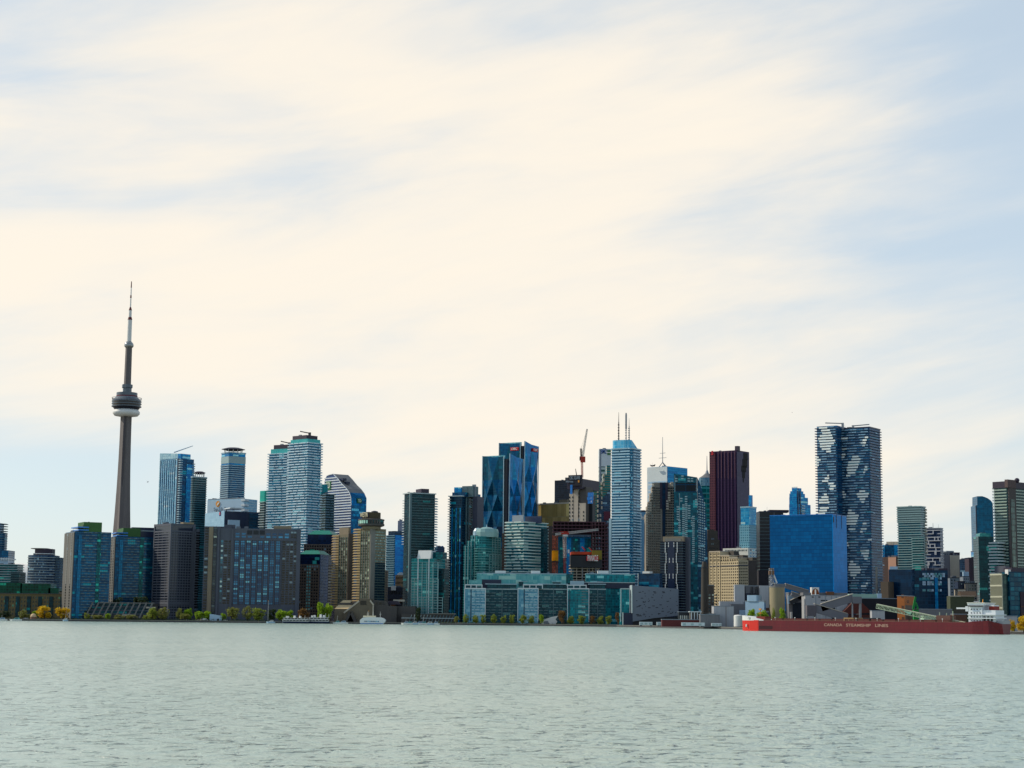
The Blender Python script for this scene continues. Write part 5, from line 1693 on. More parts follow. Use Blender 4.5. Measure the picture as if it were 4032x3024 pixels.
B.floors('balcony', [tall_ring(r) for _ in range(6)], flat('blue_balcony_rail', '#a9cad8', var=.14, rough=.3), B.H % 3.35, B.H + .2, 3.35, lambda k: r.randrange(6))
v = B.vol(878, 1120, 1282, 470, 1)
zt0 = at('h', 1100, 372, 2085).z - G
cr = facade('clear_crown_glass', '#4f98bc', '#8cc4dc', '#a8d0dc', 5, 4, .06, .08, metal=.3)
pts = outline((v[0], v[1], v[2], v[3]), 0, 0, 7)
tops = [zt0 - max(0, (p[1] - v[2]) / (v[3] - v[2]) - .25) * 34 for p in pts]
B.part('glass_crown', MB().prism(pts, B.H - .2, 0, tops), cr)
B.part('crown_rim', MB().prism(outline(b, 1.5, 0, 6), B.H, B.H + 1.6), M['rail'])
for x, y0, y1, ra, rb, mt in ((983, 10, 385, .75, .3, 'dark_metal'), (1079, 20, 372, 1.0, 1.0, 'steel'), (1119, 88, 385, .7, .2, 'steel')):
    p, q = B.Mi @ at('h', x, y1 + 30, 2092), B.Mi @ at('h', x, y0, 2092)
    mb = MB().tube(p, p.lerp(q, .68), ra, ra * .8, 8).tube(p.lerp(q, .68), q, ra * .55, rb * .6, 8)
    if mt == 'steel' and ra == 1.0:
        mb = MB().tube(p, p.lerp(q, .45), .6, .6, 8).tube(p.lerp(q, .45), p.lerp(q, .95), 1.15, 1.15, 10).tube(p.lerp(q, .95), q, .9, .9, 8)
    for k in range(7):
        f = .05 + k * .09
        c = p.lerp(q, f)
        mb.box(c.x - 1.1, c.x + .8, c.y - .5, c.y + .5, c.z - .5, c.z + .5)
    B.part('roof_mast', mb, M[mt])
u0, u1 = B.on(905, 2000 * 0 + 1500)[0], 4
B.part('white_corner', B.fb(MB(), 'F', -.9, 2.2, 0, B.on(880, 1400)[1], -.3, 1.0), M['rail'])

B = Bld('pale_blue_slab', 'pale blue slab with a white chevron mark in the gap right of the tall blue tower', 'office block', 'h', 1240, 1352, None, 1310, 2900, 0, 20)
B.body(flat('pale_blue_wall_plain', '#5f94b4', var=.08, rough=.35))
p = B.Mi @ at('h', 1300, 1395, 2898)
B.part('chevron_mark', MB().beam((p.x - 5, B.bx[2] - .3, p.z + 8), (p.x, B.bx[2] - .3, p.z - 2), .8, 2.5).beam((p.x + 6, B.bx[2] - .3, p.z + 8), (p.x, B.bx[2] - .3, p.z - 2), .8, 2.5).beam((p.x, B.bx[2] - .3, p.z - 2), (p.x, B.bx[2] - .3, p.z - 12), 2.2, .8), M['white'])
B.part('cornice', MB().box(B.bx[0], B.bx[1] + .4, B.bx[2] - .4, B.bx[3], B.H - .5, B.H + 2), M['navy'])
# ---------------------------------------------------------------- centre right: office towers
B = Bld('white_office_tower', 'white banded tower with a blue shaded side and a thin lattice mast', 'office tower', 'i', 230, 491, 752, 384, 2880, 45)
b = B.bx
B.body(facade('shaded_banded_wall', '#0f5a8c', '#2f86b4', '#3f8ab4', 3.8, 30, .4, .02, metal=.4, blot=.12))  # shade of the right side is put into the blue of the wall
B.part('front_wall', B.fb(MB(), 'F', -.2, B.W - .3, 0, B.H - .4, -.3, .6), flat('white_marble', '#c3cccc', var=.08, rough=.4))
nz = int(B.H / 7.6)
mb = MB()
for k in range(nz):
    z = B.H - 26 - k * 7.8
    if z < 60:
        break
    for u0, u1 in ((.04, .47), (.51, .96)):
        h = 7 if k == 1 else 3.2
        B.part('window_band', B.fb(MB(), 'F', B.W * u0, B.W * u1, z - h / 2, z + h / 2, .4, .75), M['pale_blue'])
p = B.Mi @ at('i', 428, 2, 2890)
z0 = B.H
z1 = at('i', 428, 340, 2890).z - G
B.part('mast', MB().tube((p.x, p.y, z1), (p.x, p.y, p.z), .7, .35, 6), M['steel'])
B.part('mast_leg', MB().tube((p.x - 9, p.y, z0 - 1), (p.x, p.y, z1 + 1), .7, .6, 6).tube((p.x + 9, p.y, z0 - 1), (p.x, p.y, z1 + 1), .7, .6, 6).tube((p.x, p.y + 9, z0 - 1), (p.x, p.y, z1), .7, .6, 6), M['steel'])
B.part('mast_arm', MB().box(p.x - 8, p.x + 8, p.y - .3, p.y + .3, z1 + 8, z1 + 8.7).box(p.x - 6, p.x + 6, p.y - .3, p.y + .3, z1 + 16, z1 + 16.7), M['steel'])
q = B.Mi @ at('i', 292, 378, 2890)
B.part('dish_frame', MB().side([(q.x - 5, q.z + 2), (q.x - 3, q.z - 1), (q.x + 3, q.z - 1), (q.x + 5, q.z + 2), (q.x + 2.5, q.z + 1), (q.x - 2.5, q.z + 1)], q.y, q.y + 3), M['dark_metal'])

# stepped stone office of square windows
B = Bld('stone_office_tower', 'stepped brown-grey stone tower of square windows with a dark central groove', 'office tower', 'i', 212, 576, None, 1010, 2350, 0, 34)
b = B.bx
sw = flat('grey_brown_stone', '#8f8678', var=.12)
B.body(sw)
vols = []
for xl, xc, yt in ((228, 576, 905), (246, 576, 845), (272, 576, 735), (295, 576, 648)):
    v = B.vol(xl, xc, None, yt, .3 + len(vols) * .2, 28, zb=0)
    vols.append(v)
    B.boxpart('setback', v, sw)
v = B.vol(312, 520, None, 598, 1.6, 22, zb=0)
B.boxpart('crown', v, sw)
v = B.vol(540, 572, None, 592, .6, 20, zb=0)
B.boxpart('crown', v, sw)
wd = panes('square_window', '#12161c', '#20303c', '#3f5a60', .05)
us = [(B.on(x, 1200)[0]) for x in range(222, 412, 24)]
ue = [(B.on(x, 1200)[0]) for x in range(474, 576, 24)]
topz = B.on(400, 640)[1]
rest = MB()
z = 14
cnt = 0
key = MB().box(-.8, .8, -.25, .3, -1.0, 1.0)
km = key.mesh('window', wd)
zs = []
while z < topz:
    zs.append(z)
    z += 3.45
for z in zs[::-1]:
    for j, u in enumerate(us + ue):
        lim = {0: 1010, 1: 905, 2: 845, 3: 735}.get(j, 640)
        if j == 0 and z > B.on(300, 1010)[1] or j == 1 and z > B.on(300, 850)[1] or j == 2 and z > B.on(300, 740)[1]:
            continue
        p = (b[0] + u + .2, b[2] - .1, z)
        if cnt < 100:
            link('window', km, B.root, p)
            cnt += 1
        else:
            rest.add([(q[0] + p[0], q[1] + p[1], q[2] + p[2]) for q in key.v], key.f)
o = B.part('window', rest, wd)
o['kind'] = 'stuff'
ua, ub = B.on(424, 1200)[0], B.on(464, 1200)[0]
B.part('groove', B.fb(MB(), 'F', ua, ub, 0, B.on(440, 600)[1], -.3, .7), facade('groove_glazing', '#0c1c30', '#1c3c58', '#14263a', 4, 4, .1, .06))
B.part('groove_head', B.fb(MB(), 'F', ua - 3, ub + 3.5, B.on(440, 940)[1], B.on(440, 596)[1], -.3, .5), M['plum'])
for x0, y0, y1 in ((268, 850, 960), (282, 735, 830), (304, 600, 640), (240, 880, 990), (222, 960, 1660), (490, 830, 930), (512, 720, 830), (550, 588, 640)):
    u = B.on(x0, 1200)[0]
    zt, zl = B.on(x0, y0)[1], max(B.on(x0, y1)[1], 12)
    z = zt
    while z > zl:
        B.part('bright_stone', B.fb(MB(), 'F', u - 1.5, u + 1.7, z - 2.2, z, -.3, .75), M['conc_light'])
        z -= 3.45

# green-blue tower with a slanting top right edge
B = Bld('slant_tower', 'teal glass tower whose right edge leans in under a slanting roof line', 'apartment tower', 'i', 575, 880, None, 530, 2250, 6, 30)
b = B.bx
gt = facade('teal_speckled_glazing', '#073848', '#1a7484', '#0f4a58', 3.2, 2.4, .1, .06, '#5fa8b0', .06)
px = lambda x, y: (b[0] + B.on(x, y)[0], B.on(x, y)[1])
tl, tr = px(575, 482), px(880, 530)
B.part('wall', MB().side([(b[0], 0), (b[1], 0), (b[1], tr[1]), (b[0], tl[1])], b[2], b[3]), gt)
curve = [(882, 530), (910, 590), (935, 660), (962, 780), (985, 920), (1002, 1100), (1010, 1250), (1012, 1500)]
pp = [px(x, y) for x, y in curve]
B.part('leaning_side', MB().side([(b[1] - .2, 0)] + [(pp[-1][0], 0)] + pp[::-1], b[2] + 3, b[3] - 1), facade('dotted_side_glazing', '#08344c', '#14587c', '#0d4460', 3.2, 2.0, .1, .06, '#8fc0d4', .08))
u0, u1 = B.on(590, 600)[0], B.on(866, 600)[0]
B.part('dark_crown', B.fb(MB(), 'F', u0, u1, B.on(700, 722)[1], B.on(700, 600)[1], -.3, .4), facade('dark_louvre', '#04101c', '#0c2434', '#17405a', 9, 60, .12, .01))
dots = flat('pale_window_panel', '#a9c4c4', var=.1, rough=.3)
cnt = 0
for x, y0, y1 in ((672, 805, 860), (735, 780, 900), (700, 890, 1650), (737, 900, 1650), (830, 1040, 1640), (628, 915, 1080), (648, 1090, 1280), (868, 820, 900), (775, 900, 1080), (686, 512, 560), (606, 545, 590), (770, 545, 590), (812, 545, 595), (815, 1060, 1180)):
    y = y0
    while y < y1:
        u, z = B.on(x, y)
        if z > 10:
            B.part('bright_panel', B.fb(MB(), 'F', u - 1.6, u + 1.6, z - .8, z + .6, -.3, .6), dots)
        y += 27 if x in (700, 737, 830) else 32
for x, y0, y1 in ((590, 500, 720), (870, 545, 720), (650, 740, 1280)):
    u = B.on(x, 900)[0]
    B.part('frame_line', B.fb(MB(), 'F', u - .3, u + .3, B.on(x, y1)[1], B.on(x, y0)[1], -.3, .5), M['slab'])
for k, x in enumerate((905, 925, 950, 975)):
    y = 740 + k * 40
    while y < 1640:
        p = px(x, y)
        if p[1] > 10:
            B.part('side_window', MB().box(p[0] - .8, p[0] + .8, b[2] + 2.6, b[2] + 3.2, p[1] - .8, p[1] + .8), dots)
        y += 34

B = Bld('needle_tower', 'slender teal tower with a bulbous metal crown and needle spire', 'office tower', 'i', 938, 1062, None, 640, 2920, 0, 30)
b = B.bx
B.body(facade('teal_banded_glazing', '#0c5a60', '#1c8a88', '#4f8f90', 9, 40, .3, .02))
pr = [(1009, 250, .35), (1009, 430, .8), (1009, 450, 2.0), (1009, 480, 3.4), (1009, 510, 8), (1009, 540, 14), (1009, 575, 14.5), (1009, 640, 15)]
c = B.Mi @ at('i', 1009, 640, 2935)
prof = [(r_, at('i', 1009, y, 2935).z - G) for x, y, r_ in pr][::-1]
prof[0] = (15, B.H - 1)
B.part('spire', MB().lathe(prof[4:], 12, (c.x, c.y)), M['grey_metal'])
B.part('crown', MB().lathe(prof[:5], 20, (c.x, c.y)), facade('crown_bulb_glazing', '#4a6a7c', '#8aa4ac', '#6f8894', 5, 3, .15, .1))
B.slabs(M['slab_dim'], 40, B.H - 8, 8, .8, .6, name='floor_band')

B = Bld('red_stone_tower', 'dark red-brown stone tower with a red logo and a jagged dark notch', 'office tower', 'i', 1040, 1392, 1556, 184, 2700, 38)
b = B.bx
rs = facade('red_stone_wall', '#221430', '#302040', '#382440', 4, 2.2, .25, .45, metal=.1, rough=.4, blot=.2)
B.body(rs)
u0, u1 = B.on(1052, 700)[0], B.on(1126, 700)[0]
B.part('front_bay', B.fb(MB(), 'F', u0, u1, 0, B.H - .5, -.3, 2.2), facade('red_grid_wall', '#301a28', '#40242e', '#55303a', 4, 3.4, .35, .3, metal=.1, rough=.4))
for k, x in enumerate((1160, 1202, 1246, 1290, 1336, 1378)):
    u = B.on(x, 300)[0]
    B.part('rib', B.fb(MB(), 'F', u - .9, u + .9, 0, B.H - 2, -.3, 1.3), rs)
    z1, z0 = B.on(x, 190)[1], B.on(x, 545)[1]
    B.part('light_strip', B.fb(MB(), 'F', u - .35, u + .35, z0, z1, 1.2, 1.5), flat('rose_strip', '#6e4a54', var=.3, scale=.4))
B.part('side_wall', B.fb(MB(), 'R', .4, B.D - .4, 0, B.H - .6, -.3, .6), facade('grey_red_side', '#3a374c', '#4c4a60', '#4c4658', 4, 2, .25, .2, metal=.15, rough=.4, blot=.15))
for x0, x1, y0, y1 in ((1478, 1534, 213, 300), (1466, 1528, 290, 400), (1452, 1514, 380, 460), (1462, 1500, 440, 540), (1470, 1486, 530, 596)):
    u0, u1, z0, z1 = B.rect(x0, x1, y0, y1, 'R')
    B.part('notch', B.fb(MB(), 'R', u0, u1, z0, z1, -.2, .8), flat('black_recess', '#0c0b10', var=.1) if 'black_recess' not in bpy.data.materials else bpy.data.materials['black_recess'])
u, z = B.on(1088, 215)
letter(B.root, 'S', (b[0] + u, b[2] - 2.6, z), 8.5, M['red'], 'F', None, .35, name='logo')
B.part('roof_box', MB().box(b[1] - 4, b[1] + 2, b[2] + 2, b[2] + 8, B.H - .3, B.H + 8), M['plum'])
B.part('cornice', MB().box(b[0] - .2, b[1] + .3, b[2] - .4, b[3], B.H - .4, B.H + 1.2), rs)

B = Bld('stepped_blue_tower', 'stepped sky-blue glass tower hugging the right side of the red stone tower', 'office tower', 'i', 1448, 1560, 1652, 925, 2600, 36)
B.body(facade('sky_stepped_glazing', '#2278a8', '#7cbcd4', '#3f90b4', 3.8, 2.2, .2, .14, '#c0dcdc', .1))
b = B.bx
B.boxpart('rear_tower', B.vol(1552, 1580, 1604, 762, 10, zb=0), M['g_mid'])
sp_ = facade('punched_pale_wall', '#2c5468', '#5f94ac', '#7fa4b0', 3.8, 3.4, .45, .5)
B.boxpart('lower_wing', B.vol(1432, 1560, 1674, 1150, -5, zb=0), sp_)
v = B.vol(1432, 1560, 1690, 1380, -7, zb=0)
B.boxpart('base', v, sp_)
B.part('roof_slab', MB().box(b[0] - .6, b[1] + .6, b[2] - .6, b[3] + .3, B.H, B.H + 2), M['rail'])

B = Bld('old_stone_tower', 'dark old stone tower with small setbacks before the red stone tower', 'office tower', 'i', 1008, 1172, None, 1345, 2420, 0, 26)
ds = flat('sooty_stone', '#4f4840', var=.2)
B.body(ds)
B.boxpart('setback', B.vol(1012, 1148, None, 1225, 2, 20, zb=0), ds)
B.boxpart('crown', B.vol(1022, 1104, None, 1212, 5, 14), ds)
B.windows('F', 2, B.W - 2, 7, 20, B.H - 3, 16, .3, .45, M['dark_bay'], .1, own=60)

# dark condo with white zigzag lights
B = Bld('zigzag_condo', 'dark slab condo with two white zigzag strips and a beige roof frame', 'apartment tower', 'i', 398, 690, 775, 1366, 1990, 24)
b = B.bx
dk = facade('dark_condo_glazing', '#0d131d', '#1e2c40', '#343844', 3.0, 3, .3, .1)
B.body(dk)
cb = B.vol(430, 700, 745, 1300, 3)
B.boxpart('roof_frame', cb, M['conc_tan'])
q = B.vol(520, 650, 745, 1318, 1.5)
B.part('roof_recess', MB().box(cb[0] + 3, cb[1] - 3, cb[2] - .4, cb[2] + .4, cb[4], cb[5] - 2.2), M['conc_grey'])
B.boxpart('side_wing', B.vol(690, 770, 792, 1312, 7, zb=0), M['conc_brown'])
B.slabs(M['slab_dim'], 6, B.H - 1, 3.0, .5, .35, name='floor_line')
u0, u1 = B.on(498, 1500)[0], B.on(586, 1500)[0]
B.part('centre_bay', B.fb(MB(), 'F', u0, u1, 0, B.H + .3, -.3, 1.0), M['navy'])
for x in (466, 622):
    sgn = -1 if x == 466 else 1
    for k in range(24):
        z = B.H - 1 - k * 3.0
        if z < 4:
            break
        off = (1.0 if (k // 4) % 2 else 0) * -sgn
        u = B.on(x, 1500)[0] + off
        B.part('white_panel', B.fb(MB(), 'F', u - .45, u + .45, z - 2.7, z, .4, 1.2), M['white'])
        if k % 6 in (0, 1):
            B.part('white_panel', B.fb(MB(), 'F', u - sgn * 4 - .45, u - sgn * 4 + .45, z - 2.4, z, .4, 1.2), M['white'])

# the chateau hotel, half in shadow
B = Bld('stepped_stone_hotel', 'sunlit cream stone hotel with rooflines stepping down to the right', 'hotel', 'j', 556, 1106, 1226, 525, 2250, 56)
b = B.bx
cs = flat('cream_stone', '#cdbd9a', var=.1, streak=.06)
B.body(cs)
xs = lambda x: B.on(x, 700)[0]
for x0, x1, yt in ((556, 708, 402), (706, 836, 458), (834, 970, 492)):
    z1 = B.on((x0 + x1) / 2, yt)[1]
    B.part('setback', MB().box(b[0] + xs(x0), b[0] + xs(x1), b[2] - .02 * x0 * 0, b[2] + 16, B.H - 1, z1), cs)
    B.part('dark_roof', MB().box(b[0] + xs(x0) + 8, b[0] + xs(x1) + 10, b[2] + 15, b[2] + 24, B.H - 1, z1 + .5), M['conc_dark'])
    B.part('cornice', MB().box(b[0] + xs(x0) - .3, b[0] + xs(x1) + .3, b[2] - .6, b[2] + 16.5, z1 - .8, z1 + .5), M['conc_light'])
wn = panes('dark_hotel_window', '#14140f', '#2e2a22')
z_b, n = 10, 20
nz = int((B.H - z_b) / 3.7)
B.windows('F', 1, B.W - 1, n, z_b, B.H - 1.5, nz, .5, .5, wn, .08, own=100)
for x0, x1, yt in ((560, 706, 408), (708, 834, 464), (836, 968, 498)):
    z1 = B.on((x0 + x1) / 2, yt)[1]
    k = max(1, int((z1 - B.H) / 3.7 + .5))
    B.windows('F', xs(x0) + .4, xs(x1) - .4, max(3, int((xs(x1) - xs(x0)) / (B.W / n))), B.H - .5, z1 - 1, k, .62, .62, wn, .08, own=0)
for x in (556, 600, 655, 706):
    B.part('pilaster', B.fb(MB(), 'F', xs(x) - .5, xs(x) + .5, 0, B.on(620, 402)[1] - 1, -.2, .7), cs)
B.part('string_course', B.fb(MB(), 'F', -.2, B.W + .2, B.on(800, 612)[1], B.on(800, 600)[1], -.2, .6), M['conc_brown'])
B.part('side_wall', B.fb(MB(), 'R', -.1, B.D, 0, B.H - .2, -.2, .3), flat('shaded_stone_side', '#5c5450', var=.12))  # shade of the right face is put into a dark grey
B.boxpart('rear_block', B.vol(1106, 1200, 1330, 532, 8, zb=0), flat('dark_grey_block', '#4c4850', var=.15))
for k in range(10):
    B.part('white_window', MB().box(b[1] + 17.5, b[1] + 19.5, b[2] + B.D * .9, b[2] + B.D * .9 + .4, 8 + k * 4.4, 10.6 + k * 4.4), M['white'])

B = Bld('white_arch_block', 'white block with an arched window and a row of square openings behind the cream hotel', 'office block', 'j', 744, 1102, 1252, 352, 2560, 40)
wl = flat('bright_white_wall', '#d8d8cc', var=.05)
B.body(wl)
b = B.bx
u0, u1 = B.on(772, 385)[0], B.on(1092, 385)[0]
B.windows('F', u0, u1, 16, B.on(930, 404)[1], B.on(930, 374)[1], 1, .62, .8, M['grey_bay'], .08)
u, z = B.on(943, 470)
B.part('arched_window', MB().side([(b[0] + u + 4.5 * math.cos(R(a)), z + 6.5 * math.sin(R(a))) for a in range(0, 181, 15)] + [(b[0] + u - 4.5, z - 5), (b[0] + u + 4.5, z - 5)], b[2] - .4, b[2] + .3), M['g_dark'])
B.windows('R', B.D * .12, B.D * .9, 3, B.on(1180, 540, 'R')[1], B.on(1180, 362, 'R')[1], 4, .62, .45, M['blue_bay'], .08)

B = Bld('banded_dark_block', 'dark block with thin pale floor lines left of the plain blue glass block', 'office block', 'k', 106, 430, None, 1300, 2200, 0, 30)
B.body(flat('blue_black_wall', '#10141f', var=.2, rough=.3))
B.slabs(M['slab_dim'], 8, B.H - 6, 4.4, .25, .45, name='floor_line')
B.boxpart('penthouse', B.vol(240, 505, None, 1272, 6, 18), M['plum'])
B.boxpart('lower_wing', (B.bx[0] - 4, B.bx[0] + 14, B.bx[2] - 14, B.bx[2] - 1, 0, B.H * .48), flat('dark_brown_wing', '#2c2a30', var=.2))
B.part('roof_edge', MB().box(B.bx[0] - .2, B.bx[1], B.bx[2] - .3, B.bx[3], B.H - .3, B.H + .8), M['navy'])

B = Bld('blue_glass_block', 'plain deep blue glass office block with a lighter blue right side', 'office block', 'k', 244, 1096, 1282, 1336, 1900, 30)
b = B.bx
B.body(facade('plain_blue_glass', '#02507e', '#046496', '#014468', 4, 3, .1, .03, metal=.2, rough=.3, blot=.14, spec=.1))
B.part('side_glazing', B.fb(MB(), 'R', -.1, B.D + .2, 0, B.H - .2, -.3, .5), facade('sky_reflection_side', '#0578b4', '#0a8ccc', '#0780bc', 4, 3, .05, .04, metal=.2, rough=.35, blot=.1, spec=.04))  # the sky mirrored in this side is put into a brighter blue
B.part('roof_edge', MB().box(b[0], b[1] + .7, b[2] - .2, b[3], B.H, B.H + .8), M['blue_panel'])
for k in (.25, .62):
    B.part('roof_rail', MB().box(b[1] - .2, b[1] + .9, b[2] + B.D * k, b[2] + B.D * k + .8, B.H - 14, B.H + 1.6), M['navy'])
u, z = B.on(1108, 1405, 'R')
B.part('vent', B.fb(MB(), 'R', 1, 3.2, z - 3, z + 3, .2, .9), M['dark_metal'])
B.part('base_band', B.fb(MB(), 'F', 0, B.W, 0, B.on(800, 2000 * 0 + 2560)[1] if False else 17, -.2, .5), M['navy'])

B = Bld('rounded_step_tower', 'sky-blue tower with stepped rounded shoulders above the plain blue block', 'apartment tower', 'k', 508, 612, 800, 1190, 2520, 48)
B.body(M['g_mid'])
b = B.bx
for xl, xc, xr, yt, ins in ((510, 612, 765, 1095, 1), (512, 612, 724, 1045, 2), (524, 612, 702, 1012, 3), (546, 612, 676, 972, 4)):
    B.boxpart('setback', B.vol(xl, xc, xr, yt, ins, zb=0), M['g_mid'])
for x in (630, 660):
    u = B.on(x, 1250, 'R')[0]
    B.part('dark_groove', B.fb(MB(), 'R', u - .9, u + .9, 0, B.on(640, 1010, 'R')[1], -.3, .5), M['navy'])
r = B.bx
B.floors('bay_balcony', [MB().box(b[1] - .2, b[1] + 1.6, b[2] + B.D * .32, b[2] + B.D * .55, 0, 1.6)], M['rail'], 60, B.H, 3.6)
B.part('roof_rail', MB().box(b[1] - 12, b[1] - 2, b[2] + 4, b[2] + 4.4, at('k', 580, 965, 2524).z - G - 3, at('k', 580, 955, 2524).z - G), M['white_metal'])

# the tall twin dark tower with white panel diamonds
B = Bld('panel_tower', 'tallest dark tower of the right with white balcony panels scattered in diamonds', 'apartment tower', 'k', 1200, 1600, 1745, 150, 2060, 34)
b = B.bx
dkg = facade('dark_blue_apartment_glazing', '#0c2e50', '#266c98', '#1c4c70', 3.1, 2.6, .12, .1, '#4f88a4', .1)
B.body(dkg)
w2 = B.vol(885, 1158, 1330, 122, 6, zb=0)
B.boxpart('left_block', w2, dkg)
B.part('dark_recess', MB().box(w2[1] - .5, b[0] + .5, b[2] + 3, b[2] + 12, 0, B.H + .6), M['navy'])
sl_ = flat('dark_balcony_slab', '#24405e', var=.15, rough=.4)
rl = flat('slate_balcony_rail', '#82aac2', var=.2, rough=.2)
st = 3.22
z0 = B.H % st
B.floors('balcony', [MB().box(b[0] - .6, b[1] + 1.9, b[2] - 2.2, b[3] + .5, 0, .95)], sl_, z0, B.H, st)
B.floors('left_balcony', [MB().box(w2[0] - 2.0, w2[1] + .2, w2[2] - 2.0, w2[3], 0, .95)], sl_, w2[5] % st, w2[5] - 1, st)
r = random.Random(9)


def glints(name, x0, x1, y, zc, z1, p):
    """paler glass guards along some stretches of each floor"""
    k = 0
    z = z0
    mes = []
    for q in range(7):
        mb = MB().box(x0 + 1, x1 - 1, y - .1, y + .1, .9, 1.05)
        u = x0 + 1
        while u < x1 - 4:
            L = r.uniform(2.5, 7)
            if r.random() < p:
                mb.box(u, min(u + L, x1 - 1), y - .35, y + .1, .7, 1.75)
            u += L + .4
        mes.append(mb)
    B.floors(name, mes, rl, z0 + .1, z1 - 2, st, lambda k: (k * 3) % 7)


glints('balcony_rail', b[0], b[1], b[2] - 2.15, 0, B.H, .6)
glints('left_balcony_rail', w2[0], w2[1], w2[2] - 2.0, 0, w2[5], .6)
wp = flat('white_balcony_panel', '#eef2ea', var=.06, rough=.25)
pan = []
k7 = lambda y: [(x0, x1, y_) for x0, x1, y_ in y]
PK = [(915, 1028, 152), (945, 1065, 188), (960, 1078, 230), (928, 1095, 272), (905, 1105, 312), (918, 1135, 345), (930, 1120, 380), (930, 1082, 418), (955, 1072, 455), (1015, 1080, 488),
      (1190, 1305, 300), (1215, 1288, 432), (1192, 1290, 465), (1165, 1275, 505), (1165, 1262, 545), (1165, 1232, 585), (1165, 1215, 622), (1165, 1200, 655), (1370, 1455, 535), (1358, 1480, 572), (1315, 1470, 608), (1308, 1455, 646), (1295, 1445, 684), (1295, 1422, 720), (1308, 1410, 758), (1285, 1345, 798),
      (1540, 1585, 300), (1510, 1565, 342), (1484, 1555, 380), (1508, 1542, 415), (1540, 1572, 680), (1530, 1575, 715), (1520, 1540, 752), (870, 912, 572), (870, 938, 605), (870, 915, 642), (870, 915, 680),
      (1030, 1052, 815), (995, 1055, 855), (960, 1042, 892), (1045, 1115, 925), (1070, 1142, 960), (1060, 1115, 995), (985, 1022, 1070), (950, 1045, 1107), (918, 1045, 1148), (915, 1058, 1190), (930, 1050, 1232), (920, 1025, 1270), (905, 1000, 1306),
      (1465, 1542, 1018), (1428, 1595, 1055), (1442, 1582, 1090), (1470, 1545, 1130), (1495, 1530, 1172), (1175, 1262, 1025), (1180, 1285, 1060), (1240, 1275, 1100), (1320, 1360, 1300), (1308, 1405, 1334), (1295, 1458, 1370), (1288, 1448, 1406), (1285, 1436, 1442), (1285, 1422, 1480), (1322, 1410, 1520), (1375, 1400, 1556),
      (1512, 1562, 1475), (1505, 1562, 1518), (1490, 1540, 1553), (1478, 1512, 1590)]
PL = [(1400, 1470, 376), (1400, 1522, 412), (1415, 1522, 450), (1443, 1512, 487), (1458, 1500, 525), (1258, 1298, 565), (1240, 1340, 603), (1230, 1392, 640), (1230, 1408, 684), (1258, 1396, 722), (1258, 1342, 760), (1300, 1320, 798), (1410, 1480, 910), (1478, 1505, 873), (1192, 1226, 296), (1192, 1240, 338), (1508, 1560, 255)]
for v_, L in (('k', PK), ('l', PL)):
    for x0, x1, y in L:
        left = v_ == 'k' and (x0 + x1) / 2 < 1160
        yy = (w2[2] if left else b[2])
        d = B.Mi.to_3x3() @ ray(v_, (x0 + x1) / 2, y)
        t = (yy - 2.4 - B.cam.y) / d.y
        zc = B.cam.z + d.z * t
        zbase = (w2[5] if left else B.H) % st
        kf = round((zc - zbase - .6) / st)
        zf = zbase + kf * st
        us = []
        for x in (x0, x1):
            d = B.Mi.to_3x3() @ ray(v_, x, y)
            us.append(B.cam.x + d.x * (yy - 2.4 - B.cam.y) / d.y)
        B.part('white_panel', MB().box(us[0], us[1], yy - 2.75, yy - 2.3, zf + .0, zf + 1.95), wp)
for k in range(16):
    zf = z0 + st * r.randrange(3, int(B.H / st))
    u = r.uniform(b[2], b[3] - 6)
    B.part('side_panel', MB().box(b[1] + 2.2, b[1] + 2.7, u, u + r.uniform(3, 6), zf + .1, zf + 1.5), rl)
for x0, y0, x1, y1 in ((1000, 88, 1238, 95), (1378, 128, 1600, 108)):
    p, q = B.Mi @ at('k', x0, y0, 2075), B.Mi @ at('k', x1, y1, 2075)
    mb = MB().beam(p, q, 1.4, 1.1)
    e = q if x0 == 1000 else p
    mb.box(e.x - 1.2, e.x + 1.2, e.y - 1, e.y + 1, B.H - 1, e.z + .8)
    B.part('roof_crane', mb, M['steel'])
B.part('roof_edge', MB().box(b[0] - .5, b[1] + .8, b[2] - .6, b[3], B.H - .3, B.H + 1.2), M['navy'])

# ---------------------------------------------------------------- far right
B = Bld('dark_glass_office', 'small dark blue office block with a pale roof box right of the panel tower', 'office block', 'm', 248, 450, 480, 1012, 2700, 30)
B.body(M['g_blue'])
B.boxpart('roof_box', B.vol(298, 450, 470, 970, 4), M['conc_light'])
B.part('bright_edge', B.fb(MB(), 'F', -.2, 4, 0, B.H, -.3, .5), M['g_mid'])
B.part('bright_edge', B.fb(MB(), 'F', B.W - 6, B.W - .4, 0, B.H, -.3, .5), M['g_mid'])
B = Bld('gabled_brick_block', 'brown block with a pinkish lit gable wall below the dark blue office', 'building', 'm', 225, 430, 500, 1170, 2350, 40)
B.body(flat('rust_brick', '#54423c', var=.2))
u0, u1 = B.on(325, 1230)[0], B.on(446, 1230)[0]
b = B.bx
B.part('gable_wall', B.fb(MB(), 'F', u0, B.W - .5, 0, B.H - .5, -.2, .5), flat('pink_plaster', '#c99a80', var=.1))
B.part('gable_wall', B.fb(MB(), 'F', u0 - 2, B.W, 0, B.H * .62, -.2, .9), flat('rust_brick_low', '#5a3a30', var=.2))
B.floors('stair_fin', [MB().box(b[1] - .3, b[1] + .6, b[2] + 2, b[2] + 4, 0, 8)], M['conc_tan'], 10, B.H - 6, 12)

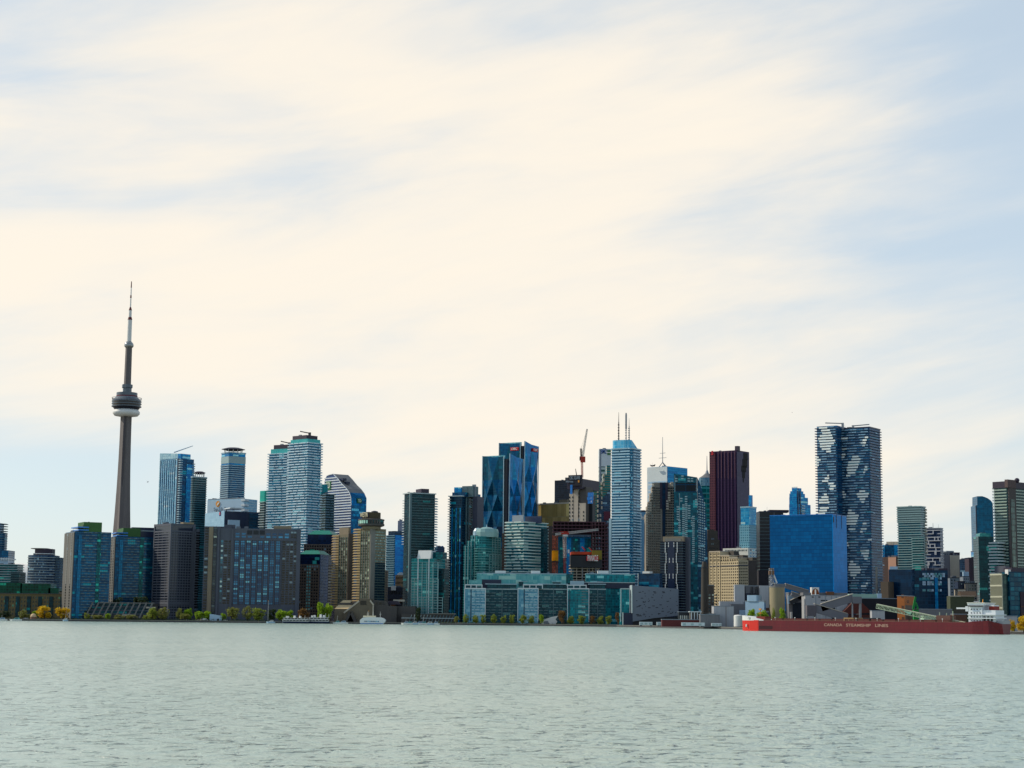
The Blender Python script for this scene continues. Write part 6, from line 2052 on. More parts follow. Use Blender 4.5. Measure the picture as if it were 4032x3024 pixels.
B = Bld('striped_condo', 'pale green striped condo tower between the panel tower and maze-fronted tower', 'apartment tower', 'm', 448, 740, 800, 520, 2250, 36)
B.body(facade('striped_condo_glazing', '#17384a', '#2f6474', '#2c5460', 3.2, 2.6, .1, .1))
sg = flat('sea_green_band', '#84a2a2', var=.12, rough=.3)
B.slabs(sg, 6, B.H - 20, 3.2, 1.1, 1.15)
b = B.bx
B.floors('crown_band', [MB().prism(outline(b, 1.3), 0, 1.5)], sg, B.H - 18, B.H + .2, 3.0)
B.part('crown', MB().prism(outline(b, .6), B.H - 20, B.H - .3), M['slab_dim'])
v = B.vol(636, 772, 790, 912, -4, zb=0)
B.boxpart('front_wing', v, M['g_teal'])
B.slabs(sg, 4, v[5] + .3, 3.2, .8, 1.1, bx=v, name='wing_balcony')
B.floors('end_loggia', [MB().box(b[1] - .5, b[1] + 2.6, b[3] - 3, b[3] + 1, 0, 2.2)], M['conc_light'], B.H - 60, B.H - 1, 4)

# maze fronted tower
B = Bld('maze_tower', 'tower whose dark front carries a white maze of zigzag bands', 'apartment tower', 'm', 782, 1000, 1036, 800, 2300, 34)
b = B.bx
B.body(facade('maze_glazing', '#2c3850', '#4a5c78', '#3c4860', 3.2, 3, .1, .1))
r = random.Random(21)
ww = flat('white_maze_band', '#c3c6cc', var=.08)
n, mz = 7, int((B.H - 30) / 4.6)
du = B.W / n
cnt = 0
for j in range(mz):
    z = B.H - 2.2 - j * 4.6
    i = 0 if j % 2 else -1
    while i < n:
        L = r.choice((1, 2, 2, 3))
        u0, u1 = max(0, i * du), min(B.W, (i + L) * du)
        if u1 - u0 > 1.5 and r.random() < .88:
            mb = B.fb(MB(), 'F', u0, u1, z - .5, z + .5, -.2, 1.1)
            if r.random() < .75:
                uu = r.choice((u0, u1 - 1.4))
                B.fb(mb, 'F', uu, uu + 1.1, z - 4.9, z + .55, -.2, 1.05)
            B.part('maze_band', mb, ww)
        i += L
    for u in (.0, .55):
        B.part('side_band', B.fb(MB(), 'R', B.D * u, B.D * (u + .42), z - .5, z + .5, -.2, 1.1), ww)
B.part('roof_slab', MB().box(b[0] - .6, b[1] + .6, b[2] - .8, b[3], B.H - .3, B.H + 1), M['grey_metal'])
B.part('roof_mast', MB().tube((0, 0, B.H), (0, 0, B.H + 8), .5, .2, 6), M['steel'])

B = Bld('grey_rib_block', 'grey block with a ribbed pale right half beside the maze-fronted tower', 'office block', 'm', 1028, 1256, None, 1148, 2450, 0, 26)
b = B.bx
B.body(flat('mid_grey_wall', '#6a6a70', var=.12))
B.boxpart('left_block', B.vol(1028, 1132, None, 1108, 2, 20, zb=0), facade('grey_punched_wall', '#3a4450', '#5a646c', '#75757a', 3.4, 3, .4, .3))
B.boxpart('penthouse', B.vol(1082, 1180, None, 1092, 6, 14), M['grey_metal'])
B.boxpart('purple_top', B.vol(1132, 1258, None, 1112, 4, 14), M['plum'])
for k in range(9):
    u = B.on(1142 + k * 12.4, 1300)[0]
    B.part('rib', B.fb(MB(), 'F', u - .9, u + .7, 0, B.H - .5, -.2, 1.0), M['conc_light'])

for nm, lab, x0, x1, yt, Y, mt in (
        ('slate_block', 'dark slate block low in the gap right of the grey ribbed block', 1258, 1385, 1212, 2500, 'g_slate'),
        ('brick_slab', 'dark brick slab with one orange sunlit edge in the right gap', 1376, 1494, 1188, 2400, 'x'),
        ('blue_sliver', 'blue sliver of a block left of the curved-top blue tower', 1454, 1500, 1098, 2600, 'g_mid')):
    B = Bld(nm, lab, 'office block', 'm', x0, x1, None, yt, Y, 0, 22)
    B.body(flat('dark_plum_brick', '#3a2e38', var=.2) if mt == 'x' else M[mt])
    B.part('roof_edge', MB().box(B.bx[0] - .3, B.bx[1] + .3, B.bx[2] - .3, B.bx[3], B.H - .4, B.H + .9), M['navy'])
    B.boxpart('roof_box', B.vol(x0 + (x1 - x0) * .3, x1 - 6, None, yt - 6, 4, 10), M['grey_metal'])
    if mt == 'x':
        u0, u1 = B.on(1448, 1400)[0], B.on(1492, 1400)[0]
        B.part('sunlit_edge', B.fb(MB(), 'F', u0, u1, 0, B.on(1470, 1245)[1], -.2, .8), flat('sunlit_brick', '#b5683c', var=.12))  # sunlight on this edge is painted as an orange tone

B = Bld('curved_top_tower', 'plain deep blue tower with a curved sloping top near the right edge', 'apartment tower', 'm', 1466, 1690, None, 480, 2600, 0, 28)
b = B.bx
xs_ = lambda x, y: (b[0] + B.on(x, y)[0], B.on(x, y)[1])
pts = [(b[0], 0), (b[1], 0)] + [xs_(x, y) for x, y in ((1690, 470), (1660, 430), (1620, 402), (1580, 386), (1550, 377), (1486, 378), (1486, 492), (1466, 500))]
B.part('wall', MB().side(pts, b[2], b[3]), facade('deep_blue_tower_glass', '#04445c', '#0a6484', '#064a66', 3.4, 3, .08, .05, metal=.4, blot=.2))
B.part('edge_fin', MB().box(b[0] - .4, b[0] + 1.2, b[2] - .6, b[2] + .6, 0, xs_(1466, 500)[1]), M['navy'])
B = Bld('dim_green_tower', 'dim green glass tower before the curved-top blue tower', 'apartment tower', 'm', 1500, 1702, None, 905, 2280, 0, 26)
B.body(facade('dim_green_glazing', '#082a34', '#164a50', '#123c44', 3.2, 2.6, .12, .08, '#4f8f8c', .05))
B.boxpart('penthouse', B.vol(1518, 1660, None, 862, 3, 18), facade('pale_green_screen', '#2f6a70', '#5f9a94', '#4a8080', 4, 2, .1, .15))
B.boxpart('penthouse', B.vol(1540, 1600, None, 855, 6, 8), M['slab_dim'])

B = Bld('edge_tower', 'big striped tower with a plum cap cut by the right edge', 'apartment tower', 'm', 1716, 1880, 2190, 262, 2020, 50)
b = B.bx
B.body(facade('edge_tower_glazing', '#1f3038', '#3f5c60', '#33484c', 3.3, 3, .12, .1))
gs = flat('grey_green_band', '#93a698', var=.12, rough=.4)
B.floors('balcony', [MB().box(b[0] - .6, b[1] - .8, b[2] - 1.4, b[2] + .2, 0, 1.5)], gs, B.H % 3.5, B.H, 3.5)
B.floors('side_balcony', [MB().box(b[1] - .2, b[1] + 1.5, b[2] + B.D * .2, b[3] + 1, 0, 1.35)], gs, B.H % 3.5, B.H, 3.5)
B.floors('end_balcony', [MB().box(b[0] - 3.4, b[0] - .5, b[2] - .8, b[2] + 4, 0, 1.8)], M['slab'], B.H % 3.5 + 30, B.H - 1, 3.5)
u0, u1 = B.on(1884, 700, 'R')[0], B.on(1985, 700, 'R')[0]
B.part('dark_pier', B.fb(MB(), 'R', .2, u1, 0, B.H + 3, -.3, 1.8), flat('dark_taupe_panel', '#4c4644', var=.12))
B.part('bay_glazing', B.fb(MB(), 'R', u1 * .22, u1 * .72, 6, B.H - 14, 1.6, 2.3), facade('taupe_bay', '#4a5a5c', '#7f938c', '#5c5a54', 7, 4, .15, .2))
c_ = B.vol(1684, 1880, 2190, 180, -2)
B.boxpart('plum_cap', (c_[0], c_[1], c_[2], c_[3], B.H - .5, c_[5]), M['plum'])
q = B.vol(1860, 1880, 1965, 158, -3)
B.part('cap_pier', MB().box(b[1] - 2, b[1] + 2.2, b[2] - 2.4, b[2] + u1, B.H - .2, q[5]), flat('taupe_cap', '#5a4a48', var=.1))
B.part('roof_dish', MB().ball((b[1] + 1, b[2] + u1 + 4, q[5]), 3.0, 12, 8), M['plum'])
an = B.vol(1640, 1742, None, 985, -3, 20, zb=0)
B.boxpart('annex', an, M['g_teal'])
B.floors('annex_balcony', [MB().prism(outline(an, 1.2), 0, 1.7), MB().prism(outline((an[0] + 1.5, an[1] + 2, an[2], an[3]), 1.2), 0, 1.7)], M['slab'], 10, an[5] + .3, 3.5)
B.part('terrace_box', MB().box(an[0] + 8, an[1] + 12, an[2] - 2, an[2] + 6, B.on(1800, 1345)[1] - 3, B.on(1800, 1295)[1]), M['conc_brown'])
# ---------------------------------------------------------------- low blocks at the right, in front
B = Bld('framed_office', 'blue-green office block with a cream slatted corner cut by the right edge', 'office block', 't', 1905, 2010, 2330, 318, 1700, 60)
b = B.bx
B.body(facade('blue_green_office_glazing', '#0c3044', '#2c6c80', '#1a3c50', 4.6, 5, .2, .1, '#58a0b0', .1))
mb = MB()
B.boxpart('plum_roof', B.vol(1930, 2040, 2330, 262, 5), M['plum'])
B.part('white_box', MB().box(b[1] - 5, b[1] - 1, b[2] - .8, b[2] + 3, B.H - 3, B.H + 2.2), M['white'])
fw = B.vol(1752, 1908, None, 345, -2, 18, zb=0)
B.boxpart('slatted_wing', fw, facade('wing_glazing', '#20343c', '#46605c', '#2c3c40', 4, 3, .1, .1))
cr_ = flat('cream_frame', '#b4b49c', var=.1)
for k in range(6):
    z = fw[5] * (1 - k / 5.0) if k else fw[5]
    B.part('cream_band', MB().box(fw[0] - .3, fw[1] + .3, fw[2] - .9, fw[2] + .2, max(z - 1.6, 0), max(z, 1.6)), cr_)
for k in range(13):
    x = fw[0] + (fw[1] - fw[0]) * k / 12
    B.part('cream_slat', MB().box(x - .16, x + .16, fw[2] - .7, fw[2] + .2, 0, fw[5] - .3), cr_)
for k in range(3):
    z = 8 + k * 7
    B.part('brick_band', B.fb(MB(), 'R', B.D * .42, B.D, z, z + .9, -.2, 1.2), M['brick'])
B.part('brick_wing', B.fb(MB(), 'R', B.D * .42, B.D, 0, B.on(2180, 600, 'R')[1], -.2, .8), flat('plum_brick', '#3c3038', var=.2))
B.part('base', MB().box(fw[0] - 1, fw[1] + 40, fw[2] - 2, fw[2] - .9, 0, 9), M['dark_metal'])

B = Bld('navy_block', 'plain navy block before the striped condo tower', 'office block', 't', 345, 668, 700, 285, 1880, 34)
B.body(facade('navy_plain_glass', '#08263e', '#0f3a58', '#0a2c46', 4, 3, .06, .04, blot=.25))
b = B.bx
B.part('roof_sign', MB().box(b[0] + 1, b[0] + B.W * .35, b[2] + 1, b[2] + 3, B.H - .2, B.H + 3.2), M['pale_blue'])
B.part('chimney', MB().tube((b[0] - 14, b[2], 0), (b[0] - 14, b[2], B.on(345, 275)[1] + 2), 1.3, 1.2, 10), M['conc_grey'])
B.boxpart('stub_block', B.vol(235, 340, None, 455, -3, 16, zb=0), flat('dull_brown_block', '#55493c', var=.15))
B.part('roof_plant', MB().box(b[0] - 22, b[0] - 4, b[2] - 2, b[2] + 6, B.H * .4, B.H * .46), M['dark_metal'])

B = Bld('slate_glass_block', 'slate glass block with scattered lit panes below the maze-fronted tower', 'office block', 't', 668, 1160, None, 300, 1890, 4, 26)
B.body(facade('slate_block_glazing', '#0a2238', '#1c4460', '#142c44', 3.6, 3, .18, .1, '#3f7488', .07))
b = B.bx
B.boxpart('plum_top', B.vol(830, 1158, None, 272, 3, 16), M['plum'])
for y in (352, 378, 410, 465, 490, 575):
    for x in range(835, 1110, 22):
        if (x * 7 + y) % 5 < 3:
            u, z = B.on(x, y)
            B.part('lit_window', B.fb(MB(), 'F', u - 1.7, u + 1.7, z - 1.2, z + 1.2, -.2, .15), M['pale_blue'] if (x + y) % 3 else flat('dim_teal_pane', '#4f9098', rough=.2) if 'dimteal' not in M else M['dimteal'])
u = B.on(1002, 480)[0]
B.part('stair_shaft', B.fb(MB(), 'F', u - 1.6, u + 1.6, 6, B.H - 8, -.2, .9), M['g_mid'])

B = Bld('olive_shed', 'low olive warehouse with a pale roof before the dark gap on the right', 'warehouse', 't', 1195, 1525, None, 655, 1620, 8, 30)
B.body(flat('olive_cladding', '#3f4630', var=.2))
b = B.bx
B.part('roof', MB().side_x([(b[2] - 1, B.H - .4), (b[3], B.H - .4), (b[3] - 8, B.H + 4.5), (b[2] + 6, B.H + 4.5)], b[0] + 24, b[1] - 12), flat('brown_roof', '#4a3a2a', var=.2))
B.part('pale_gutter', MB().box(b[0] - .3, b[1] + .4, b[2] - .6, b[2] + .2, B.H - .6, B.H + .3), M['conc_light'])
B.part('strip_window', B.fb(MB(), 'F', 3, B.W - 3, B.H * .45, B.H * .6, -.2, .2), M['dark_bay'])
# a far jumble of small grey houses in the gap
for k, (x0, x1, yt, Y, lab, mt) in enumerate((
        (1190, 1320, 405, 2150, 'grey-white low block in the gap, leftmost of the hazy low blocks', 'grey_metal'),
        (1300, 1400, 455, 2080, 'bluish low block between two pale ones in the gap', 'navy'),
        (1372, 1460, 388, 2200, 'pale narrow block with a chimney in the gap', 'grey_metal'),
        (1440, 1565, 480, 2060, 'pale low block at the right end of the hazy gap', 'conc_grey'),
        (1300, 1400, 560, 1900, 'cream little block below the hazy gap', 'conc_light'))):
    B = Bld('low_block', lab, 'building', 't', x0, x1, None, yt, Y, 0, 16, group=None)
    B.body(M[mt])
    B.part('roof_edge', MB().box(B.bx[0] - .3, B.bx[1] + .3, B.bx[2] - .3, B.bx[3], B.H - .3, B.H + .6), M['dark_metal'])
    B.windows('F', .6, B.W - .6, max(3, int(B.W / 3.5)), 3, B.H - 1, max(2, int(B.H / 4)), .5, .45, M['grey_bay'], .05, own=40)
    if k == 2:
        B.part('chimney', MB().box(-3, 4, B.bx[2] + 2, B.bx[2] + 7, B.H - .2, B.on(1388, 318)[1]), M['pale_blue'])

# ---------------------------------------------------------------- quayside glass apartments in the centre (three courts)
def court(lab, Y, xa, xb, yt, yb, gl, side, Ys=None):
    pass


M['q_glass'] = facade('court_glazing', '#4c7c98', '#94bccc', '#6c98a8', 3.0, 1.9, .14, .12, '#a9ccd8', .16)
M['q_green'] = facade('green_court_glazing', '#15505e', '#4496a0', '#3c7884', 3.0, 1.9, .12, .1, '#94ccd0', .12)
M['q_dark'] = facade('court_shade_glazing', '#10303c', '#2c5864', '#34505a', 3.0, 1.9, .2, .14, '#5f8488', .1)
M['q_top'] = facade('court_top_glazing', '#4c8890', '#88b8ba', '#78a8ac', 4.4, 1.6, .1, .14, '#a4c8c4', .12)
for i, (lab, xl, xr, y0, xs2, gl, fin, top) in enumerate((
        ('left glass court block with a white frame, behind the row of young trees', 240, 525, 818, 955, 'q_glass', (245, 482, 765), (405, 1040, 625)),
        ('middle glass court block with a white frame, behind the white tent sculpture', 966, 1242, 818, 1640, 'q_glass', (1035, 1305, 765), (1040, 1625, 620)),
        ('right glass court block of greener glass in a white frame', 1640, 1932, 820, 2160, 'q_green', (1635, 1900, 770), None))):
    B = Bld('court_block', lab, 'apartment block', 'o', xl, xr, None, y0, 1885, 0, 20)
    b = B.bx
    B.body(M[gl])
    # white frame round the glass front
    fr_ = MB().box(b[0] - .3, b[1] + .3, b[2] - .9, b[2] + .3, B.H - .9, B.H + .3)
    for x in (b[0] - .35, b[1] - .45):
        fr_.box(x, x + .8, b[2] - .85, b[2] + .3, 3, B.H - .2)
    B.part('white_frame', fr_, M['white_metal'])
    B.part('dark_mullion', MB().box(b[0] + B.W * (.29 if i < 2 else .09), b[0] + B.W * (.33 if i < 2 else .12), b[2] - .3, b[2] + .2, 2, B.H - 1), M['navy'])
    r = random.Random(40 + i)
    fl = []
    for q in range(4):
        mb = MB().box(b[0] + B.W * .36, b[1] - 1, b[2] - .5, b[2] + .2, 0, .25)
        u = b[0] + B.W * (.36 if i < 2 else .66)
        while u < b[1] - 3:
            L = r.uniform(2, 5)
            mb.box(u, u + L, b[2] - .55, b[2] + .1, .1, 1.2)
            u += L + r.uniform(.6, 2.5)
        fl.append(mb)
    B.floors('balcony', fl, M['rail'] if i < 2 else M['rail_dark'], 5, B.H - 2, 3.0, lambda k: (k * 3 + i) % 4)
    # white roof frame set back
    f0, f1, fy = fin
    v = B.vol(f0, f1, None, fy, 2.5, 12)
    rf_ = MB().box(v[0], v[1], v[2], v[2] + 10, v[5] - 1.0, v[5])
    for k in range(4):
        x = v[0] + (v[1] - v[0] - .9) * k / 3
        rf_.box(x, x + .9, v[2], v[2] + .9, B.H - .2, v[5] - .9)
    B.part('roof_frame', rf_, M['white_metal'])
    B.part('roof_glazing', MB().box(v[0] + .8, v[1] - .8, v[2] + 1, v[2] + 9, B.H - .3, v[5] - 1.1), M['q_dark'])
    # receding shaded wing to the right
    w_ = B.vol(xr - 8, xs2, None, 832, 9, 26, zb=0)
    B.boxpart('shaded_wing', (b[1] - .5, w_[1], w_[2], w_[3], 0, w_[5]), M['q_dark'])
    wl_ = (b[1] - .5, w_[1], w_[2], w_[3])
    fl = []
    for q in range(3):
        mb = MB().box(wl_[0], wl_[1], wl_[2] - 1.0, wl_[2] + .1, 0, .25)
        u = wl_[0] + 1
        while u < wl_[1] - 3:
            L = r.uniform(2, 5)
            mb.box(u, u + L, wl_[2] - 1.05, wl_[2] - .7, .1, 1.1)
            u += L + r.uniform(1, 4)
        fl.append(mb)
    B.floors('wing_balcony', fl, M['slab_dim'], 5, w_[5] - 3, 3.05, lambda k: k % 3)
    B.part('wing_pier', MB().box(wl_[0] + (wl_[1] - wl_[0]) * .52, wl_[0] + (wl_[1] - wl_[0]) * .52 + .8, wl_[2] - 1.2, wl_[2], 0, w_[5]), M['slab_dim'])
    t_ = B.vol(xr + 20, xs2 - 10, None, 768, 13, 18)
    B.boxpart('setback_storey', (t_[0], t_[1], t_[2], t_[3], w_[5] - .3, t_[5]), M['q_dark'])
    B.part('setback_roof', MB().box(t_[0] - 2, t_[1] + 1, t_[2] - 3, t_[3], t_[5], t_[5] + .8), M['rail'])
    rl_ = B.part('wing_parapet', MB().box(wl_[0], wl_[1] + .3, wl_[2] - .6, wl_[2] + .4, w_[5] - .4, w_[5] + .6), M['slab'])
for lab, x0, x1, y0, y1, mt in (
        ('long pale glass rear block with flat white roof boxes above the left courts', 405, 1622, 625, 800, 'q_top'),
        ('teal glass rear block with white roof boxes above the right court', 1892, 2560, 628, 800, 'q_top')):
    B = Bld('rear_block', lab, 'apartment block', 'o', x0, x1, None, y0, 1945, 0, 24)
    b = B.bx
    B.body(M['q_top'] if x0 < 1000 else M['q_green'])
    B.part('parapet', MB().box(b[0] - .3, b[1] + .3, b[2] - .4, b[3], B.H - .3, B.H + .6), M['rail'])
    for k in range(int(B.W / 19)):
        x = b[0] + 8 + k * 19
        B.part('terrace_canopy', MB().box(x, x + 11, b[2] - 2.5, b[2] + .2, B.H - 9 - (k % 2) * 3, B.H - 8.4 - (k % 2) * 3), M['rail'])
        B.part('terrace_shade', MB().box(x + 1, x + 10, b[2] - .6, b[2] + .1, B.H - 14 - (k % 2) * 2, B.H - 9.2 - (k % 2) * 3), M['q_dark'])
    for xa, xb in (((655, 800), (1145, 1268)) if x0 < 1000 else ((2052, 2200),)):
        v = B.vol(xa, xb, None, 578, 4, 10)
        B.boxpart('roof_box', v, M['white'])
    if x0 < 1000:
        w_ = B.vol(1620, 1712, None, 622, 1, 24, zb=0)
        B.boxpart('dark_end', (b[1] - .2, w_[1], w_[2], w_[3], 0, w_[5]), M['g_teal'])
        for xa, xb in ((300, 475), (1040, 1280)):
            v = B.vol(xa, xb, None, 708 if xa < 500 else 738, -22, 8, zb=0)
            B.boxpart('lower_storey', (v[0], v[1], v[2], v[3], v[5] - 9, v[5]), M['q_top'])
        v = B.vol(475, 740, None, 700, -20, 8, zb=0)
        B.boxpart('lower_storey', (v[0], v[1], v[2], v[3], v[5] - 10, v[5]), M['navy'])
    else:
        p = B.vol(1680, 1866, None, 718, -30, 8, zb=0)
        B.boxpart('lower_storey', (p[0], p[1], p[2], p[3], p[5] - 6, p[5]), M['rail'])
        p = B.vol(1866, 2560, None, 722, -25, 8, zb=0)
        B.boxpart('lower_storey', (p[0], p[1], p[2], p[3], p[5] - 8, p[5] - 2), M['navy'])
        B.part('lower_roof', MB().box(p[0], p[1], p[2] - 1, p[3], p[5] - 2, p[5] - 1.2), M['slab'])

B = Bld('navy_annex', 'dark blue annex above the grey wedge building', 'office block', 's', 1342, 1650, 1690, 786, 1930, 30)
B.body(facade('navy_annex_glass', '#06243c', '#0f4464', '#0a3048', 3.4, 3, .1, .06, '#2f6a84', .05))
B.part('white_edge', B.fb(MB(), 'F', -.2, .8, 0, B.H, -.2, .5), M['slab'])
v = B.vol(1405, 1505, None, 755, 4, 8)
B.boxpart('roof_box', v, M['white'])

# grey wedge with scattered slots
B = Bld('grey_wedge', 'blank blue-grey wedge building with scattered small slots at the quay', 'building', 's', 1268, 1918, None, 990, 1800, -4, 24)
b = B.bx
px = lambda x, y: (b[0] + B.on(x, y)[0], B.on(x, y)[1])
M['wedge'] = flat('wedge_cladding', '#6b7480', var=.08, rough=.45, scale=.04)
B.part('wall', MB().side([px(1268, 1470), px(1560, 1422), px(1918, 1385), px(1918, 1005), px(1262, 955)], b[2], b[2] + 24), M['wedge'])
B.part('end_fin', MB().side([px(1252, 1350), px(1268, 1350), px(1262, 950), px(1250, 952)], b[2] - 1.2, b[2] + 10), M['slab'])
r = random.Random(4)
for k in range(64):
    x, y = r.uniform(1300, 1900), r.uniform(1030, 1400)
    p = px(x, y)
    w_ = r.choice((.8, 1.2, 2.6))
    B.part('slot', MB().box(p[0] - w_ / 2, p[0] + w_ / 2, b[2] - .12, b[2] + .3, p[1] - .35, p[1] + .35), M['dark_metal'])
B.part('dark_base', MB().box(px(1135, 1400)[0], px(1900, 1400)[0], b[2] + 3, b[2] + 20, 0, px(1500, 1400)[1] - .5), M['dark_metal'])
B.part('navy_porch', MB().box(px(1135, 1400)[0], px(1272, 1400)[0], b[2] + 1, b[2] + 12, 0, px(1200, 1345)[1]), M['navy'])
B.part('porch_pier', MB().box(px(1126, 1400)[0], px(1136, 1400)[0], b[2], b[2] + 2, 0, px(1130, 1340)[1]), M['slab'])
v0, v1 = px(1112, 1000)[0], px(1228, 1000)[0]
B.part('glass_stair', MB().box(v0, v1, b[2] + 6, b[2] + 18, 0, px(1170, 1002)[1]), M['q_green'])
B.part('stair_frame', MB().box(v0 - .5, v1 + .5, b[2] + 5.2, b[2] + 6.2, px(1170, 1002)[1] - .6, px(1170, 1002)[1] + .5).box(v0 - .5, v0 + .3, b[2] + 5.3, b[2] + 6.2, 4, px(1170, 1002)[1]), M['slab'])

# ---------------------------------------------------------------- sugar works
def works(name, lab, cat, v, xl, xc, xr, yt, Y, th, mat, D=16, **k):
    B = Bld(name, lab, cat, v, xl, xc, xr, yt, Y, th, D, **k)
    B.body(mat)
    B.part('roof_edge', MB().box(B.bx[0] - .25, B.bx[1] + .25, B.bx[2] - .25, B.bx[3], B.H - .3, B.H + .35), M['grey_metal'])
    return B


M['shed_white'] = flat('weathered_white_cladding', '#a9aaac', var=.14, streak=.18, rough=.5)
M['shed_blue'] = flat('pale_blue_shed', '#86a2b8', var=.1, rough=.45)
M['shed_grey'] = flat('grey_shed', '#6f6f72', var=.16, streak=.15)
c = at('j', 485, 1285, 1700)
t = thing('brick_chimney', 'tall dark round chimney left of the cream stone hotel', 'chimney', (c.x, c.y, G))
zt = at('j', 485, 545, 1700).z - G
obj('shaft', MB().lathe([(4.0, 0), (3.0, zt * .9), (2.4, zt * .97), (1.9, zt)], 20), flat('dark_chimney_brick', '#3a342e', var=.2), t)
obj('band', MB().lathe([(3.25, zt * .9), (3.25, zt * .915)], 20), M['dark_metal'], t)
works('brick_silo_house', 'narrow dark brick tower house right of the round chimney', 'building', 'j', 522, 620, None, 880, 1760, 0, flat('old_dark_brick', '#4a4038', var=.2), 18).windows('F', .5, 11, 3, 8, 33, 8, .5, .5, M['grey_bay'], .05, own=30)

B = works('white_shed', 'long low white shed with flat roof left of the pale blue works block', 'warehouse', 'j', 616, 898, None, 1180, 1640, 0, M['shed_white'], 18)
B.part('rust_line', B.fb(MB(), 'F', B.W * .6, B.W * .62, 0, B.H - .4, -.1, .2), flat('rust_stain', '#6f4f3a'))
B = works('grey_shed', 'grey shed with a curved white roof before the long white shed', 'warehouse', 'j', 425, 700, None, 1300, 1625, 0, M['shed_grey'], 14)
B.part('gable', MB().side([(B.bx[0] + 8, B.H - .2), (B.bx[1] - 6, B.H - .2), (B.bx[1] - 14, B.H + 1.5), (B.bx[0] + 15, B.H + .9)], B.bx[2] + .2, B.bx[3]), M['shed_grey'])
B = works('porch_building', 'flat-roofed porch building with white columns beside the grey shed', 'building', 'j', 285, 425, None, 1265, 1640, 0, M['conc_dark'], 12)
B.part('roof', MB().box(B.bx[0] - 1, B.bx[1] + 1, B.bx[2] - 2, B.bx[3], B.H, B.H + .8), M['white_metal'])
for k in range(4):
    x = B.bx[0] + B.W * (.04 + k * .3)
    B.part('column', MB().box(x, x + .8, B.bx[2] - 1.2, B.bx[2] - .3, 0, B.H), M['white_metal'])
B = works('arcade', 'low dark arcade with pale square windows left of the flat-roofed porch building', 'building', 'j', 118, 282, None, 1260, 1655, 0, M['dark_metal'], 10)
B.windows('F', .6, B.W - .4, 5, 2, B.H - 1, 1, .6, .55, panes('pale_arcade_window', '#7f8c94', '#b4bcbc'), .1)
B = works('red_shed', 'long low dark red shed along the quay left of the ship', 'warehouse', 'j', -120, 670, None, 1375, 1635, 0, flat('dark_red_cladding', '#5c2422', var=.18), 10)
B.part('pale_door', B.fb(MB(), 'F', B.W * .9, B.W * .96, 0, B.H * .6, -.1, .2), M['shed_grey'])
B.part('roof_curve', MB().side([(B.bx[1] + 4, 0), (B.bx[1] + 16, 0), (B.bx[1] + 15, 9), (B.bx[1] + 4, 9.5)], B.bx[2] + 6, B.bx[3] + 8), M['shed_white'])
B = works('blue_works', 'pale blue works block with a rounded hood on its roof above the ship bow', 'warehouse', 'j', 1062, 1330, 1352, 1108, 1620, 40, M['shed_blue'])
v = B.vol(1075, 1245, None, 1022, 3, 8)
B.part('hood', MB().prism(outline(v, 0, 0, 2.5), B.H - .2, v[5]), M['shed_blue'])
B.part('blue_door', B.fb(MB(), 'R', 1, B.D - 1, 2, B.H - 2, -.1, .2), M['blue_panel'])
B = works('pipe_house', 'grey works building with big pipes and a white box below the cream hotel', 'factory', 'j', 928, 1415, None, 892, 1680, 0, M['shed_grey'], 16)
b = B.bx
B.part('white_tank_house', MB().box(b[0] - 1.5, b[0] + 8, b[2] - 3, b[2] + 4, 0, B.H + 1), M['shed_white'])
B.part('white_panel_house', B.fb(MB(), 'F', B.W * .68, B.W * .95, B.H * .36, B.H + .2, -.2, 2.4), M['shed_white'])
for k in (.24, .46, .6):
    B.part('pipe', MB().tube((b[0] + B.W * k, b[2] - 1.2, B.H * .5), (b[0] + B.W * k, b[2] - 1.2, B.H - 1), 1.1, None, 12), M['dark_metal'])
B.part('dark_opening', B.fb(MB(), 'F', B.W * .26, B.W * .62, B.H * .5, B.H * .82, -.2, .3), M['navy'])
B.part('rust_band', B.fb(MB(), 'F', B.W * .62, B.W * .98, B.H * .4, B.H * .47, .2, 2.6), M['brick'])
B.part('white_annex', MB().box(b[0] - 16, b[0] + 6, b[2] - 5, b[2] + 5, 0, B.on(900, 1112)[1]), M['shed_white'])
B.part('white_annex', MB().box(b[0] - 6, b[0] + 14, b[2] - 9, b[2] - 3, 0, B.on(960, 1150)[1]), M['shed_grey'])
B.part('vent_box', MB().box(b[0] + 2, b[0] + 10, b[2] - 10, b[2] - 6, 2, B.on(980, 1235)[1]), M['pale_blue'])
c = at('j', 965, 1440, 1600)
t = thing('white_tank', 'upright white tank on the quay beside the ship bow', 'tank', (c.x, c.y, G))
ht = at('j', 965, 1305, 1600).z - G
obj('shell', MB().lathe([(4.2, 0), (4.2, ht * .94), (3.4, ht), (.2, ht + .3)], 20), M['white'], t, None, False)
obj('base_ring', MB().lathe([(4.5, 0), (4.5, .8)], 20), M['conc_dark'], t)

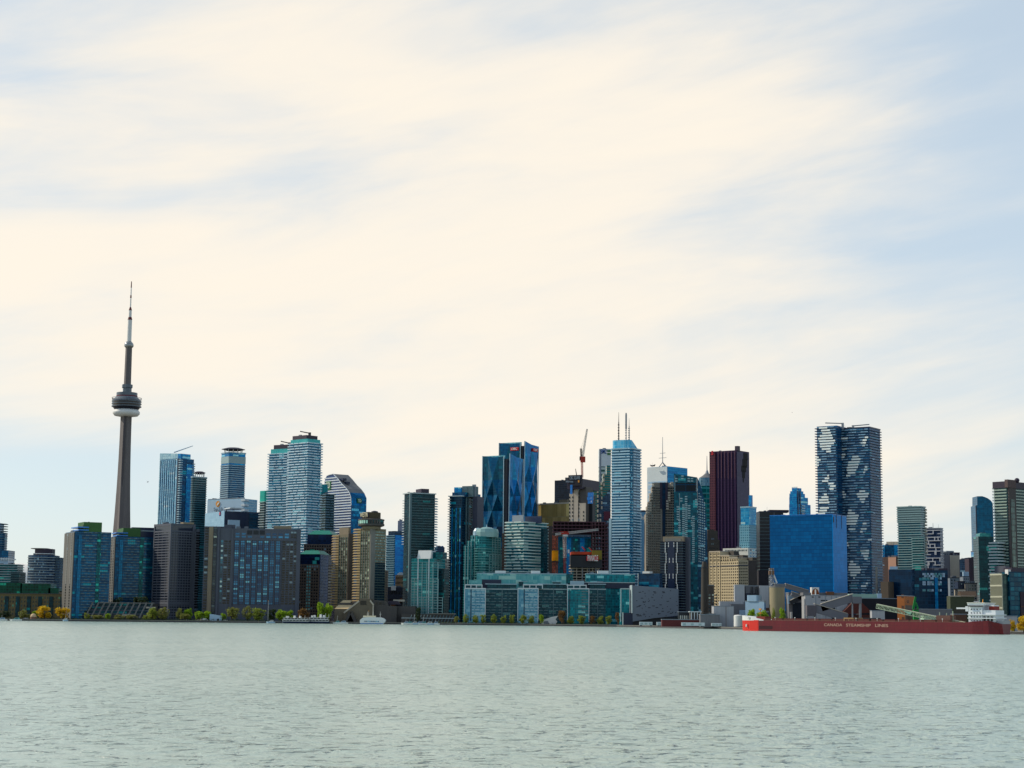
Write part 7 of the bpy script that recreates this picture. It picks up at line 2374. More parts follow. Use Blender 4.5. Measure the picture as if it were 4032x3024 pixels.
c = at('j', 1517, 1330, 1620)
t = thing('silo', 'big round tan concrete silo with a lattice mast on its top', 'silo', (c.x, c.y, G))
rr = (at('j', 1625, 900, 1620).x - at('j', 1410, 900, 1620).x) / 2
zt = at('j', 1517, 905, 1620).z - G
obj('shell', MB().lathe([(rr * .75, 0), (rr * .75, 6), (rr * .98, 15), (rr, 18), (rr, zt)], 48), flat('silo_concrete', '#8f8468', var=.12, streak=.15), t)
obj('rim', MB().lathe([(rr * 1.02, zt - .8), (rr * 1.02, zt + .3)], 48), M['conc_grey'], t)
L = lambda x, y: at('j', x, y, 1620) - Vector((c.x, c.y, G))
p, q = L(1435, 900), L(1432, 640)
obj('mast', MB().truss(p, q, 3.2, 8, .3), M['steel'], t)
obj('mast_head', MB().box(q.x - 2.4, q.x + 2.4, -2, 2, q.z - 6, q.z - 2.5).box(q.x - 1.4, q.x + 1.4, -1.5, 1.5, q.z - 2, q.z), flat('rusty_head', '#7a5a40', var=.2), t)
obj('brace', MB().tube(L(1462, 725), L(1512, 850), .7, None, 6).tube(L(1512, 852), L(1440, 858), .5, None, 6), M['white'], t)
obj('head_house', MB().box(L(1470, 900).x, L(1620, 900).x, -5, 5, zt, L(1500, 862).z), M['shed_grey'], t)

B = works('conveyor_house', 'grey works hall right of the silo with dark bays and a white box', 'factory', 'l', 380, 640, None, 990, 1660, 0, M['shed_grey'], 18)
b = B.bx
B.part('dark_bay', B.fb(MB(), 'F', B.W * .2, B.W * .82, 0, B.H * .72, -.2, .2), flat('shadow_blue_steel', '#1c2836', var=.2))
B.part('white_box', MB().box(b[0] - 1, b[0] + 5, b[2] - 3, b[2] - .3, B.H * .68, B.H * .92), M['pale_blue'])
B.part('white_column', MB().box(b[0] + 1, b[0] + 3, b[2] - 2, b[2] - .3, 0, B.H * .45), M['white'])
for (x0, y0), (x1, y1) in (((330, 890), (660, 985)), ((420, 1000), (560, 1060)), ((400, 1130), (600, 1030))):
    p, q = B.Mi @ at('l', x0, y0, 1650), B.Mi @ at('l', x1, y1, 1650)
    B.part('conveyor', MB().beam(p, q, 4, 4.2), M['shed_grey'] if y0 < 1100 else M['dark_metal'])
    B.part('conveyor_roof', MB().beam(p + Vector((0, -.3, 2.2)), q + Vector((0, -.3, 2.2)), 4.6, .4), M['conc_light'])

B = works('white_works', 'wide white works hall with a rusty vent tower on its roof', 'factory', 'l', 625, 1215, None, 1030, 1610, 0, M['shed_white'], 24)
b = B.bx
v = B.vol(706, 812, None, 912, 5, 8)
o = B.boxpart('vent_tower', (v[0], v[1], v[2], v[3], B.H - .2, v[5]), M['white'])
obj('rust_stain', MB().side([((v[0] + v[1]) / 2 + 3.4 * math.cos(R(a)), B.H + 1 + 5.5 * math.sin(R(a))) for a in range(0, 181, 20)], v[2] - .15, v[2] + .1), flat('rust_orange', '#8a4a22', var=.3), o)
B.part('vent_pipe', MB().tube(((v[0] + v[1]) / 2, v[2] - .6, B.H), ((v[0] + v[1]) / 2, v[2] - .6, v[5] - 2), .7, None, 8), M['white'])
B.boxpart('rear_roof', B.vol(585, 1215, None, 990, 8, 16), M['shed_grey'])
B.part('rusty_box', MB().box(b[0] + B.W * .52, b[0] + B.W * .7, b[2] + 4, b[2] + 9, B.H - .2, B.H + 3.6), flat('rust_brown_box', '#6a452c', var=.2))
for x in (765, 905, 990, 1055):
    u = B.on(x, 1150)[0]
    B.part('seam', B.fb(MB(), 'F', u - .3, u + .3, 0, B.H - .5, -.1, .25), M['grey_metal'])
for x0, x1 in ((835, 930), (1015, 1100)):
    u0, u1, z0, z1 = B.rect(x0, x1, 1090, 1108)
    B.part('slot_window', B.fb(MB(), 'F', u0, u1, z0, z1, -.1, .15), M['dark_metal'])
for x0 in (708, 800):
    u0, u1, z0, z1 = B.rect(x0, x0 + 30, 1042, 1056)
    B.part('slot_window', B.fb(MB(), 'F', u0, u1, z0, z1, -.1, .15), M['dark_metal'])
B.part('lower_shed', MB().side([(b[0] + 26, 0), (b[1] - 20, 0), (b[1] - 20, 6), (b[0] + 44, 11), (b[0] + 26, 7)], b[2] - 12, b[2] - 2), flat('pale_green_shed', '#8c9a8c', var=.12))

t0 = at('l', 1340, 1330, 1560)
t = thing('conveyor_gantry', 'long zigzag grey conveyor bridge on steel legs before the white works hall', 'conveyor', (t0.x, t0.y, G))
L = lambda x, y: at('l', x, y, 1560) - Vector((t0.x, t0.y, G))
g_ = flat('gantry_grey', '#6e6e74', var=.12)
for (x0, y0), (x1, y1), nm in (((840, 1205), (1290, 1065), 'conveyor_bridge'), ((740, 1205), (1210, 1345), 'conveyor_bridge')):
    o = obj(nm, MB().beam(L(x0, y0), L(x1, y1), 4, 7.2 if y0 < y1 else 6.4), g_, t)
    obj('bridge_roof', MB().beam(L(x0, y0) + Vector((0, 0, 3.9)), L(x1, y1) + Vector((0, 0, 3.9)), 4.8, .5), M['conc_light'], o)
p, q = L(1280, 1140), L(1405, 1045)
obj('transfer_house', MB().box(p.x, q.x, -4, 5, p.z, q.z), g_, t)
p, q = L(632, 1320), L(760, 1168)
obj('loading_house', MB().box(p.x, q.x, -4, 5, p.z, q.z), flat('loading_house_wall', '#5c575c', var=.15), t)
for x in (1285, 1388, 1402):
    obj('leg', MB().box(L(x, 1200).x - .5, L(x, 1200).x + .5, -1, 1, 0, L(x, 1140).z), M['steel'], t)
for x in (1020,):
    obj('leg', MB().box(L(x, 1200).x - 1.2, L(x, 1200).x + 1.2, -1, 1, 0, L(x, 1200).z), M['dark_metal'], t)
for x in (640, 750):
    obj('leg', MB().box(L(x, 1200).x - .7, L(x, 1200).x + .7, -1, 1, 0, L(x, 1300).z), M['steel'], t)
c = at('l', 1340, 1340, 1600)
t = thing('sugar_shed', 'steep dark red-brown storage shed under the conveyor transfer house', 'warehouse', (c.x, c.y, G))
L = lambda x, y: at('l', x, y, 1600) - Vector((c.x, c.y, G))
obj('roof', MB().side([(L(1115, 1300).x, L(1115, 1300).z), (L(1290, 1130).x, L(1290, 1130).z), (L(1400, 1110).x, L(1400, 1110).z), (L(1570, 1270).x, L(1570, 1270).z)], 0, 60), flat('ribbed_red_roof', '#54261e', var=.2, streak=.15), t)
obj('wall', MB().box(L(1115, 1300).x + 1, L(1570, 1300).x - 1, .6, 59, 0, L(1115, 1298).z), flat('shed_red_wall', '#4a221c', var=.2), t)
B = works('black_shed', 'long black warehouse roof right of the red-brown storage shed, above the ship', 'warehouse', 'l', 1410, 1960, None, 1072, 1660, 4, flat('black_roof', '#10131c', var=.3, rough=.7), 40)
v = B.vol(1240, 1690, None, 1008, 6, 20, zb=0)
B.boxpart('pale_green_roof', (v[0], v[1], v[2], v[3], v[5] - 8, v[5]), flat('pale_green_cladding', '#8fb0a0', var=.12))
B.boxpart('plant_box', B.vol(1640, 1700, None, 1000, 4, 6, zb=0), M['pale_blue'])
B = works('white_hut', 'pale grey box hut standing beyond the ship letters', 'hut', 'l', 1562, 1745, None, 1245, 1530, 0, M['shed_white'], 8)
B.part('walkway', MB().box(B.bx[0] - 1, B.bx[0] + 10, B.bx[2] - 1.5, B.bx[2], 6, 6.5), M['white'])
B = works('orange_ruin', 'orange-brown crumbling brick block right of the black warehouse', 'building', 't', 462, 565, 700, 650, 1560, 30, flat('orange_old_brick', '#a8622c', var=.25))
for k in range(5):
    B.part('window', B.fb(MB(), 'F', 4 + (k % 2) * 5, 6 + (k % 2) * 5, 8 + k * 5, 11 + k * 5, -.2, .15), M['brick'])
B.part('grey_side', B.fb(MB(), 'R', 0, B.D, 0, B.H * .72, -.2, .5), flat('dull_taupe_wall', '#6a5a4c', var=.15))
c = at('t', 700, 860, 1480)
t = thing('green_crane', 'bright green crane arm standing behind the ship conveyor boom', 'crane', (c.x, c.y, G))
L = lambda x, y: at('t', x, y, 1480) - Vector((c.x, c.y, G))
gr = flat('bright_green_paint', '#0c7a34', var=.15)
obj('arm', MB().beam(L(685, 835), L(716, 665), 1.2, 1.6), gr, t)
obj('stay', MB().tube(L(690, 830), L(720, 740), .7, None, 6).tube(L(720, 740), L(755, 835), .7, None, 6), gr, t)
obj('base', MB().box(L(685, 860).x, L(755, 860).x, -2, 2, 0, L(700, 845).z), gr, t)
obj('hook_block', MB().box(L(738, 820).x, L(752, 820).x, -1, 1, L(745, 835).z, L(745, 790).z), gr, t)

for lab, v, x0, x1, yt, Y, mt in (
        ('pale green shed with dark doors behind the ship, below the boom', 't', 832, 1015, 920, 1440, flat('mint_shed', '#a9c9ac', var=.1)),
        ('low white shed on the quay behind the ship, below the mint shed', 't', 810, 1030, 985, 1420, M['shed_white']),
        ('small red-brown shed behind the ship left of its white bridge', 't', 1250, 1420, 905, 1470, M['brick']),
        ('low grey roof shed far behind the ship boom', 't', 760, 1220, 838, 1560, M['shed_grey']),
        ('pale hut at the far right behind the yellow willows', 't', 1930, 2120, 930, 1420, M['shed_white'])):
    B = works('quay_shed', lab, 'shed', v, x0, x1, None, yt, Y, 0, mt, 12)
    n = max(2, int(B.W / 8))
    for k in range(n):
        B.part('door', B.fb(MB(), 'F', B.W * (k + .25) / n, B.W * (k + .6) / n, 0, B.H * .45, -.1, .15), M['dark_metal'])
# ---------------------------------------------------------------- the long red cargo ship
# its side runs along a line from the bow (far) to the stern (near); local x goes from bow to stern, -y faces the camera
bowp, stp = at('j', 1030, 1500, 1440), at('t', 1975, 1180, 1300)
bowp.z = stp.z = 0
dv = stp - bowp
LEN = dv.length
ang = math.atan2(dv.y, dv.x)
BM = 22.0
bowp += Vector((math.sin(ang), -math.cos(ang), 0)) * (BM / 2)
SH = thing('cargo_ship', 'long dark red cargo ship with white letters and a white bridge at its stern', 'ship', (bowp.x, bowp.y, 0), ang)
SM = (Matrix.Translation(bowp) @ Matrix.Rotation(ang, 4, 'Z'))
SI = SM.inverted()
scam = SI @ CAM


def ship(v, x, y, off=0.0):
    """picture point -> ship frame, on the plane y = off (0 is the near side)"""
    d = SI.to_3x3() @ ray(v, x, y)
    t = (off - scam.y) / d.y
    p = scam + d * t
    return p.x, p.z


BM = 22.0
hd = ship('l', 400, 1382)[1]
hs = ship('t', 1640, 1012)[1]
xs0 = ship('t', 1425, 1030)[0]
hull_red = flat('dark_red_hull', '#68141f', var=.25, rough=.45, scale=.08, streak=.25)
nt, b = nodes(hull_red)                 # rust runs and plate seams
tc = N(nt, 'ShaderNodeTexCoord')
mp = N(nt, 'ShaderNodeMapping', ins={'Vector': tc.outputs['Object'], 'Scale': (.55, .5, .09)})
nz_ = N(nt, 'ShaderNodeTexNoise', ins={'Vector': mp.outputs[0], 'Scale': 1.0, 'Detail': 5.0, 'Roughness': .7})
fr_ = N(nt, 'ShaderNodeMapRange', ins={0: nz_.outputs[0], 1: .56, 2: .72, 3: 0.0, 4: .5}).outputs[0]
old = b.inputs['Base Color'].links[0].from_socket
c_ = mix(nt, fr_, old, lin('#6e3a22'))
sx = N(nt, 'ShaderNodeSeparateXYZ', ins={0: tc.outputs['Object']})
seam = mth(nt, 'MAXIMUM', mth(nt, 'LESS_THAN', mth(nt, 'FRACT', mth(nt, 'MULTIPLY', sx.outputs[0], .085)), .02), mth(nt, 'LESS_THAN', mth(nt, 'FRACT', mth(nt, 'MULTIPLY', sx.outputs[2], .36)), .06))
c_ = mix(nt, mth(nt, 'MULTIPLY', seam, .5), c_, lin('#2c0a10'))
nt.links.new(c_, b.inputs['Base Color'])
lit_bow_red = flat('sunlit_bow_red', '#d02414', var=.1, rough=.4)  # sunlight on the bow is put into a brighter red than the side


def hull_ring(x, half, zt, flare=1.0):
    return [(x, BM / 2 - half, zt), (x, BM / 2 - half * flare, -2.5), (x, BM / 2 + half * flare, -2.5), (x, BM / 2 + half, zt)]


st_ = [(0, 1.0, hd, .3), (2.2, 4.0, hd, .55), (6, 7.0, hd, .8), (12, 9.6, hd, .95), (20, 11, hd, 1), (60, 11, hd, 1)]
x_w = ship('j', 1310, 1380)[0]
mbp, mbh = MB(), MB()
rings = [hull_ring(*a) for a in st_]


def loft(mb, rings):
    n = 4
    o = [p for r_ in rings for p in r_]
    fs = []
    for k in range(len(rings) - 1):
        for i in range(3):
            fs.append((k * n + i, k * n + i + 1, (k + 1) * n + i + 1, (k + 1) * n + i))
        fs.append((k * n + 3, k * n, (k + 1) * n, (k + 1) * n + 3))
    fs += [(3, 2, 1, 0), tuple((len(rings) - 1) * n + i for i in range(4))]
    return mb.add(o, fs)


xr = ship('j', 1245, 1450)[0]
loft(mbp, [hull_ring(*a) for a in st_ if a[0] <= 20] + [hull_ring(max(xr, 21), 11, hd)])
obj('bow', mbp, lit_bow_red, SH)
rear = [hull_ring(max(xr, 21), 11, hd), hull_ring(xs0 - 2, 11, hd), hull_ring(xs0 + 3, 11, hs), hull_ring(LEN - 22, 11, hs + .3), hull_ring(LEN - 10, 10.4, hs + 1.0, .9), hull_ring(LEN, 8.5, hs - 1.5, .6)]
hl = obj('hull', loft(MB(), rear), hull_red, SH)
obj('dark_patch', MB().box(max(xr, 21) + .5, max(xr, 21) + 13, -.06, .2, 1.6, 4.2), flat('dark_side_patch', '#3a1018', var=.3, scale=.6), hl)  # darker red patch low on the side, just behind the bow
# white raised bow bulwark
x1, z1 = ship('j', 1030, 1308)
x2, z2 = ship('j', 1150, 1340)
x3, z3 = ship('j', 1322, 1370)
wb_ = [(0, hd - .3), (x3, hd - .3), (x3, z3), (x2 + 8, z3), (x2, z2), (0, z1)]
pts = []
mb = MB()
for xa, xb in ((0, 2.2), (2.2, 6), (6, 12), (12, x2), (x2, x2 + 8), (x2 + 8, x3)):
    def half(x):
        for (a, h0, _, _), (b_, h1, _, _) in zip(st_[:-1], st_[1:]):
            if a <= x <= b_:
                return h0 + (h1 - h0) * (x - a) / (b_ - a)
        return 11

    def top(x):
        return z1 + (z2 - z1) * x / x2 if x <= x2 else (z2 + (z3 - z2) * (x - x2) / 8 if x < x2 + 8 else z3)
    ha, hb = half(xa) + .1, half(xb) + .1
    mb.add([(xa, BM / 2 - ha, hd - .3), (xb, BM / 2 - hb, hd - .3), (xb, BM / 2 - hb, top(xb)), (xa, BM / 2 - ha, top(xa)),
            (xa, BM / 2 + ha, hd - .3), (xb, BM / 2 + hb, hd - .3), (xb, BM / 2 + hb, top(xb)), (xa, BM / 2 + ha, top(xa))],
           [(0, 1, 2, 3), (5, 4, 7, 6), (3, 2, 6, 7)])
bw = obj('bow_bulwark', mb, M['white'], SH)
me = text_mesh('BAIE ST. PAUL' if False else 'CSL', 2.0, .1)
me.materials.append(M['grey_metal'])
o = link('lettering', me, bw, (12, BM / 2 - half(12) - .25, z3 + .9))
o.rotation_euler = (PI / 2, 0, 0)
obj('anchor', MB().box(8.2, 9.0, 1.6, 2.6, hd * .42, hd * .62).ball((8.6, 1.9, hd * .42), .7, 8, 6), M['white'], SH)
xm, zm = ship('j', 1180, 1210)
mt = obj('foremast', MB().tube((xm, BM / 2, hd), (xm, BM / 2, zm), .5, .3, 6), flat('tan_mast', '#9a7a3a', var=.1), SH)
obj('mast_platform', MB().box(xm - 1.2, xm + 1.2, BM / 2 - 1, BM / 2 + 1, zm - 4, zm - 3.5).box(xm - .9, xm + .9, BM / 2 - 1, BM / 2 + 1, zm - 1.2, zm), M['gold'], mt)
obj('deck_house', MB().box(x2 + 1, x2 + 9, BM / 2 - 5, BM / 2 + 5, hd, z2 + 1), flat('rust_deckhouse', '#7a2c20', var=.2), SH)
# deck edge, hatch coamings, deck gear
obj('deck_rail', MB().box(x3, xs0 - 3, .2, .5, hd + .9, hd + 1.05).box(x3, xs0 - 3, .2, .5, hd, hd + .25), flat('brown_deck_edge', '#8a6a58', var=.2), SH)
ncm = 14
for k in range(ncm):
    xa = x3 + 6 + (xs0 - x3 - 20) * k / ncm
    obj('hatch', MB().box(xa, xa + (xs0 - x3 - 20) / ncm * .84, 3, BM - 3, hd, hd + 1.7), flat('hatch_red', '#5a2020', var=.2) if k == 0 else bpy.data.materials['hatch_red'], SH)
for k in range(9):
    xa = x3 + 10 + (xs0 - x3 - 30) * k / 8
    obj('deck_light', MB().tube((xa, 1.2, hd), (xa, 1.2, hd + 2.2), .14, None, 5).box(xa - .35, xa + .35, .9, 1.5, hd + 2.0, hd + 2.6), M['white'], SH)
x_, z_ = ship('l', 1135, 1400)
x__, z__ = ship('l', 1275, 1342)
mb = MB().box(x_, x__, 3, BM - 3, z__ - 1.0, z__)
for xx_ in (x_, (x_ + x__) / 2 - .4, x__ - .8):
    mb.box(xx_, xx_ + .8, 3, BM - 3, hd, z__ - .9)
obj('hatch_crane', mb, flat('ochre_gantry', '#a8875a', var=.2), SH)
x_, z_ = ship('l', 1400, 1400)
x__, z__ = ship('l', 1540, 1345)
mb = MB().box(x_, x__, 4, BM - 4, z__ - .7, z__)
for xx_ in (x_, x__ - .7):
    mb.box(xx_, xx_ + .7, 4, BM - 4, hd, z__ - .6)
obj('hatch_crane', mb, M['dark_metal'], SH)
# letters on the side
xa, za = ship('l', 880, 1447)
for body, xl, xr_, y in (('CANADA', 882, 1140, 1446), ('STEAMSHIP', 1195, 1545, 1452), ('LINES', 1608, 1792, 1456)):
    p0, p1 = ship('l', xl, y), ship('l', xr_, y)
    letter(hl, body, ((p0[0] + p1[0]) / 2, -.08, (p0[1] + p1[1]) / 2), 3.1, flat('ship_letters', '#b8937f', var=.3, scale=.6, rough=.6), 'F', p1[0] - p0[0], .04, d=.06)
# the long unloading boom
p0, p1 = ship('t', 190, 795, BM / 2), ship('t', 1400, 1030, BM / 2)
bo = flat('pale_green_boom', '#98a890', var=.15)
P0, P1 = (p0[0], BM / 2, p0[1]), (p1[0], BM / 2, p1[1] - 1)
bm_ = obj('boom', MB().truss(P0, P1, 3.2, 30, .32), bo, SH)
obj('boom_belt', MB().beam((P0[0], BM / 2, P0[2] + 1.4), (P1[0], BM / 2, P1[2] + 1.4), 2.6, 1.0), flat('cream_belt_cover', '#c0bfa0', var=.1), bm_)
pa, pb = ship('t', 565, 880, BM / 2), ship('t', 680, 915, BM / 2)
obj('boom_hopper', MB().side([(pa[0], pa[1] + 1), (pb[0], pa[1]), (pb[0] - 2, pb[1]), (pa[0] + 6, pb[1])], BM / 2 - 2, BM / 2 + 2), flat('sea_green_hopper', '#7fae9c', var=.1), bm_)
for x, y0 in ((1050, 880), (1145, 890), (1230, 860)):
    p = ship('t', x, y0, BM / 2)
    obj('boom_post', MB().tube((p[0], BM / 2, hd), (p[0], BM / 2, p[1]), .5, .4, 6), bo, SH)
p, q = ship('t', 1040, 930, BM / 2), ship('t', 1230, 830, BM / 2)
obj('boom_house', MB().box(p[0], q[0], BM / 2 - 5, BM / 2 + 5, hd, p[1] + .5), flat('rusty_boom_house', '#6a4a40', var=.2), SH)
# bridge and accommodation block at the stern
S = lambda x, y: ship('t', x, y, 2.0)
wht = flat('ship_white', '#d6dadc', var=.06, rough=.4)
def block(x0, x1, yt, yb, d0, d1, mat, nm, par=None):
    a, b_ = S(x0, yb), S(x1, yt)
    return obj(nm, MB().box(a[0], b_[0], d0, d1, a[1], b_[1]), mat, par or SH)
acc = block(1448, 1630, 775, 1012, 2, BM - 2, wht, 'accommodation')
block(1625, 1812, 850, 1012, 3, BM - 3, wht, 'rear_house')
br = block(1440, 1665, 752, 782, 1, BM - 1, wht, 'bridge')
block(1448, 1655, 784, 800, .7, 1.2, M['dark_metal'], 'bridge_window', br)
block(1436, 1680, 745, 753, .4, BM - .4, M['letters'], 'bridge_roof', br)
for y in (912, 960):
    block(1445, 1830, y - 5, y + 4, .5, BM - .5, wht, 'deck_walkway', acc)
for x in (1480, 1520, 1560, 1600):
    for y in (830, 880, 935, 985):
        block(x, x + 14, y, y + 14, 1.8, 2.2, M['dark_bay'], 'window', acc)
block(1505, 1600, 852, 862, 1.7, 2.3, flat('pale_blue_letters', '#8fa4b8'), 'name_board', acc)
for x in (1650, 1700, 1750):
    block(x, x + 26, 935, 1000, 2.7, 3.3, M['dark_metal'], 'opening', acc)
fn = block(1700, 1770, 795, 860, 6, BM - 6, flat('funnel_red', '#8a2a20', var=.1), 'funnel')
block(1705, 1765, 778, 800, 6.4, BM - 6.4, wht, 'funnel_top', fn)
p, q = S(1575, 750), S(1578, 695)
ms = obj('signal_mast', MB().tube((p[0], BM / 2, p[1]), (q[0], BM / 2, q[1]), .4, .25, 6), M['gold'], SH)
p = S(1490, 735)
obj('radar', MB().box(p[0] - 2, p[0] + 2, BM / 2 - .5, BM / 2 + .5, p[1], p[1] + .7).tube((p[0], BM / 2, p[1] - 2), (p[0], BM / 2, p[1]), .3, None, 6), M['steel'], ms)
lb = block(1405, 1450, 795, 865, 2, 6, wht, 'boat_davit')
block(1265, 1390, 812, 832, 4, 7, wht, 'lifeboat', lb)
block(1815, 1905, 990, 1040, 4, BM - 4, M['steel'], 'stern_winch')

# ---------------------------------------------------------------- ferries, ships and small boats
def ferry(lab, v, x0, x1, yt, yb, Y, decks=2, masts=()):
    a, b_ = at(v, x0, yb, Y), at(v, x1, yb, Y)
    W = b_.x - a.x
    t = thing('ferry_boat', lab, 'ferry', ((a.x + b_.x) / 2, Y, 0))
    ht = at(v, x0, yt, Y).z
    h1 = ht * .32
    hull = MB().add([(-W / 2, 0, 0), (-W / 2 + 2, -4.5, 0), (W / 2 - 2, -4.5, 0), (W / 2, 0, 0), (W / 2 - 2, 4.5, 0), (-W / 2 + 2, 4.5, 0),
                     (-W / 2 - 1, 0, h1), (-W / 2 + 2, -5, h1), (W / 2 - 2, -5, h1), (W / 2 + 1, 0, h1), (W / 2 - 2, 5, h1), (-W / 2 + 2, 5, h1)],
                    [(5, 4, 3, 2, 1, 0), (6, 7, 8, 9, 10, 11)] + [(i, (i + 1) % 6, 6 + (i + 1) % 6, 6 + i) for i in range(6)])
    hl = obj('hull', hull, M['navy'], t)
    z = h1
    dh = (ht - h1) / (decks + .25)
    for k in range(decks):
        w = W * (.94 - .08 * k)
        o = obj('deck', MB().box(-w / 2, w / 2, -4.4 + k * .4, 4.4 - k * .4, z, z + dh * .92), M['white'], t)
        n = max(4, int(w / 3.2))
        for q in range(n):
            xx = -w / 2 + w * (q + .2) / n
            obj('window', MB().box(xx, xx + w / n * .85, -4.55 + k * .4, -4.3 + k * .4, z + dh * .3, z + dh * .8), M['dark_metal'], o)
        obj('deck_roof', MB().box(-w / 2 - .8, w / 2 + .8, -5 + k * .4, 5 - k * .4, z + dh * .92, z + dh), M['white'], o)
        z += dh
    obj('wheelhouse', MB().box(-W * .36, -W * .26, -2, 2, z, z + dh * .8).box(-W * .365, -W * .255, -2.2, 2.2, z + dh * .8, z + dh * .9), M['white'], t)
    for m_ in masts:
        obj('funnel', MB().lathe([(1.3, z - .2), (1.1, z + dh * m_[1])], 10, (W * m_[0], 0)), M['white'], t)
        obj('mast', MB().tube((W * m_[0] + 5, 0, z - .2), (W * m_[0] + 5, 0, z + dh * m_[1] * 1.4), .2, .1, 5), M['white'], t)
    return t


ferry('nearer left ferry of two moored nose to tail, white over a dark hull', 'e', 245, 620, 1418, 1500, 1838, 2, ((-.05, 1.2), (.15, 1.0)))
ferry('right ferry of the two moored nose to tail, with pale funnels', 'e', 600, 885, 1412, 1500, 1843, 2, ((-.2, 1.1), (.1, 1.5), (.25, 1.1)))
a, b_ = at('e', 1308, 1498, 1840), at('e', 1655, 1498, 1840)
W = b_.x - a.x
t = thing('tour_ship', 'round-ended white tour ship moored before the hotel podium', 'ship', ((a.x + b_.x) / 2, 1840, 0))
ht = at('e', 1480, 1418, 1840).z
prof = [(-W / 2 + 1.5, 0), (W / 2 - 3, 0), (W / 2 - .5, ht * .35), (W / 2, ht * .6), (W / 2 - 2, ht * .85), (W / 2 - 5, ht * .97), (-W / 2 + 10, ht), (-W / 2 + 3, ht * .92), (-W / 2, ht * .6), (-W / 2, ht * .2)]
hl = obj('hull', MB().side(prof, -5.5, 5.5), flat('tour_white', '#dedfdc', var=.05, rough=.35), t)
obj('blue_stripe', MB().box(-W / 2 + .6, W / 2 - 2.5, -5.7, -5.4, .3, ht * .14), flat('blue_stripe', '#3f7fc0'), hl)
for k in range(9):
    obj('window', MB().box(-W * .32 + k * W * .065, -W * .32 + k * W * .065 + W * .045, -5.62, -5.3, ht * .32, ht * .48), M['blue_bay'], hl)
obj('upper_deck', MB().box(-W * .38, W * .1, -4, 4, ht - .2, ht + 1.6), flat('cream_deck', '#e6d8b8', var=.1), t)
for x in (-.22, .0, .28):
    obj('mast', MB().tube((W * x, 0, ht), (W * x, 0, ht + 6), .2, .1, 5).box(W * x - 1, W * x + 1, -.2, .2, ht + 3, ht + 3.2), M['white'], t)

def motor_boat(first, lab, v, x, y, Y, w, k):
    p = at(v, x, y, Y)
    hcol, ccol = [(M['white'], M['pale_blue']), (M['white'], flat('turquoise_cover', '#6fb4b4') if 'tq' not in M else M['tq']), (M['pale_blue'], M['white'])][k % 3]
    t = thing('motor_boat', lab, 'boat', (p.x, Y, 0), 0, 'small boats along the quay')
    n = w / 2
    obj('hull', MB().add([(-n, 0, 0), (-n * .6, -1.6, 0), (n, -1.6, 0), (n, 1.6, 0), (-n * .6, 1.6, 0), (-n * 1.12, 0, 1.7), (-n * .55, -2, 1.6), (n, -2, 1.5), (n, 2, 1.5), (-n * .55, 2, 1.6)],
                         [(4, 3, 2, 1, 0), (5, 6, 7, 8, 9), (0, 1, 6, 5), (1, 2, 7, 6), (2, 3, 8, 7), (3, 4, 9, 8), (4, 0, 5, 9)]), hcol, t)
    obj('cabin', MB().side([(-n * .4, 1.5), (n * .6, 1.5), (n * .55, 3.2), (-n * .05, 3.2)], -1.4, 1.4), ccol, t)
    obj('windscreen', MB().box(-n * .1, n * .5, -1.5, -1.38, 2.2, 2.8), M['dark_bay'], t)
    if k % 2 == 0:
        obj('mast', MB().tube((0, 0, 3), (.6, 0, 3 + 3 + k % 3 * 2.5), .1, .06, 5), M['white'], t)
    return t


names = ['leftmost of the boats moored before the green condo', 'white boat with a blue cabin before the green condo', 'boat with a cream cover, third along before the green condo',
         'turquoise-covered boat before the white-framed green condo', 'white boat before the right end of the green condo', 'white and blue boat under the dark blue tower', 'last boat on the right, where the young trees begin']
for k, (x, w) in enumerate(((1925, 9), (1975, 8), (2040, 9), (2110, 12), (2165, 9), (2245, 11), (2330, 9))):
    motor_boat(k == 0, names[k], 'e', x, 1498, 1842, w, k)
for k, (lab, v, x, w) in enumerate((('dark-hulled white launch at the far left edge of the quay', 'a', 20, 11), ('long white boat near the beige dome at the left', 'a', 215, 12),
                                    ('little white boat under the yellow willows', 'a', 890, 5), ('small white boat right of the two ferries', 'e', 1070, 11),
                                    ('orange and white boat beside the right ferry', 'e', 990, 8), ('small dark boat left of the ferries', 'e', 90, 9))):
    motor_boat(False, lab, v, x, 1520 if v == 'a' else 1497, 1810 if v == 'a' else 1842, w, k)

c = at('a', 452, 1530, 1835)
t = thing('dome_kiosk', 'small round beige dome kiosk left of the yellow willows', 'kiosk', (c.x, c.y, G))
rr = (at('a', 495, 1500, 1835).x - at('a', 410, 1500, 1835).x) / 2
obj('drum', MB().lathe([(rr, 0), (rr, rr * .7)], 24), flat('brown_drum', '#7a5a4a'), t)
obj('dome', MB().ball((0, 0, rr * .68), rr, 24, 10, 1.15, 0.0), flat('beige_dome', '#c9ab84', var=.1), t, None, True)
p = at('o', 1400, 1280, 1868)
t = thing('tent_sculpture', 'small white curved tent sculpture among the young trees', 'sculpture', (p.x, p.y, G))
hh = at('o', 1420, 1190, 1868).z - G
prof = [(-9, 0), (-10, hh * .5), (-6, hh * .55), (2, hh * .85), (9, hh), (6, hh * .6), (8, hh * .3), (6, 0)]
obj('shell', MB().side(prof, -1.5, 1.5), M['white'], t)
obj('opening', MB().side([(-7, 0), (-6, hh * .35), (-2, hh * .4), (-1, 0)], -1.7, -1.4), M['grey_metal'], t)

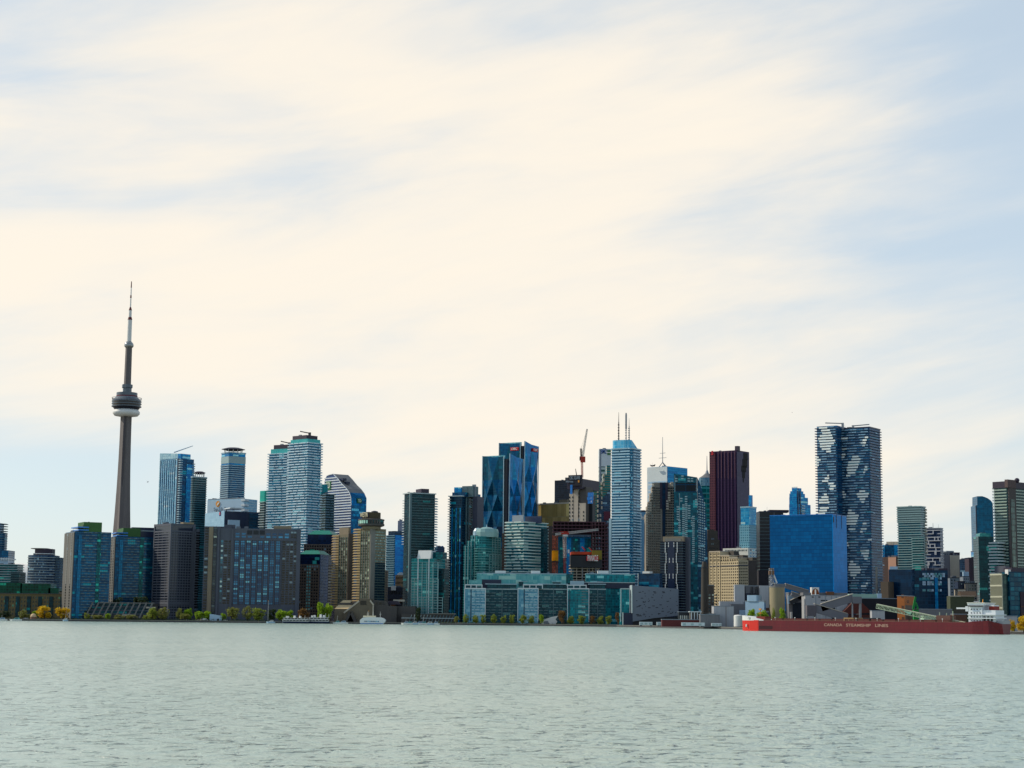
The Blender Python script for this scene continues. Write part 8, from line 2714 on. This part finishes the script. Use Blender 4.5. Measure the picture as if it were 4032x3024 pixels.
# trailers parked on the quay left of the ship
tr_l = ['long pale trailer nearest the grey wedge on the quay', 'pale trailer second from the grey wedge', 'pale trailer before the dark red shed, third along', 'last pale trailer before the round white tank']
for k, (v, x0, x1, yt) in enumerate((('s', 1362, 1545, 1475), ('s', 1606, 1918, 1478), ('j', 155, 485, 1412), ('j', 580, 722, 1420))):
    Y = 1665 if k < 2 else 1618
    a, b_ = at(v, x0, 1520 if k < 2 else 1462, Y), at(v, x1, yt, Y)
    t = thing('trailer', tr_l[k], 'trailer', ((a.x + b_.x) / 2, Y, G), 0, 'trailers parked on the quay')
    W = b_.x - a.x
    h = b_.z - G
    bd = obj('body', MB().box(-W / 2, W / 2, -1.4, 1.4, .9, h), M['white_metal'], t)
    for q in range(max(3, int(W / 6))):
        xx = -W / 2 + W * (q + .2) / max(3, int(W / 6))
        obj('panel', MB().box(xx, xx + 2.6, -1.48, -1.3, 1.4, h - .8), flat('pale_panel', '#9fb0b0', var=.2) if q == 0 and k == 0 else bpy.data.materials['pale_panel'], bd)
    for q in (-.42, -.34, .36, .43):
        obj('wheel', MB().tube((W * q, -1.45, .5), (W * q, 1.45, .5), .5, None, 12), M['dark_metal'], t)
# marina sheds by the small boats
B = Bld('marina_terrace', 'low grey terrace with slanted posts behind the moored small boats', 'terrace', 'f', 225, 800, None, 1490, 1880, 0, 14)
B.body(M['conc_dark'])
B.part('terrace_roof', MB().box(B.bx[0] + 30, B.bx[1] + 1, B.bx[2] - 2, B.bx[3], B.H, B.H + 1), M['conc_grey'])
for k in range(14):
    x = B.bx[0] + 8 + (B.W - 12) * k / 13
    B.part('slanted_post', MB().beam((x, B.bx[2] - 2.4, 0), (x + 3, B.bx[2] - .6, B.H * .9), .7, .7), M['slab_dim'])
B.part('railing', MB().box(B.bx[0], B.bx[1], B.bx[2] - 2.6, B.bx[2] - 2.4, B.H * .5, B.H * .58), M['slab'])
p = at('c', 1010, 1460, 1850)
t = thing('white_kiosk', 'small pale wedge kiosk under the broad concrete slab tower', 'kiosk', (p.x, p.y, G))
obj('wall', MB().side([(-7, 0), (6, 0), (6, 5.2), (-7, 7.4)], -2, 3), M['pale_blue'], t)
obj('door', MB().box(1, 3, -2.2, -1.8, 0, 2.4), M['dark_metal'], t)
for k, (v, x, y, Y, lab) in enumerate((('e', 1420, 1500, 1846, 'thin flagpole before the hotel podium'), ('e', 50, 1300, 1856, 'thin pale flagpole left of the two ferries'))):
    p = at(v, x, 1500, Y)
    t = thing('flagpole', lab, 'flagpole', (p.x, Y, G))
    obj('pole', MB().tube((0, 0, 0), (0, 0, 22 if k else 12), .25, .1, 6), M['white'], t)
    obj('truck_ball', MB().ball((0, 0, 22 if k else 12), .35, 8, 6), M['gold'], t)

cl = ['white van parked on the lawn right of the bright green trees', 'silver car on the shore between the two concrete towers', 'grey car right of the silver one on the shore', 'white car near the foot of the slab tower', 'pale car at the far left shore under the brick block']
for k, (v, x, y, L_, hex_) in enumerate((('c', 845, 1464, 6.0, '#d8d8d4'), ('c', 592, 1460, 4.6, '#a8acb0'), ('c', 682, 1462, 4.6, '#6a7076'), ('c', 1120, 1466, 4.6, '#dcdcd8'), ('a', 330, 1528, 4.8, '#c4c8cc'))):
    p = at(v, x, y, 1843 if v == 'c' else 1832)
    t = thing('parked_car' if k else 'parked_van', cl[k], 'van' if k == 0 else 'car', (p.x, p.y + 6, G + .3))
    n, h = L_ / 2, 2.3 if k == 0 else 1.45
    obj('body', MB().side([(-n, .35), (n, .35), (n, .85), (n * .8, h * .62), (-n * .97, h * .62)], -.9, .9), flat('car_paint', hex_, var=.05, rough=.3), t)
    obj('cabin', MB().side([(-n * .9, h * .6), (n * .55, h * .6), (n * .3, h), (-n * .8, h)], -.8, .8), M['dark_bay'] if k else M['white'], t)
    for q in (-.62, .62):
        for yy in (-.92, .72):
            obj('wheel', MB().tube((n * q, yy, .36), (n * q, yy + .2, .36), .36, None, 12), M['dark_metal'], t)

# birds
for lab, v, x, y, Y, s, rz in (('blurred dark gull flying right of the spire tower', 'b', 75, 825, 500, .45, .9), ('tiny dark gull high left of the tall panel tower', 'p', 3119, 1624, 700, .36, .1)):
    p = at(v, x, y, Y)
    t = thing('gull', lab, 'bird', p, rz)
    mt = flat('gull_grey', '#4a4050', var=.1)
    bd = MB().add([], [])
    prof = [(-.7, .02), (-.4, .1), (0, .14), (.4, .1), (.62, .05), (.72, .01)]
    vs, fs = [], []
    n = 8
    for x_, r_ in prof:
        for k in range(n):
            vs.append((x_ * s, r_ * s * math.cos(2 * PI * k / n), r_ * s * math.sin(2 * PI * k / n)))
    for j in range(len(prof) - 1):
        for k in range(n):
            fs.append((j * n + k, j * n + (k + 1) % n, (j + 1) * n + (k + 1) % n, (j + 1) * n + k))
    fs += [tuple(range(n))[::-1], tuple((len(prof) - 1) * n + k for k in range(n))]
    obj('body', MB().add(vs, fs), mt, t)
    for sg in (-1, 1):
        up = 1.0 if v == 'b' else .25
        w0 = [(-.15, 0, .08), (.25, 0, .08), (.2, sg * .6, .08 + up * .5), (-.1, sg * .6, .08 + up * .5), (-.05, sg * 1.25, .08 + up * .75)]
        w1 = [(a[0], a[1], a[2] - .03) for a in w0]
        obj('wing', MB().add([(a[0] * s, a[1] * s, a[2] * s) for a in w0 + w1], [(0, 1, 2, 3), (3, 2, 4), (8, 7, 6, 5), (9, 7, 8), (0, 5, 6, 1), (1, 6, 7, 2), (2, 7, 9, 4), (4, 9, 8, 3), (3, 8, 5, 0)]), mt, t)

# ---------------------------------------------------------------- trees
def leafmat(name, c1, c2, c3):
    m = bpy.data.materials.new(name)
    nt, b = nodes(m)
    ge = N(nt, 'ShaderNodeNewGeometry')
    r_ = ge.outputs['Random Per Island']
    c = mix(nt, r_, lin(c1), lin(c2))
    c = mix(nt, mth(nt, 'GREATER_THAN', r_, .8), c, lin(c3))
    nt.links.new(c, b.inputs['Base Color'])
    b.inputs['Roughness'].default_value = .7
    tr = N(nt, 'ShaderNodeBsdfTranslucent', ins={0: c})
    mx = N(nt, 'ShaderNodeMixShader', ins={0: .45, 1: b.outputs[0], 2: tr.outputs[0]})
    nt.links.new(mx.outputs[0], nt.nodes['Material Output'].inputs[0])
    return m


LEAF = {
    'willow': leafmat('willow_leaves', '#c0980e', '#e0bc1c', '#f0d436'),
    'bare': leafmat('brown_twigs', '#6c6a38', '#929648', '#a8b052'),
    'bright': leafmat('fresh_green_leaves', '#6c8e14', '#9cbc26', '#c0d63c'),
    'olive': leafmat('olive_leaves', '#6c7c2a', '#98a43a', '#b4bc4a'),
    'rust': leafmat('rusty_leaves', '#6a4c26', '#8a6834', '#9c7c40'),
    'dark': leafmat('dark_green_leaves', '#1f2f14', '#304620', '#455c36'),
}
BARK = flat('bark', '#3a2e24', var=.25, scale=1.5)


def make_tree(kind, seed, dens=1.0):
    """unit tree: height 1, crown half-width about .5"""
    r = random.Random(seed)
    tb = MB().tube((0, 0, 0), (.01, 0, .3), .035, .024, 8)
    tips = []
    for k in range(9):
        a = 2 * PI * k / 9 + r.uniform(-.3, .3)
        h = r.uniform(.2, .34)
        e = (math.cos(a) * r.uniform(.14, .34), math.sin(a) * r.uniform(.14, .34), h + r.uniform(.18, .4))
        tb.tube((.01, 0, h - .03), e, .016, .006, 5)
        for q in range(2):
            e2 = (e[0] * r.uniform(1.0, 1.4), e[1] * r.uniform(1.0, 1.4), e[2] + r.uniform(-.04, .16))
            tb.tube(e, e2, .006, .003, 4)
            tips.append(e2)
    cr = MB()
    blobs = []
    for k in range(20):
        a, rad = r.uniform(0, 2 * PI), math.sqrt(r.random()) * .36
        z = r.uniform(.2, .86)
        lim = math.sin(min(1, max(0, (z - .08) / .92)) * PI) ** .6
        blobs.append((math.cos(a) * rad * lim, math.sin(a) * rad * lim, z, r.uniform(.10, .19)))
    n = int(1500 * dens)
    for k in range(n):
        bx_ = r.choice(blobs)
        while True:
            d = Vector((r.uniform(-1, 1), r.uniform(-1, 1), r.uniform(-1, 1)))
            if .3 < d.length < 1:
                break
        c = Vector(bx_[:3]) + d * bx_[3]
        if c.z < .1:
            continue
        s = r.uniform(.010, .024)
        u = Vector((r.uniform(-1, 1), r.uniform(-1, 1), r.uniform(-.6, .6))).normalized()
        w_ = u.orthogonal().normalized()
        w_ = (Matrix.Rotation(r.uniform(0, 6.28), 3, u) @ w_)
        if kind == 'willow':
            w_ = (w_ + Vector((0, 0, -1.2))).normalized()
        cr.add([c - u * s - w_ * s, c + u * s - w_ * s, c + u * s + w_ * s * 1.6, c - u * s + w_ * s * 1.6], [(0, 1, 2, 3)])
    return tb.mesh('trunk', BARK), cr.mesh('crown', LEAF[kind], False, False)


TREES = {}
DENS = {'bare': 1.1, 'willow': 1.9, 'bright': 1.6, 'olive': 1.3, 'rust': 1.1, 'dark': 1.5}


def tree(lab, kind, v, x0, x1, yt, yb, Y, group=None, k=0):
    key = (kind, k % 3)
    if key not in TREES:
        TREES[key] = make_tree(kind, hash(kind) % 1000 if False else sum(map(ord, kind)) + k % 3, DENS[kind])
    a, b_ = at(v, x0, yb, Y), at(v, x1, yb, Y)
    top = at(v, (x0 + x1) / 2, yt, Y)
    t = thing({'willow': 'willow_tree', 'rust': 'rusty_tree', 'bare': 'budding_tree'}.get(kind, 'tree'), lab, 'tree', ((a.x + b_.x) / 2, Y, G - .1), rng.uniform(0, 6.28), group)
    H = top.z - G
    W = (b_.x - a.x)
    t.scale = (W / .95, W / .95, H / .98)
    link('trunk', TREES[key][0], t)
    link('crown', TREES[key][1], t)
    return t


tl = [
    ('big yellow willow, the left one of two beside the beige dome', 'willow', 'a', 478, 735, 1332, 1535, 1845),
    ('smaller yellow willow, right of the big one at the foot of the blue tower', 'willow', 'a', 735, 975, 1350, 1535, 1848),
    ('brown leafless bush-like tree left of the beige dome', 'bare', 'a', 240, 420, 1380, 1535, 1850),
    ('dark shrubby tree at the left frame edge', 'dark', 'a', -30, 160, 1400, 1535, 1850),
    ('small green tree left of the willows before the brick block', 'bright', 'a', 425, 520, 1400, 1535, 1856),
    ('small yellow-green tree at the left foot of the terraced block', 'olive', 'a', 1125, 1230, 1420, 1535, 1850),
    ('low brown tree before the terraced block, left of its light green one', 'bare', 'a', 1215, 1420, 1450, 1535, 1846),
    ('little light green tree before the middle of the terraced block', 'bright', 'a', 1420, 1510, 1435, 1535, 1844),
    ('low brown tree before the right half of the terraced block', 'bare', 'a', 1520, 1700, 1445, 1535, 1846),
    ('brown tree below the right end of the terraced block', 'bare', 'a', 1680, 1880, 1445, 1535, 1848),
    ('broad olive-brown tree before the left foot of the brown concrete tower', 'olive', 'c', 40, 240, 1290, 1470, 1850),
    ('broad bare tree touching the right side of the olive-brown one', 'bare', 'c', 180, 365, 1272, 1470, 1852),
    ('yellowish low tree at the water under the brown concrete tower', 'olive', 'c', -10, 90, 1390, 1470, 1846),
    ('bare tree between the two concrete towers, left one', 'bare', 'c', 440, 560, 1285, 1470, 1856),
    ('fresh green tree between the two concrete towers', 'bright', 'c', 555, 690, 1285, 1465, 1860),
    ('brown low tree right below the fresh green one', 'bare', 'c', 500, 660, 1360, 1470, 1848),
    ('bright green tree, left of the pale wedge kiosk', 'bright', 'c', 700, 840, 1335, 1470, 1850),
    ('bright green tree touching the pale wedge kiosk', 'bright', 'c', 810, 965, 1322, 1470, 1852),
    ('yellow-green small tree right of the pale wedge kiosk', 'bright', 'c', 1045, 1150, 1360, 1470, 1850),
    ('round bare tree before the left half of the slab tower', 'bare', 'c', 1100, 1340, 1272, 1472, 1854),
    ('tall bare tree before the middle of the slab tower', 'bare', 'c', 1350, 1510, 1250, 1472, 1856),
    ('wide olive tree before the right half of the slab tower', 'olive', 'c', 1450, 1700, 1290, 1474, 1856),
    ('dark tree behind the wide olive one, under the slab tower', 'dark', 'c', 1680, 1850, 1300, 1470, 1870),
    ('leafy bright green tree behind the left ferry', 'bright', 'e', 145, 335, 1305, 1470, 1864),
    ('pale green tree at the right side of the leafy one behind the ferry', 'bright', 'e', 285, 425, 1318, 1470, 1868),
    ('tall green tree behind the right ferry, left of the pair', 'bright', 'e', 695, 830, 1212, 1440, 1872),
    ('tall green tree behind the right ferry, next to the sunlit roof', 'bright', 'e', 800, 960, 1218, 1440, 1874),
    ('reddish bare tree above the gap between the two ferries', 'rust', 'e', 430, 620, 1290, 1450, 1876),
    ('slim dark green tree at the left foot of the green condo', 'dark', 'f', 370, 445, 1405, 1580, 1872),
    ('dark roof-garden tree on the low block behind the terraces, left', 'dark', 'a', 1480, 1760, 1205, 1320, 1940),
    ('dark roof-garden tree on the low block behind the terraces, right', 'dark', 'a', 1740, 2050, 1200, 1330, 1938),
    ('yellow-green tree above the ship bow, left of the mast', 'bright', 'j', 1085, 1225, 1215, 1420, 1585),
    ('round green tree above the ship bow, right of the mast', 'bright', 'j', 1190, 1410, 1222, 1420, 1588),
    ('slim green tree standing before the round silo', 'bright', 'j', 1515, 1640, 1195, 1400, 1570),
    ('thin dim tree at the left foot of the silo', 'olive', 'j', 1425, 1500, 1210, 1400, 1580),
    ('smaller yellow willow at the right edge, behind the ship stern', 'willow', 't', 1985, 2105, 970, 1120, 1330),
    ('big yellow willow cut by the right edge', 'willow', 't', 2085, 2330, 925, 1120, 1325),
    ('olive shrub behind the funnel of the ship', 'olive', 't', 1740, 1850, 800, 900, 1420),
]
for k, a in enumerate(tl):
    tree(*a, k=k)
row = [(85, 175, 1190, 'bare', 'leftmost brown young tree of the quay row'), (200, 305, 1168, 'olive', 'young olive tree before the left edge of the left glass court'),
       (335, 440, 1172, 'olive', 'young tree before the dark mullion of the left glass court'), (435, 545, 1172, 'olive', 'young tree at the right edge of the left glass court'),
       (580, 690, 1172, 'olive', 'young tree before the left dark wing, first of three'), (720, 825, 1178, 'olive', 'young tree before the left dark wing, second of three'),
       (835, 940, 1176, 'olive', 'young tree before the left dark wing, third of three'), (960, 1100, 1178, 'olive', 'young tree before the left half of the middle court'),
       (1095, 1200, 1180, 'olive', 'young tree before the right half of the middle court'), (1245, 1325, 1168, 'bright', 'greener young tree left of the white tent sculpture'),
       (1505, 1630, 1120, 'rust', 'tall rusty tree right of the white tent sculpture'), (1620, 1745, 1185, 'olive', 'young tree before the left half of the green court'),
       (1760, 1900, 1185, 'olive', 'young tree before the right half of the green court'), (1920, 2030, 1190, 'rust', 'brownish young tree just right of the green court'),
       (2030, 2145, 1185, 'olive', 'young olive tree before the right dark wing')]
for k, (x0, x1, yt, kd, lab) in enumerate(row):
    tree(lab, kd, 'o', x0, x1, yt, 1290, 1862, 'young trees along the promenade', k)
for k, (x0, x1, yt, kd, lab) in enumerate(((870, 985, 1385, 'olive', 'young olive tree left of the navy porch'), (1010, 1115, 1340, 'rust', 'last rusty young tree, touching the navy porch'))):
    tree(lab, kd, 's', x0, x1, yt, 1515, 1840, 'young trees along the promenade', k)

# low planting along the water's edge: nobody could count it
r = random.Random(77)
hb = MB()
for (v, xa, xb, Y, hmax) in (('a', 380, 2100, 1842, 2.6), ('c', -150, 1750, 1846, 2.8), ('o', -150, 2212, 1866, 2.2), ('a', -60, 420, 1846, 2.4)):
    x = xa
    pa, pb = at(v, xa, 1500, Y), at(v, xb, 1500, Y)
    n = int((pb.x - pa.x) * 9)
    for k in range(n):
        c = Vector((pa.x + (pb.x - pa.x) * r.random(), Y + r.uniform(-2, 6), G + r.random() ** 1.5 * hmax * (.4 + .6 * noise.noise(Vector((k * .0, pa.x + k * .11, 3))) ** 2 + .3)))
        s = r.uniform(.15, .4)
        u = Vector((r.uniform(-1, 1), r.uniform(-1, 1), r.uniform(-1, 1))).normalized()
        w_ = u.orthogonal().normalized()
        hb.add([c - u * s - w_ * s, c + u * s - w_ * s, c + u * s + w_ * s, c - u * s + w_ * s], [(0, 1, 2, 3)])
o = obj('waterside_shrubs', hb, LEAF['dark'], None, None, False, False)
o['kind'] = 'stuff'
o['label'] = 'low dark hedge and shrubs along the quay'
pa, pb = at('c', 300, 1470, 1846), at('c', 1720, 1470, 1846)
struct('lawn', MB().prism([(pa.x, pa.y), (pb.x, pb.y + 6), (pb.x, pb.y + 20), (pa.x, pa.y + 14)], G + .02, G + .35), M['grass'])
